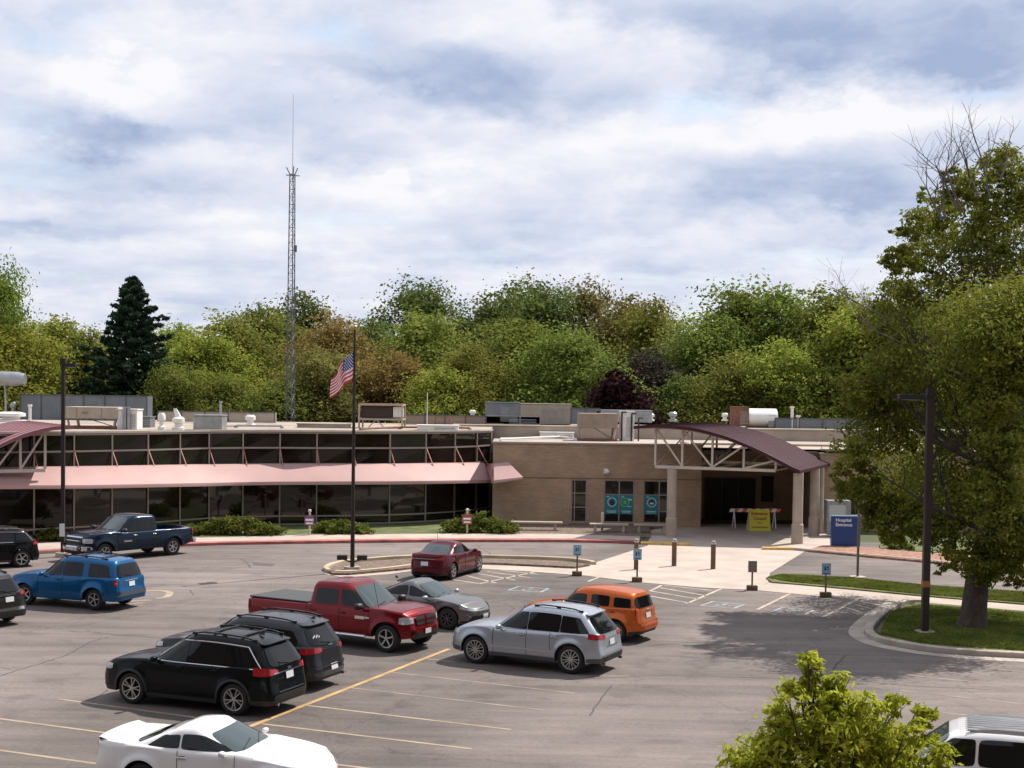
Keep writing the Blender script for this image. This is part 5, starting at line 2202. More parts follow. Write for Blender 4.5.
        # roof rails
        if sp.get('rails'):
            x0, x1, mm = sp['rails'][:3]
            zr = c['z1']
            for side in (1, -1):
                m = MB()
                yy = s.cw(zr)*.86
                pts = []
                for k in range(13):
                    u = k/12
                    x = x0+(x1-x0)*u
                    lift = .055*min(1, 6*u, 6*(1-u))**.6 if 0 < u < 1 else 0
                    pts.append(Vector((x, side*yy, s.wz(x, zr)+c.get('crown', .05)*.25+lift*.75)))
                for p, q in zip(pts[:-1], pts[1:]):
                    m.bar(p, q, .035, .035)
                for u in (0.02, .5, .98):
                    x = x0+(x1-x0)*u
                    m.box((x, side*yy, s.wz(x, zr)+.025), (.12, .035, .06))
                m.build('roof_rail', mm, s.t)
            if len(sp['rails']) > 3:
                m = MB()
                for u in sp['rails'][3]:
                    x = x0+(x1-x0)*u
                    m.bar((x, -s.cw(zr)*.86, s.wz(x, zr)+.06), (x, s.cw(zr)*.86, s.wz(x, zr)+.06), .05, .025)
                m.build('cross_bar', mm, s.t)
        if sp.get('spoiler'):
            ln, mm = sp['spoiler'][:2]
            zr = c['z1']-.02
            m = MB()
            xr = s.cr(zr)
            rows = []
            for j in range(11):
                yf = (-1+2*j/10)
                b = s.CE(yf*.88, zr, -1, -.05)
                b2 = s.CE(yf*.86, zr, -1, ln*(1-.15*abs(yf)**3))
                cr_ = c.get('crown', .05)*(1-yf*yf)*.8
                zq = s.wz(b.x, zr)
                rows.append([(b.x+.05, b.y*.98, zq+.012+cr_), (b2.x, b2.y, zq-.03+cr_*.8), (b2.x+.01, b2.y, zq-.055+cr_*.8), (b.x, b.y, zq-.05)])
            m.grid(rows)
            m.add(rows[0], [(0, 1, 2, 3)])
            m.add(rows[-1], [(3, 2, 1, 0)])
            m.build('spoiler', mm, s.t, fix=True, smooth=40)
        # antenna fin / rod
        if sp.get('fin'):
            x = sp['fin']
            z = s.wz(x, c['z1'])+c.get('crown', .05)
            MB().add([(x, -.02, z-.01), (x, .02, z-.01), (x-.16, .025, z-.01), (x-.16, -.025, z-.01), (x-.14, 0, z+.07), (x-.10, 0, z+.065)],
                     [(0, 1, 5), (1, 2, 4, 5), (2, 3, 4), (3, 0, 5, 4), (0, 3, 2, 1)]).build('antenna_fin', PLAST, s.t)
        if sp.get('aerial'):
            x, y, z, h = sp['aerial']
            MB().cyl((x, y, z), (x-.25*h, y, z+h), .008, n=5).build('aerial', PLAST, s.t)
        # wipers
        zb = c['fz'][0] if 'fz' in c else c['z0']+.09
        m = MB()
        for y0, y1 in ((-.55, .02), (.02, .58)):
            a = s.CE(y0/s.cw(zb), zb+.02, 1, .03)
            b = s.CE(y1/s.cw(zb), zb+.10, 1, .025)
            m.bar(a, b, .02, .015)
        m.build('wiper', PLAST, s.t)
        if sp.get('rwiper'):
            z = c.get('rz', (c['z0']+.12, 0))[0]+.02
            a = s.CE(0, z, -1, .03)
            b = s.CE(.42, z+.06, -1, .025)
            MB().bar(a, b, .02, .015).build('rear_wiper', PLAST, s.t)
        if sp.get('exhaust'):
            m = MB()
            for y in sp['exhaust']:
                m.cyl((s.xB+.10, y, .30), (s.xB-.01, y, .29), .04, n=12)
            m.build('exhaust', CHROME, s.t)

    # placing -----------------------------------------------------------------
    def place_side(s, pa, pb, side):
        """pixels of the ground contacts of the front and the rear wheel on one side (+1 = car's left)"""
        A, B = G(*pa), G(*pb)
        d = (A-B).normalized()
        a = math.atan2(d.y, d.x)
        n = Vector((-d.y, d.x, 0))*side
        mid = (A+B)/2-n*(s.W-.06)
        s.t.location = (mid.x, mid.y, 0.012)
        s.t.rotation_euler = (0, 0, a)
        return s

    def place_wheel(s, p, which, side, heading):
        """pixel of one wheel's contact, heading in world radians"""
        A = G(*p)
        d = Vector((math.cos(heading), math.sin(heading), 0))
        n = Vector((-d.y, d.x, 0))*side
        mid = A-n*(s.W-.06)-d*(s.fa if which == 'f' else s.ra)
        s.t.location = (mid.x, mid.y, 0.012)
        s.t.rotation_euler = (0, 0, heading)
        return s


def stall_heading(px, py):
    a, b = G(px, py), G(px+100, py+11.5)
    d = a-b
    return math.atan2(d.y, d.x)


# ---- specs
def suv(L, W, H, wb, fo, belt, **k):
    """generic five-door estate body; k overrides"""
    h = k.get('hood', belt+.02)
    xF = wb/2+fo
    xB = xF-L
    cb = k.get('cowl', xF-1.35)
    rt = k.get('rt', .30)     # slope of rear glass (m over its height)
    roof = H-.05
    fr = k.get('fr', .85)    # screen rake
    bt = belt+k.get('rise', .05)
    W2 = W/2
    sp = dict(L=L, W=W, wb=wb, fo=fo,
              top=[(xB, bt), (xB+.5, bt), (cb-.3, belt), (cb+.05, h), (cb+.5, h-.02), (xF-.35, h-.10), (xF-.08, h-.20), (xF, h-.28)],
              front=[(.15, .14), (.30, .05), (.45, .0), (.62, .01), (.8, .05), (1.0, .16), (1.2, .3)],
              rear=[(.2, .10), (.36, .02), (.5, .0), (.62, .03), (.75, .06), (1.0, .09), (1.3, .16)],
              cab=dict(z0=belt-.10, z1=roof, crown=.05,
                       front=[(belt-.10, cb+.12), (belt+.02, cb), (roof-.06, cb-fr), (roof, cb-fr-.14)],
                       rear=[(belt-.10, xB+.08), (belt+.02, xB+.10), (roof-.12, xB+.10+rt), (roof, xB+.10+rt+.06)],
                       w=[(belt-.10, W2-.075), (belt+.03, W2-.085), (roof-.10, W2-.22), (roof, W2-.30)],
                       nf=4.5, nr=7, win=k['win'], fz=(belt+.03, roof-.07), rz=(belt+.05, roof-.12)),
              gaps=[(cb-.10, .38, 1.3), (cb-1.12, .38, 1.3), (-wb/2+.60, .60, 1.3)], hgaps=[(cb-.1, -wb/2+.5, .36)],
              handles=[(cb-.95, belt-.10), (cb-1.95, belt-.09)],
              mirror=(cb-.32, belt+.02), head=[(.52, .42, .66, .82, .02, (.68, .78))], tail=[(.60, .32, .86, 1.05, 0, None)],
              rplate=(0, .80), rocker=(.24, .34, PLAST))
    return sp


def upd(d, **k):
    for a, b in k.items():
        if a == 'cab':
            d['cab'].update(b)
        else:
            d[a] = b
    return d


EMB = CHROME
H0 = stall_heading(476, 663)

# 1 silver SUV, front to the left
sp = suv(4.74, 1.94, 1.76, 2.915, .92, 1.06, cowl=.98, rt=.42, fr=.80, hood=1.10,
         win=[(.78, .12, -.12, -.14, 1.10, 1.58), (-.17, -.19, -1.10, -1.13, 1.10, 1.58), (-1.15, -1.18, -2.00, -1.66, 1.11, 1.57)])
sp['cab']['join'] = 1
upd(sp, R=.39, rimf=.69, spokes=7, style='split', sill=.30, flare=.035,
    ends_f=[(-.50, .50, .78, .90, PLAST, .02, 'grille'), (-.6, .6, .36, .52, PLAST, .02, 'air_intake')],
    ends_r=[(-.42, .42, .74, .76, CHROME, .02, 'tailgate_trim'), (-.75, .75, .36, .50, PLAST, .012, 'rear_bumper_trim'), (-.7, .7, .50, .53, CHROME, .02, 'bumper_chrome')],
    head=[(.50, .40, .80, .93, .02, (.82, .92))], tail=[(.40, .40, .95, 1.12, .02, (.96, 1.08))], tail_w=[(.36, -.0, .98, 1.02, 0, None)] if False else [],
    molding=(.95, -1.02, .54, .60, mat('silver_trim', (.45, .46, .48), .3, .6)), rplate=(0, .84), rails=(-.25, -1.65, PLAST), spoiler=(.14, None), rwiper=1,
    rocker=(.30, .40, mat('grey_plastic', (.07, .07, .075), .6)), handle_m=CHROME, exhaust=(-.6, .6))
SILV = paint('silver_blue_paint', (.40, .43, .47), .6, .3)
sp['spoiler'] = (.14, SILV)
Car('silver_suv', 'silver SUV parked in front of the orange wagon, nose to the left', 'SUV', sp, SILV).place_side((471.6, 663.4), (574, 674.6), 1)

# 2 black SUV
sp = suv(4.95, 1.93, 1.82, 2.89, 1.04, 1.10, cowl=1.02, rt=.33, fr=.88, hood=1.12,
         win=[(.84, .06, -.10, -.12, 1.14, 1.62), (-.15, -.17, -1.14, -1.17, 1.14, 1.62), (-1.20, -1.22, -2.10, -1.72, 1.16, 1.61)])
BLK = paint('black_paint', (.0035, .005, .006), .1, .25)
sp['cab']['join'] = 1
upd(sp, R=.375, rimf=.70, spokes=5, style='split', sill=.28,
    ends_f=[(-.52, .52, .64, .88, PLAST, .02, 'grille'), (-.6, .6, .34, .50, PLAST, .02, 'air_intake')],
    ends_r=[(-.66, .66, .99, 1.02, CHROME, .02, 'tailgate_trim'), (-.08, .08, 1.03, 1.09, CHROME, .03, 'tailgate_emblem'), (-.72, .72, .36, .52, PLAST, .014, 'rear_bumper_trim'), (-.55, .55, .56, .585, CHROME, .022, 'bumper_chrome')],
    head=[(.52, .46, .76, .92, .03, (.78, .88))], tail=[(.46, .50, .92, 1.15, .03, (.98, 1.10))], tail_w=[(.42, 1.0, .98, 1.06, 0, None)] if False else [],
    rplate=(0, .90), rails=(-.10, -1.85, PLAST, (.30, .75)), spoiler=(.16, BLK), rwiper=1, arch=(.045, PLAST), exhaust=(.6,), fin=-1.55)
sp['cab']['chrome'] = 1
Car('black_suv', 'black SUV with chrome window line just behind the white coupe', 'SUV', sp, BLK).place_side((128.5, 703.6), (237, 716.2), 1)

# 3 dark grey SUV beyond it
sp = suv(5.12, 2.0, 1.80, 3.02, 1.0, 1.10, cowl=1.05, rt=.36, fr=.92, hood=1.12,
         win=[(.86, .04, -.10, -.12, 1.14, 1.58), (-.15, -.17, -1.16, -1.19, 1.14, 1.58), (-1.22, -1.24, -2.12, -1.84, 1.18, 1.56)])
DGR = paint('dark_grey_paint', (.034, .037, .040), .5, .3)
sp['cab']['join'] = 1
upd(sp, R=.37, spokes=6, sill=.28, nr=5, tail=[(.42, .46, .94, 1.12, -.01, (.98, 1.10))],
    ends_r=[(-.10, .10, 1.10, 1.14, CHROME, .03, 'tailgate_emblem'), (-.8, .8, .60, .63, PLAST, .03, 'bumper_step'), (-.74, .74, .36, .50, mat('grey_plastic', (.07, .07, .075), .6), .014, 'rear_bumper_trim')],
    ends_f=[(-.52, .52, .62, .86, PLAST, .02, 'grille')], head=[(.5, .5, .80, .95, .03, (.8, .9))],
    rplate=(-.05, .56), rails=(-.1, -1.85, DGR), rwiper=1, fin=-1.9, exhaust=(-.65, -.55), spoiler=(.14, DGR))
sp['cab']['nr'] = 4.5
hd = H0
ac = Car('dark_grey_suv', 'dark charcoal SUV with a tailgate sticker tucked behind the black SUV', 'SUV', sp, DGR)
ac.place_side((175, 679.6), (280, 691.2), 1)
st = MB()
for k in range(5):
    p = ac.CE(.38+.06*k, 1.36+.03*(k % 2), -1, .02)
    st.box(p, (.01, .05, .06))
st.build('window_sticker', SIGNW, ac.t)

# 4 blue SUV left
sp = suv(4.74, 1.87, 1.80, 2.89, .88, 1.08, cowl=.96, rt=.18, fr=.72, hood=1.13,
         win=[(.80, .20, -.06, -.07, 1.12, 1.60), (-.09, -.10, -.92, -.93, 1.12, 1.60), (-1.16, -1.16, -2.05, -1.90, 1.12, 1.60)])
BLU = paint('bright_blue_paint', (.003, .085, .22), .4, .3)
upd(sp, R=.37, rimf=.60, spokes=5, style='star', sill=.32, flare=.05, nr=10, tail=[(.74, .14, .86, 1.08, 0, None)],
    head=[(.52, .3, .80, .96, 0, None)], ends_r=[(-.9, .9, .50, .66, mat('dark_blue_grey_bumper', (.03, .04, .055), .5), .03, 'rear_bumper'), (-.35, .35, 1.0, 1.02, CHROME, .02, 'tailgate_emblem')],
    rplate=(0, .88), rails=(0, -1.75, PLAST, (.35, .85)), rwiper=1, arch=(.06, BLU), rocker=(.30, .44, BLU))
sp['front'] = [(.15, .14), (.30, .05), (.45, .0), (.7, .02), (.95, .05), (1.2, .2)]
BS = Car('blue_suv', 'bright blue SUV parked in front of the dark blue pickup', 'SUV', sp, BLU)
# tail lamps carry a white block
for sd_ in (1, -1):
    BS.wrap('reversing_light', LAMPW, -1, sd_, .78, .10, .93, .97, .018)
BS.place_wheel((94, 610.6), 'r', 1, math.atan2(*(lambda a, b: (a.y-b.y, a.x-b.x))(G(22, 604.8), G(94, 610.6))))

# 5 orange wagon
sp = suv(4.26, 1.76, 1.62, 2.63, .86, 1.02, cowl=.78, rt=.14, fr=.52, hood=1.02,
         win=[(.55, .20, -.26, -.26, 1.08, 1.40), (-.42, -.42, -1.05, -1.05, 1.08, 1.41), (-1.20, -1.20, -1.76, -1.72, 1.08, 1.40)])
ORA = paint('metallic_orange_paint', (.50, .105, .018), .4, .3)
upd(sp, R=.34, spokes=5, style='star', flare=.075, sill=.26, nr=6, tail=[(.66, .14, .86, 1.08, 0, None), (.70, .10, .70, .80, 0, None)],
    ends_r=[(-.8, .8, .40, .62, ORA, .06, 'rear_bumper'), (-.1, .1, .98, 1.02, CHROME, .02, 'tailgate_emblem')], head=[(.5, .35, .66, .86, 0, None)],
    ends_f=[(-.34, .34, .5, .8, CHROME, .03, 'grille')], rplate=(.0, .82), rocker=(.24, .30, PLAST))
sp['cab']['w'] = [(.92, .80), (1.05, .79), (1.47, .70), (1.57, .60)]
sp['cab']['nr'] = 5
sp['prof'] = [(.15, .93), (.35, .98), (.6, 1.0), (.8, .985), (.95, .94), (1.3, .92)]
h5 = stall_heading(560, 640)
HH = Car('orange_wagon', 'orange retro wagon parked beyond the silver SUV', 'car', sp, ORA)
HH.place_wheel((615.5, 642.6), 'r', 1, h5)

# 6 black crossover at the left edge
sp = suv(4.46, 1.84, 1.66, 2.73, .93, 1.06, cowl=.95, rt=.40, fr=.85, hood=1.06,
         win=[(.78, .10, -.10, -.12, 1.10, 1.48), (-.15, -.17, -1.05, -1.08, 1.10, 1.48), (-1.12, -1.14, -1.80, -1.52, 1.13, 1.46)])
upd(sp, R=.36, spokes=5, style='star', tail=[(.55, .36, .92, 1.04, .02, (.95, 1.02))], rplate=(0, .62), rails=(-.1, -1.5, CHROME), spoiler=(.12, BLK), rwiper=1,
    ends_f=[(-.5, .5, .6, .82, PLAST, .02, 'grille')])
sp['cab']['chrome'] = 1
BL2 = paint('deep_black_paint', (.004, .004, .005), .1, .25)
Car('black_crossover', 'black crossover cut by the left edge beside the lamp post', 'SUV', sp, BL2).place_wheel((22, 567.5), 'r', 1, math.atan2(*(lambda a, b: (a.y-b.y, a.x-b.x))(G(-46, 571), G(24, 567))))

# 7 dark SUV tail at left edge, below
sp = suv(4.75, 1.88, 1.70, 2.8, .95, 1.04, cowl=1.0, rt=.34, fr=.85, hood=1.06,
         win=[(.82, .10, -.10, -.12, 1.08, 1.50), (-.15, -.17, -1.05, -1.08, 1.08, 1.50), (-1.12, -1.14, -1.95, -1.7, 1.11, 1.48)])
DBR = paint('dark_umber_paint', (.022, .020, .019), .4, .3)
upd(sp, R=.36, tail=[(.52, .36, .94, 1.10, .02, (.97, 1.06))], rplate=(-.1, .86), rails=(-.1, -1.6, PLAST), rwiper=1,
    ends_r=[(-.34, .30, .98, 1.03, CHROME, .02, 'tailgate_trim'), (-.8, .8, .50, .60, CHROME, .012, 'bumper_step'), (-.8, .8, .30, .48, PLAST, .014, 'rear_bumper_trim')])
sp['cab']['nr'] = 5
Car('dark_brown_suv', 'dark umber SUV of which only the tail shows at the left edge', 'SUV', sp, DBR).place_wheel((-36, 628), 'r', 1, H0-.05)

# 8 grey sedan
def sedan(L, W, H, wb, fo, belt, cowl, deck, fr, rr, **k):
    xF = wb/2+fo
    xB = xF-L
    roof = H-.045
    W2 = W/2
    hood = k.get('hood', belt-.0)
    return dict(L=L, W=W, wb=wb, fo=fo, nf=3.6, nr=4.2,
                top=[(xB, belt+k.get('tail', .04)-.03), (xB+.15, belt+k.get('tail', .04)), (deck, belt+.04), (cowl-.3, belt), (cowl+.05, hood), (cowl+.6, hood-.06), (xF-.35, hood-.16), (xF-.05, hood-.28), (xF, hood-.33)],
                front=[(.12, .14), (.28, .04), (.42, .0), (.6, .03), (.75, .14), (1.0, .4)],
                rear=[(.2, .10), (.34, .02), (.5, .0), (.66, .04), (.85, .08), (.95, .04), (1.2, .1)],
                cab=dict(z0=belt-.10, z1=roof, crown=.05,
                         front=[(belt-.10, cowl+.22), (belt-.02, cowl+.06), (roof-.05, cowl-fr), (roof, cowl-fr-.18)],
                         rear=[(belt-.10, deck-.22), (belt+.0, deck-.06), (roof-.05, deck+rr), (roof, deck+rr+.18)],
                         w=[(belt-.10, W2-.08), (belt+.03, W2-.10), (roof-.08, W2-.25), (roof, W2-.34)],
                         kr=.05, kf=.02, nf=4, nr=4, win=k['win'], fz=(belt+.0, roof-.05), rz=(belt+.03, roof-.06), rglass=k.get('rglass', CGLASS)),
                gaps=[(cowl-.05, .32, 1.3), (cowl-1.10, .32, 1.3), (-wb/2+.42, .66, 1.3)], hgaps=[(cowl-.05, -wb/2+.5, .32)],
                handles=[(cowl-.95, belt-.10), (cowl-1.95, belt-.08)], mirror=(cowl-.28, belt-.02), R=.33, sill=.20, prof=[(.12, .93), (.3, .98), (.55, 1.0), (.8, .98), (1.0, .94)],
                head=[(.45, .5, .62, .74, .05, (.60, .68))], tail=[(.45, .34, .78, .92, .0, None)], rplate=(0, .66))


sp = sedan(4.80, 1.84, 1.445, 2.82, .90, .95, .92, -1.52, .78, .85, hood=.95,
           win=[(.78, .02, -.10, -.12, .97, 1.29), (-.15, -.17, -1.12, -.98, .97, 1.29)])
upd(sp, R=.34, spokes=8, style='y', rimm=mat('dark_alloy', (.16, .15, .15), .3, .8), fplate=.42,
    ends_f=[(-.36, .36, .54, .58, PLAST, .015, 'grille'), (-.62, .62, .22, .46, PLAST, .012, 'air_intake')], mirror_m=SILV,
    rocker=(.19, .24, PLAST), fin=-1.0)
GRY = paint('warm_grey_paint', (.15, .145, .145), .55, .28)
cs = Car('grey_sedan', 'grey sedan parked behind the red pickup with its nose to the right', 'car', sp, GRY)
for sd_ in (1, -1):
    cs.wrap('bumper_chrome', CHROME, 1, sd_, .60, .28, .40, .44, .02, .10)
h8 = math.atan2(*(lambda a, b: (a.y-b.y, a.x-b.x))(G(447, 629.9), G(347, 619.0)))
cs.place_wheel((447, 629.9), 'f', -1, h8)

# 9 maroon sedan
sp = sedan(4.62, 1.81, 1.475, 2.69, .95, .98, .88, -1.42, .74, .62, hood=.97, tail=.10,
           rglass=CSCREEN, win=[(.74, .02, -.10, -.12, 1.0, 1.32), (-.15, -.17, -1.02, -.86, 1.0, 1.32)])
upd(sp, R=.335, spokes=5, style='y', ends_r=[(-.45, .45, .88, .905, CHROME, .02, 'boot_trim')], tail=[(.42, .32, .82, .95, .02, (.84, .93))], rplate=(0, .70), aerial=(-1.0, 0, 1.46, .35), rocker=(.18, .22, PLAST))
MAR = paint('maroon_paint', (.085, .006, .012), .35, .28)
ms = Car('maroon_sedan', 'maroon sedan seen from behind at the tip of the flagpole island', 'car', sp, MAR)
ms.place_side((478.3, 572.4), (453.6, 579.5), -1)

# 10 white coupe, cut by the bottom edge
sp = sedan(4.79, 1.92, 1.38, 2.72, .84, .98, .62, -1.72, .74, .95, hood=.98, tail=.06, rglass=CGLASS,
           win=[(.52, -.14, -.56, -.58, 1.0, 1.27), (-.60, -.62, -1.32, -.98, 1.01, 1.26)])
upd(sp, R=.345, spokes=10, nf=4.2, nr=5, flare=.05, tail=[(.5, .05, .80, .95, 0, None)], rocker=(.16, .2, PLAST), gaps=[(.58, .3, 1.2), (-.62, .3, 1.2)],
    handles=[(-.5, .86)], mirror=(.36, .96), mirror_s=.8, spoiler=None)
sp['cab']['z1'] = 1.36
sp['cab']['front'] = [(.88, .88), (.96, .74), (1.28, .02), (1.36, -.16)]
sp['cab']['rear'] = [(.88, -2.0), (.98, -1.80), (1.27, -1.12), (1.36, -.86)]
sp['cab']['fz'] = (.985, 1.30)
sp['cab']['w'] = [(.88, .89), (1.0, .86), (1.27, .72), (1.36, .66)]
sp['cab']['crown'] = .075
WHT = paint('white_paint', (.80, .79, .78), 0, .3)
MATS['white_paint'] = WHT
WHT = bpy.data.materials.new('bright_white_car_paint')
WHT.use_nodes = True
b_ = WHT.node_tree.nodes['Principled BSDF']
b_.inputs['Base Color'].default_value = (.78, .77, .76, 1)
b_.inputs['Roughness'].default_value = .3
b_.inputs['Coat Weight'].default_value = 1
cp_ = Car('white_coupe', 'low white coupe cut by the bottom edge of the picture', 'car', sp, WHT)
# duck-tail lip
lp = MB()
rows = []
for j in range(13):
    yf = -1+2*j/12
    x = cp_.xB+.16+.10*abs(yf)**3
    y = yf*.74
    rows.append([(x+.16, y, 1.035), (x-.02, y, 1.085), (x-.06, y, 1.075), (x-.02, y, 1.0)])
lp.grid(rows).build('spoiler', WHT, cp_.t, fix=True, smooth=40)
cp_.place_side((281, 812), (131, 798), -1)
cp_.t.scale = (.955, .955, .955)

# 11 pale van bottom right: ribbed roof
sp = suv(5.13, 1.93, 1.74, 2.99, .92, 1.08, cowl=1.30, rt=.10, fr=.66, hood=1.10,
         win=[(1.15, .60, .22, .20, 1.12, 1.60), (.17, .15, -.92, -.94, 1.12, 1.60), (-.97, -.99, -2.22, -2.16, 1.12, 1.60)])
upd(sp, R=.37, spokes=10, nr=12, nf=8, tail=[(.7, .1, .86, 1.08, 0, None)], rails=(.3, -2.2, mat('silver_trim', (0, 0, 0))))
sp['cab']['nf'] = 8
sp['cab']['w'] = [(.98, .89), (1.1, .885), (1.60, .80), (1.69, .74)]
wv = Car('white_estate', 'white estate car with a ribbed pale roof at the lower right corner', 'car', sp, WHT)
rb = MB()
for k in range(9):
    y = -.64+.16*k
    rb.bar((.35, y, 1.745-.05*(y/.8)**2), (-2.25, y, 1.745-.05*(y/.8)**2), .05, .03)
rb.build('roof_rib', mat('silver_trim', (0, 0, 0)), wv.t)
wv.place_side((918, 825), (1056, 839), 1)


# ---- pickups
def pickup(L, W, H, wb, fo, belt, cowl, cabr, fr, win, **k):
    xF = wb/2+fo
    xB = xF-L
    roof = H-.05
    W2 = W/2
    hood = k.get('hood', belt+.06)
    return dict(L=L, W=W, wb=wb, fo=fo, nf=6, nr=16, crown=.05, topk=.06,
                top=[(xB, belt-.01), (cabr+.05, belt-.0), (cowl-.4, belt), (cowl+.05, hood), (cowl+.5, hood), (xF-.30, hood-.06), (xF-.08, hood-.14), (xF, hood-.22)],
                front=[(.2, .16), (.35, .06), (.5, .0), (.70, .0), (.78, .05), (1.0, .08), (1.2, .16)],
                rear=[(.2, .10), (.45, .08), (.62, .10), (.75, .06), (1.3, .06)],
                cab=dict(z0=belt-.12, z1=roof, crown=.05,
                         front=[(belt-.12, cowl+.14), (belt+.0, cowl+.0), (roof-.06, cowl-fr), (roof, cowl-fr-.16)],
                         rear=[(belt-.12, cabr), (belt+.1, cabr+.02), (roof-.1, cabr+.12), (roof, cabr+.17)],
                         w=[(belt-.12, W2-.07), (belt+.03, W2-.08), (roof-.10, W2-.20), (roof, W2-.29)],
                         kr=.035, nf=4.5, nr=12, win=win, fz=(belt+.03, roof-.07), rz=(belt+.10, roof-.12)),
                gaps=[(cowl-.05, .45, 1.5), (cowl-1.12, .45, 1.5), (cabr+.12, .45, 1.5), (cabr-.02, .45, 1.5)], hgaps=[(cowl-.05, cabr+.12, .44)],
                handles=[(cowl-.98, belt-.16), (cabr+.35, belt-.16)], mirror=(cowl-.30, belt+.06), mirror_s=1.45, mirror_m=PLAST,
                R=.405, gap=.09, rimf=.62, tw=.26, sill=.42, flare=.045,
                prof=[(.15, .94), (.4, .97), (.62, 1.0), (.9, .99), (1.1, .965), (1.35, .93)],
                head=[(.60, .40, .84, 1.06, .0, (.86, 1.04))], tail=[(.86, .06, .86, 1.22, 0, None)], rplate=(0, .62))


# 12 red pickup, extended cab
sp = pickup(6.12, 2.02, 1.93, 3.57, .80, 1.18, 1.20, -1.12, .78,
            [(1.02, .42, .12, .10, 1.24, 1.72), (-.02, -.02, -.84, -.82, 1.24, 1.70)], hood=1.24)
REDP = paint('deep_red_paint', (.16, .004, .007), .45, .28)
upd(sp, spokes=5, style='star', rimf=.66, tail=[(.88, .10, .84, 1.16, 0, None)],
    ends_f=[(-.50, .50, .80, 1.06, PLAST, .03, 'grille'), (-.52, .52, .92, .95, REDP, .045, 'grille_bar'), (-.04, .04, .80, 1.06, REDP, .045, 'grille_bar'), (-.7, .7, .40, .58, PLAST, .02, 'air_intake')],
    fplate=.60, aerial=(1.42, -.8, 1.2, .8), handles=[(.24, 1.03), (-.86, 1.03)])
rp = Car('red_pickup', 'deep red extended cab pickup with a grey bed cover', 'pickup truck', sp, REDP)
tc_ = MB().box(((rp.xB-1.12)/2+.02, 0, 1.215), (-1.12-rp.xB-.18, 1.74, .05))
tc_.build('bed_cover', mat('grey_vinyl', (.055, .06, .062), .8), rp.t, bevel=.02)
mm_ = MB()
for sd_ in (1, -1):
    mm_.cyl((1.05, sd_*.98, .40), (-.85, sd_*.98, .40), .05, n=10)
    mm_.bar((.9, sd_*.8, .42), (.9, sd_*.98, .40), .04).bar((-.7, sd_*.8, .42), (-.7, sd_*.98, .40), .04)
mm_.build('side_step', CHROME, rp.t)
MB().box((rp.xB-.0, 0, .56), (.16, 1.86, .18)).build('rear_bumper', CHROME, rp.t, bevel=.03)
for sd_ in (1, -1):
    text('HEMI', .13, CHROME, rp.t, (1.16, sd_*(rp.sidey(1.16, .98)+.012), .98), (R(90), 0, 0 if sd_ < 0 else math.pi), name='door_lettering') if False else None
    bd_ = MB().box((.86, sd_*(rp.sidey(.86, .95)+.01), .95), (.34, .012, .09)).box((1.12, sd_*(rp.sidey(1.12, .96)+.01), .96), (.16, .012, .05))
    bd_.build('door_badge', CHROME, rp.t)
pa, pb = G(386, 652.8), G(268, 638.0)
rp.place_wheel((386, 652.8), 'f', -1, math.atan2(pa.y-pb.y, pa.x-pb.x))

# 13 dark blue pickup, crew cab
sp = pickup(5.92, 2.08, 1.97, 3.67, .98, 1.22, 1.22, -1.10, .80,
            [(1.04, .44, .10, .08, 1.28, 1.76), (.04, .02, -.86, -.84, 1.28, 1.75)], hood=1.28, )
BLP = paint('navy_paint', (.004, .013, .030), .4, .26)
upd(sp, spokes=6, style='star', rimf=.60, bed=(-2.66, -1.13, .78), tail=[(.90, .16, .94, 1.18, 0, None)],
    ends_f=[(-.60, .60, .80, 1.12, PLAST, .03, 'grille'), (-.62, .62, 1.08, 1.14, CHROME, .045, 'grille_bar'), (-.60, .60, .93, .96, CHROME, .045, 'grille_bar'), (-.74, .74, .36, .50, PLAST, .02, 'air_intake'), (-.95, .95, .52, .72, CHROME, .04, 'front_bumper')],
    fplate=.60, handles=[(.24, 1.07), (-.78, 1.07)], handle_m=CHROME, tail_w=[(.94, .10, 1.06, 1.12, 0, None)])
bp_ = Car('blue_pickup', 'dark blue crew cab pickup with chrome front bumper beside the red kerb', 'pickup truck', sp, BLP)
MB().box((bp_.xB-.0, 0, .60), (.18, 1.9, .2)).build('rear_bumper', CHROME, bp_.t, bevel=.03)
for sd_ in (1, -1):
    MB().box((.66, sd_*(bp_.sidey(.66, .84)+.01), .84), (.42, .012, .06)).build('door_badge', CHROME, bp_.t)
bx_ = MB().box((-1.25, -.25, 1.36), (.2, .34, .26))
bx_.build('bed_box', WHITEU, bp_.t, bevel=.03)
bp_.place_side((104.5, 562.3), (173, 555.4), 1)

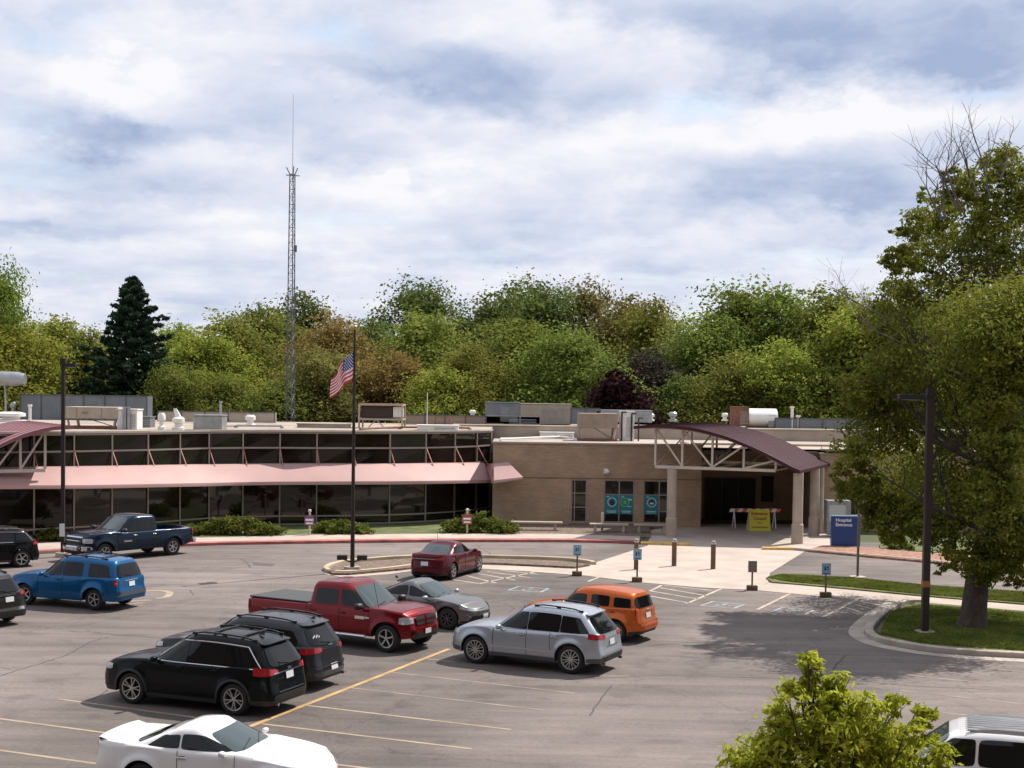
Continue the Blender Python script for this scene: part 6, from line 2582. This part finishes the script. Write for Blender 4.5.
# ------------------------------------------------------------------ vegetation
def leaf_cloud(name, lobes, n, size, m, seed, up=0.35, aspect=1.4, shell=.55, spread=.20):
    """lobes: (centre, radii, weight). leaves as small folded quads scattered in clumps through each lobe"""
    rg = np.random.default_rng(seed)
    W = np.array([l[2] for l in lobes], float)
    W /= W.sum()
    cnt = rg.multinomial(n, W)
    C_ = []
    N_ = []
    for (c, r, w), k in zip(lobes, cnt):
        if k == 0:
            continue
        # clumps inside the lobe
        nc = max(4, k//28)
        d = rg.normal(size=(nc, 3))
        d /= np.linalg.norm(d, axis=1)[:, None]
        rad = (shell+(1-shell)*rg.random(nc)**.6)*(1+.11*rg.normal(size=nc))
        cc = d*rad[:, None]
        idx = rg.integers(0, nc, k)
        cs = spread*(0.6+.8*rg.random(nc))
        off = rg.normal(size=(k, 3))*cs[idx][:, None]
        p = cc[idx]+off*np.array([1, 1, .75])
        C_.append(p*np.array(r)+np.array(c))
        q = d[idx]+rg.normal(size=(k, 3))*.75
        q[:, 2] += up
        N_.append(q)
    P = np.concatenate(C_)
    Nn = np.concatenate(N_)
    Nn /= np.linalg.norm(Nn, axis=1)[:, None]
    k = len(P)
    a = np.cross(Nn, rg.normal(size=(k, 3)))
    a /= np.linalg.norm(a, axis=1)[:, None]+1e-9
    b = np.cross(Nn, a)
    s = size*(0.6+.8*rg.random(k))[:, None]
    v = np.empty((k, 4, 3))
    v[:, 0] = P-a*s*aspect*.5
    v[:, 1] = P-b*s*.42+Nn*s*.10
    v[:, 2] = P+a*s*aspect*.5
    v[:, 3] = P+b*s*.42+Nn*s*.10
    me = bpy.data.meshes.new(name)
    me.vertices.add(k*4)
    me.vertices.foreach_set('co', v.reshape(-1))
    me.loops.add(k*4)
    me.loops.foreach_set('vertex_index', np.arange(k*4, dtype=np.int32))
    me.polygons.add(k)
    me.polygons.foreach_set('loop_start', np.arange(0, k*4, 4, dtype=np.int32))
    me.polygons.foreach_set('loop_total', np.full(k, 4, dtype=np.int32))
    me.update(calc_edges=True)
    me.materials.append(m)
    return me


def limbs(mb, p, d, ln, r, lvl, rg, spread=.55, up=.25, minr=.012):
    """recursive tapered limb"""
    n = 4
    q = Vector(p)
    d = Vector(d).normalized()
    for i in range(n):
        nd_ = (d+Vector((rg.uniform(-1, 1), rg.uniform(-1, 1), rg.uniform(-.4, 1)*up*2))*.13).normalized()
        e = q+nd_*ln/n
        r1 = r*(1-.42*(i+1)/n)
        mb.cyl(q, e, r*(1-.42*i/n), r1, 5 if lvl else 9, caps=False)
        q, d = e, nd_
        if lvl > 0 and i >= 1:
            for _ in range(1 if i < n-1 else 2):
                v = Vector((rg.uniform(-1, 1), rg.uniform(-1, 1), rg.uniform(-.3, 1))).normalized()
                dd = (d*(1-spread)+v*spread+Vector((0, 0, up*.5))).normalized()
                if r1*.6 > minr:
                    limbs(mb, q, dd, ln*rg.uniform(.55, .8), r1*.62, lvl-1, rg, spread, up, minr)
    return mb


def trunk_mesh(name, h, r, seed, m, lvl=2, lean=(0, 0), n0=5, start=.3, llen=None):
    rg = random.Random(seed)
    mb = MB()
    pts = []
    k = 9
    for i in range(k+1):
        t = i/k
        pts.append(Vector((lean[0]*t*h+rg.uniform(-.04, .04)*h*.3*t, lean[1]*t*h+rg.uniform(-.04, .04)*h*.3*t, h*t*.92)))
    for i in range(k):
        r0 = r*(1-.8*i/k)*(1.35 if i == 0 else 1)
        r1 = r*(1-.8*(i+1)/k)
        mb.cyl(pts[i], pts[i+1], r0, r1, 12, caps=False)
    for j in range(n0*2):
        t = start+(.95-start)*j/(n0*2)
        i = min(k-1, int(t*k))
        p = pts[i].lerp(pts[i+1], t*k-i)
        a = rg.uniform(0, 6.28)
        L_ = (llen or h*.34)*(1.15-.6*t)
        limbs(mb, p, (math.cos(a), math.sin(a), .55+.4*t), L_, r*(1-.8*t)*.55, lvl, rg)
    return mb.mesh(name, m)


def crown_lobes(h, w, seed, base=.28, n=12, top=1.0):
    rg = random.Random(seed)
    L_ = []
    for i in range(n):
        t = (i+.5)/n
        z = h*(base+(top-base)*t)
        env = math.sin(math.pi*min(1, max(.12, (t*.78+.22))))**.65
        a = rg.uniform(0, 6.28)+i*2.4
        rr = w*.5*env*rg.uniform(.25, .85)
        s = w*rg.uniform(.12, .30)*(.75+.4*env)
        L_.append(((math.cos(a)*rr, math.sin(a)*rr, z-s*.5), (s, s, s*rg.uniform(.6, .85)), s*s))
    for t in (.25, .5, .75):
        L_.append(((0, 0, h*(base+(top-base)*t)), (w*.3, w*.3, h*.16), (w*.2)**2))
    return L_


LM = {
    'yg': leaf_mat('yellow_green_leaves', (.150, .175, .028), (.36, .39, .075)),
    'mg': leaf_mat('mid_green_leaves', (.115, .142, .030), (.235, .275, .062)),
    'dg': leaf_mat('dark_green_leaves', (.072, .100, .030), (.160, .200, .054)),
    'ol': leaf_mat('olive_leaves', (.125, .140, .030), (.27, .285, .065)),
    'ob': leaf_mat('orange_brown_leaves', (.17, .115, .042), (.34, .24, .085)),
    'br': leaf_mat('olive_brown_leaves', (.125, .110, .038), (.26, .23, .075)),
    'gy': leaf_mat('grey_twigs', (.060, .052, .040), (.12, .105, .08), .1),
    'pu': leaf_mat('purple_leaves', (.016, .007, .009), (.052, .024, .028), .15),
    'cf': leaf_mat('conifer_needles', (.016, .032, .020), (.045, .072, .038), .15),
    'lg': leaf_mat('light_green_leaves', (.095, .13, .022), (.22, .27, .050)),
    'sh': leaf_mat('shrub_leaves', (.07, .10, .02), (.21, .24, .05), .25, 2.0),
    'nr': leaf_mat('spring_leaves', (.28, .34, .030), (.56, .60, .085), .45, 3.0),
    'bt': leaf_mat('big_tree_leaves', (.10, .125, .022), (.31, .335, .065), .4, .5),
}
# unit trees, 18 m tall, 11 m wide
PROTO = []
for k in range(7):
    lob = crown_lobes(18, 11.5, 40+k, base=(.20 if k % 2 else .12), n=26+2*k)
    PROTO.append((leaf_cloud('crown', lob, 31000, .235, LM['mg'], 100+k, shell=.35, spread=.27), trunk_mesh('trunk', 15, .28, 60+k, BARK, 1, n0=4, start=.25)))


def tree(name, label, px, ytop, Y, w, kind, proto, group='trees of the wood behind the hospital', h_over=None):
    p = at(px, ytop, Y)
    h = p.z
    cm, tm = PROTO[proto % len(PROTO)]
    t = thing(name, label, 'tree', (p.x, Y, 0), (px*1.7) % 6.28, group)
    for nm, me in (('crown', cm), ('trunk', tm)):
        o = bpy.data.objects.new(nm, me)
        COL.objects.link(o)
        o.parent = t
        o.scale = (w/11.5, w/11.5, h/18.3)
        if nm == 'crown':
            o.material_slots[0].link = 'OBJECT'
            o.material_slots[0].material = LM[kind]
        elif kind in ('gy', 'ob'):
            o.material_slots[0].link = 'OBJECT'
            o.material_slots[0].material = BARKG
    return t


TREES = [
    # px, ytop, Y, width, kind, label
    (2, 262, 112, 7, 'lg', 'light green tree towering at the far left edge'),
    (14, 318, 109, 10, 'yg', 'yellow green bushy tree above the silver duct'),
    (62, 312, 122, 11, 'yg', 'yellow green tree right behind the left lamp post head'),
    (90, 330, 120, 9, 'ol', 'olive tree just left of the tall conifer foot'),
    (40, 332, 135, 12, 'mg', 'mid green tree filling in behind the yellow green ones at left'),
    (178, 362, 110, 7, 'mg', 'mid green lower tree right at the foot of the conifer'),
    (180, 322, 132, 8, 'yg', 'slim yellow green tree right of the conifer tip'),
    (206, 330, 122, 10, 'yg', 'yellow green rounded tree midway between conifer and mast'),
    (240, 310, 128, 12, 'ol', 'olive broad tree just left of the radio mast'),
    (268, 300, 138, 11, 'mg', 'mid green tree touching the mast from the left'),
    (302, 292, 150, 12, 'dg', 'dark green treetop right behind the radio mast'),
    (336, 312, 118, 10, 'ob', 'orange brown tree standing behind the flag'),
    (322, 345, 112, 8, 'br', 'olive brown lower tree between mast and flagpole'),
    (372, 318, 135, 9, 'dg', 'dark green tree right of the orange brown one'),
    (418, 280, 150, 13, 'dg', 'dark green high treetop behind the pale yellow oak'),
    (436, 308, 122, 13, 'ol', 'broad olive yellow oak above the cooling unit'),
    (446, 362, 109, 8, 'yg', 'pale yellow green small tree low in front of the oak'),
    (398, 352, 115, 8, 'ob', 'rust tinted lower tree right of the flag'),
    (492, 290, 138, 13, 'dg', 'dark green tree beside the highest treetops'),
    (536, 276, 146, 14, 'dg', 'dark green highest tree in the middle of the wood'),
    (520, 318, 120, 11, 'mg', 'mid green tree above the blue grey cabinet'),
    (566, 326, 112, 10, 'mg', 'mid green tree just left of the purple one'),
    (588, 278, 150, 12, 'br', 'olive brown treetop right of the highest tree'),
    (625, 290, 142, 13, 'br', 'brownish rounded tree above the purple one'),
    (655, 300, 132, 11, 'ol', 'olive tree sloping down to the gap in the skyline'),
    (648, 345, 118, 8, 'gy', 'grey twiggy tree hardly in leaf beside the purple one'),
    (684, 334, 128, 9, 'ol', 'small olive tree in the dip of the skyline'),
    (712, 312, 122, 11, 'mg', 'mid green tree rising right of the skyline dip'),
    (748, 282, 126, 13, 'mg', 'tall mid green tree with spiky top right of centre'),
    (730, 350, 110, 9, 'ol', 'olive lower tree behind the rusty hood'),
    (792, 280, 122, 13, 'mg', 'tall mid green tree above the rounded drum unit'),
    (782, 340, 110, 9, 'yg', 'yellow green lower tree behind the white pipes'),
    (838, 284, 118, 12, 'mg', 'mid green tree left of the big near tree'),
    (868, 296, 112, 11, 'yg', 'yellow green tree partly behind the big near tree'),
    (906, 300, 112, 12, 'yg', 'yellow green tree behind the right lamp post'),
    (960, 300, 112, 13, 'mg', 'mid green tree hidden mostly by the big near tree'),
    (1010, 300, 112, 13, 'ol', 'olive tree behind the big near tree at the right edge'),
    (-30, 300, 118, 12, 'mg', 'mid green tree beyond the left edge of the wood'),
    (470, 345, 112, 9, 'ol', 'olive lower tree above the small spinning vent'),
    (225, 372, 113, 8, 'mg', 'mid green low tree behind the lone white dome vent'),
    (112, 392, 113, 8, 'yg', 'yellow green low tree behind the blue grey screen'),
    (290, 376, 110, 8, 'mg', 'mid green low tree at the foot of the mast'),
    (590, 352, 128, 9, 'gy', 'grey twiggy tree left behind the purple one'),
    (690, 372, 112, 8, 'dg', 'dark green low tree behind the arched roof crest'),
    (840, 360, 109, 9, 'ol', 'olive lower tree just left of the near tree crown'),
]


def wood():
    for i, (px, yt, Y, w, kind, lab) in enumerate(TREES):
        tree('broadleaf_tree', lab, px, yt, Y, w*1.05, kind, i*3+1)
    # purple tree
    p = at(621, 370, 107)
    lob = crown_lobes(p.z, 6.2, 5, base=.3, n=12)
    t = thing('purple_tree', 'dark purple leaved tree behind the tan air handler', 'tree', (p.x, 107, 0))
    o = bpy.data.objects.new('crown', leaf_cloud('crown', lob, 9000, .30, LM['pu'], 5))
    COL.objects.link(o)
    o.parent = t
    o = bpy.data.objects.new('trunk', trunk_mesh('trunk', 8, .2, 8, BARK, 1))
    COL.objects.link(o)
    o.parent = t
    # conifer
    Y = 113
    p = at(133, 274, Y)
    h = p.z
    t = thing('conifer', 'dark pointed conifer standing above the wood at the left', 'tree', (p.x, Y, 0))
    rg = random.Random(4)
    lob = []
    nb = 150
    for j in range(nb):
        tt = (j+.5)/nb
        z = h*(.06+.92*tt)
        rad = 7.6*(1-tt)**.88+.12
        a = j*2.399
        rr = rad*rg.uniform(.62, 1.15)
        for s in (.25, .5, .75, 1.0):
            w = .10+.26*(1-tt)**.5*(1.15-.5*s)
            lob.append(((math.cos(a)*rr*s, math.sin(a)*rr*s, z-.10*rr*s+.16*rr*s*s), (w+.18*rad**.5, w+.18*rad**.5, w*.75+.04), .35+s*.5))
    o = bpy.data.objects.new('crown', leaf_cloud('crown', lob, 55000, .17, LM['cf'], 9, shell=.2, aspect=2.6))
    COL.objects.link(o)
    o.parent = t
    o = bpy.data.objects.new('trunk', MB().cyl((0, 0, 0), (0, 0, h*.97), .32, .04, n=10).mesh('trunk', BARK))
    COL.objects.link(o)
    o.parent = t
    # far wood behind everything
    rg = random.Random(12)
    lob = []
    for i in range(120):
        x = -130+260*i/119+rg.uniform(-2, 2)
        hh = rg.uniform(8, 13)
        lob.append(((x, 172+rg.uniform(-6, 6)-abs(x)*.12, hh*.5), (5, 5, hh*.55), 1))
    o = bpy.data.objects.new('distant_wood', leaf_cloud('distant_wood', lob, 60000, .7, LM['dg'], 77))
    COL.objects.link(o)
    tag(o, 'low dark wood filling the gaps between the tree trunks far behind', 'wood', kind='stuff')


wood()


def shrub(px, py, w, h, label, kind='sh', seed=1, Yoff=0):
    b = G(px, py, .12)
    t = thing('shrub', label, 'shrub', b+Vector((0, Yoff, 0)), 0, 'shrubs in the beds along the hospital')
    rg = random.Random(seed)
    lob = []
    n = 7
    for i in range(n):
        x = -w/2+w*(i+.5)/n
        s = h*(.55+.45*math.sin(math.pi*(i+.5)/n))
        lob.append(((x, rg.uniform(-.25, .25), s*.45), (w/n*1.1, .55, s*.52), 1))
    o = bpy.data.objects.new('foliage', leaf_cloud('foliage', lob, int(1500*w), .085, LM[kind], seed, shell=.35, aspect=2.0))
    COL.objects.link(o)
    o.parent = t
    m = MB()
    for i in range(8):
        a = rg.uniform(0, 6.28)
        m.bar((rg.uniform(-w*.3, w*.3), 0, -.05), (rg.uniform(-w*.4, w*.4), rg.uniform(-.3, .3), h*.5), .03)
    m.build('stems', BARK, t)


shrub(231, 536, 4.4, .95, 'wide spreading green shrub left of the purple notice post', seed=1, Yoff=.6)
shrub(340, 534.5, 2.7, .75, 'low green shrub right behind the flagpole foot', seed=2, Yoff=.5)
shrub(480, 534, 3.6, 1.0, 'rounded green shrub around the red brown notice post', seed=3, Yoff=.8)
shrub(50, 542, 1.8, .6, 'small dark shrub at the foot of the left lamp post', seed=4, Yoff=1.0)
shrub(899, 548.5, .9, .6, 'tiny dark shrub on the bark bed right of the blue sign', seed=5)


def grass_tufts():
    """short blades on the grass areas seen near the camera"""
    rg = np.random.default_rng(3)
    def region(poly_px, n, z, hgt, name):
        poly = [tuple(G(x, y, z).xy) for x, y in poly_px]
        xs = [p[0] for p in poly]
        ys = [p[1] for p in poly]
        pts = []
        while len(pts) < n:
            X = rg.uniform(min(xs), max(xs), 4000)
            Y = rg.uniform(min(ys), max(ys), 4000)
            ins = np.zeros(4000, bool)
            j = len(poly)-1
            for i in range(len(poly)):
                xi, yi = poly[i]
                xj, yj = poly[j]
                c = ((yi > Y) != (yj > Y)) & (X < (xj-xi)*(Y-yi)/(yj-yi+1e-12)+xi)
                ins ^= c
                j = i
            pts += list(zip(X[ins], Y[ins]))
        P = np.array(pts[:n])
        k = n
        a = rg.uniform(0, 6.28, k)
        s = hgt*(.5+rg.random(k))
        v = np.zeros((k, 3, 3))
        w = .025
        v[:, 0, 0] = P[:, 0]-np.cos(a)*w
        v[:, 0, 1] = P[:, 1]-np.sin(a)*w
        v[:, 1, 0] = P[:, 0]+np.cos(a)*w
        v[:, 1, 1] = P[:, 1]+np.sin(a)*w
        v[:, 2, 0] = P[:, 0]+rg.normal(size=k)*.03
        v[:, 2, 1] = P[:, 1]+rg.normal(size=k)*.03
        v[:, :2, 2] = z
        v[:, 2, 2] = z+s
        me = bpy.data.meshes.new(name)
        me.vertices.add(k*3)
        me.vertices.foreach_set('co', v.reshape(-1))
        me.loops.add(k*3)
        me.loops.foreach_set('vertex_index', np.arange(k*3, dtype=np.int32))
        me.polygons.add(k)
        me.polygons.foreach_set('loop_start', np.arange(0, k*3, 3, dtype=np.int32))
        me.polygons.foreach_set('loop_total', np.full(k, 3, dtype=np.int32))
        me.update(calc_edges=True)
        me.materials.append(GBL)
        o = bpy.data.objects.new(name, me)
        COL.objects.link(o)
        return o
    GBL = leaf_mat('grass_blades', (.105, .13, .028), (.22, .245, .06), .35, .8)
    tag(region([(890, 612), (920, 605), (980, 609), (1050, 616), (1050, 652), (980, 648), (920, 643), (880, 634)], 60000, .14, .05, 'grass'), 'short grass on the island under the big tree', 'grass', kind='stuff')
    tag(region([(768, 578), (780, 575), (850, 578), (928, 586), (1040, 593.5), (1040, 604), (918, 594), (850, 587), (790, 582)], 50000, .06, .06, 'grass'), 'sunlit short grass strip between drive and pavement', 'grass', kind='stuff')


grass_tufts()


def big_tree():
    b = G(972, 627, .13)
    t = thing('big_tree', 'large leafy tree with thick leaning trunk on the grass island at right', 'tree', b)
    mb = MB()
    rg = random.Random(21)
    path = [Vector((0, 0, -.1)), Vector((.05, 0, .35)), Vector((.15, .1, 1.5)), Vector((.5, .2, 3.2)), Vector((1.0, .4, 5.2)), Vector((1.5, .6, 7.4)), Vector((1.9, .7, 9.8)), Vector((2.0, .9, 12.2)), Vector((2.0, .9, 14.2))]
    rr = [.56, .42, .37, .34, .31, .26, .2, .13, .06]
    n = 14
    rows = []
    for p, r in zip(path, rr):
        rows.append([(p.x+math.cos(a)*r*(1+.08*math.sin(3*a+p.z)), p.y+math.sin(a)*r*(1+.08*math.cos(4*a+p.z)), p.z) for a in [k*2*math.pi/n for k in range(n+1)]])
    mb.grid(rows)
    for i, (j, a, el, L_, r) in enumerate([(3, 2.9, .35, 4.2, .17), (3, .6, .5, 4.5, .16), (4, 3.3, .45, 4.6, .17), (4, 4.4, .4, 4, .15), (4, 5.6, .5, 4.5, .15), (5, 2.6, .6, 4.6, .15), (5, 3.6, .8, 4.0, .13), (5, 1.3, .5, 4.2, .14),
                                            (6, 3.1, .8, 3.8, .12), (6, .3, .8, 3.8, .12), (6, 4.8, .7, 3.6, .11), (6, 2.0, .9, 3.6, .1), (4, 2.4, .3, 5.5, .17), (5, 2.9, .5, 5.2, .15)]):
        limbs(mb, path[j]+Vector((0, .3, 0)), (math.cos(a), abs(math.sin(a))*.8+.25, el), L_*.55, r*.8, 2, rg, .5, .3, .01)
    mb.build('trunk', BARK, t, smooth=50)
    # bare twigs above the crown
    tw = MB()
    for j, (x, y, z, a, el, L_) in enumerate([(-.7, 2.0, 13.6, 2.6, 1.6, 1.3), (-.2, 2.0, 14.0, 2.4, 1.6, 1.6), (.5, 2.0, 14.4, 1.8, 2.2, 1.5), (1.3, 2.2, 15.0, .8, 2.2, 1.3), (.1, 2, 13.7, 3.0, 1.5, 1.8), (.9, 2, 14.4, 2.2, 2.4, 1.7), (-.6, 2, 13.6, 1.4, 2.0, 1.6)]):
        limbs(tw, (x, y, z), (math.cos(a), math.sin(a), el), L_, .045, 3, rg, .6, .22, .004)
    for j, (x, y, z) in enumerate([(-2.2, 2.5, 10.2), (-2.0, 2, 9.4)]):
        limbs(tw, (x, y, z), (-1, 0, .45), 1.6, .035, 3, rg, .5, .2, .004)
    tw.build('bare_twigs', BARKG, t)
    # crown laid out in the tree's own frame: x right, y away, z up; entries are picture-like
    # offsets (x metres from the trunk foot, z) so the outline leans and opens as in the photo
    raw = [(900, 292, 24, 1.4), (880, 312, 20, .9), (915, 225, 20, .9), (940, 208, 24, 1.3), (968, 186, 26, 1.7), (1005, 165, 26, 1.5), (930, 245, 30, 2.2), (950, 285, 34, 3), (905, 262, 17, .6), (990, 215, 38, 3.4), (1030, 195, 42, 4), (975, 250, 40, 3.5), (1020, 265, 60, 8), (925, 320, 44, 4.5),
           (985, 335, 68, 11), (1050, 330, 70, 9), (900, 372, 42, 4.5), (885, 335, 26, 1.3), (950, 400, 70, 11), (1030, 420, 80, 12), (880, 425, 44, 5), (852, 455, 24, 1.4), (862, 395, 26, 1.2),
           (905, 475, 52, 7), (862, 490, 26, 1.6), (960, 490, 66, 9), (1020, 505, 66, 9), (905, 520, 30, 2.0), (880, 515, 22, 1.0), (938, 535, 30, 1.8), (1000, 552, 34, 2.6), (1040, 560, 40, 3), (960, 565, 20, .7), (985, 570, 18, .6), (885, 538, 13, .35)]
    lob = []
    rq = random.Random(8)
    for px, py, r, w in raw:
        dy = rq.uniform(2.5, 8.0) if (px < 960 or py < 300) else rq.uniform(-1.6, 4)
        if py > 480:
            dy = rq.uniform(1.5, 4.5) if px < 965 else rq.uniform(-1.0, .8)
        q = at(px, py, b.y+dy)-b
        rr_ = r*(b.y+dy)/1400*.92
        lob.append(((q.x, q.y, q.z), (rr_, rr_*1.15, rr_*.88), w))
    for px, py, r in [(1000, 440, 34), (1012, 392, 38), (994, 485, 30), (1018, 340, 42), (1004, 520, 26), (1040, 300, 44), (985, 400, 26)]:
        q = at(px, py, b.y-1.6)-b
        rr_ = r*(b.y-1.6)/1400*.9
        lob.append(((q.x, q.y, q.z), (rr_, rr_*.8, rr_*.9), 3.2))
    for k in range(170):
        c0, r0, w0 = lob[rq.randrange(len(raw))]
        v = Vector((rq.uniform(-1, 1), rq.uniform(-1, 1), rq.uniform(-1, 1))).normalized()
        s_ = rq.uniform(.25, .5)
        lob.append(((c0[0]+v.x*r0[0]*1.0, c0[1]+v.y*r0[1]*.9, c0[2]+v.z*r0[2]*1.0), (s_*1.2, s_*1.2, s_*.7), .28))
    o = bpy.data.objects.new('crown', leaf_cloud('crown', lob, 140000, .088, LM['bt'], 31, shell=.25, aspect=1.9, spread=.17))
    COL.objects.link(o)
    o.parent = t


big_tree()


def near_tree():
    Y = 17.5
    top = at(818, 652, Y)
    b = Vector((top.x, Y, 0))
    t = thing('young_tree', 'young tree with bright yellow green leaves rising into the lower right', 'tree', b)
    sc = Y/1400
    lob = []
    def L_(px, py, r, w, dy=0):
        p = at(px, py, Y+dy)-b
        lob.append(((p.x, p.y, p.z), (r*sc, r*sc*1.1, r*sc), w))
    for px, py, r, w in [(808, 655, 9, .13), (812, 668, 14, .7), (788, 700, 18, .8), (838, 694, 20, 1.0), (866, 712, 20, 1.0), (766, 738, 22, 1.2), (800, 692, 16, .8), (822, 700, 26, 2.2), (782, 718, 18, 1.0), (838, 722, 32, 3.2), (805, 738, 34, 3.2), (868, 738, 30, 3), (838, 760, 40, 4.2), (775, 754, 28, 2), (893, 752, 28, 2.6), (925, 712, 12, .5), (899, 706, 13, .55),
                         (930, 735, 13, .5), (938, 755, 16, .8), (742, 762, 20, 1.0), (760, 776, 36, 2.5), (900, 780, 40, 3.2), (850, 795, 50, 5), (800, 800, 50, 4.5), (735, 785, 20, .9), (940, 790, 28, 1.6), (916, 735, 16, .7), (850, 830, 60, 4.5)]:
        L_(px, py, r, w, random.uniform(-.35, .35))
    o = bpy.data.objects.new('crown', leaf_cloud('crown', lob, 20000, .046, LM['nr'], 51, shell=.30, aspect=2.4, up=.6, spread=.17))
    COL.objects.link(o)
    o.parent = t
    mb = MB()
    rg = random.Random(3)
    mb.cyl((0, 0, 0), (0, 0, 2.2), .07, .05, n=10, caps=False)
    mb.cyl((0, 0, 2.2), tuple(Vector(lob[0][0])-Vector((0, 0, .05))), .05, .008, n=8, caps=False)
    for l in lob[1:]:
        c = Vector(l[0])
        s = Vector((0, 0, max(1.2, c.z-1.0-abs(c.x)*.4)))
        mid = s.lerp(c, .5)+Vector((0, 0, -.08))
        mb.cyl(s, mid, .022, .015, n=6, caps=False).cyl(mid, c, .015, .005, n=5, caps=False)
        for _ in range(4):
            v = Vector((rg.uniform(-1, 1), rg.uniform(-1, 1), rg.uniform(-.3, 1)))*l[1][0]*.9
            mb.cyl(mid.lerp(c, .6), c+v, .007, .003, n=4, caps=False)
    mb.build('trunk', BARK, t)


near_tree()
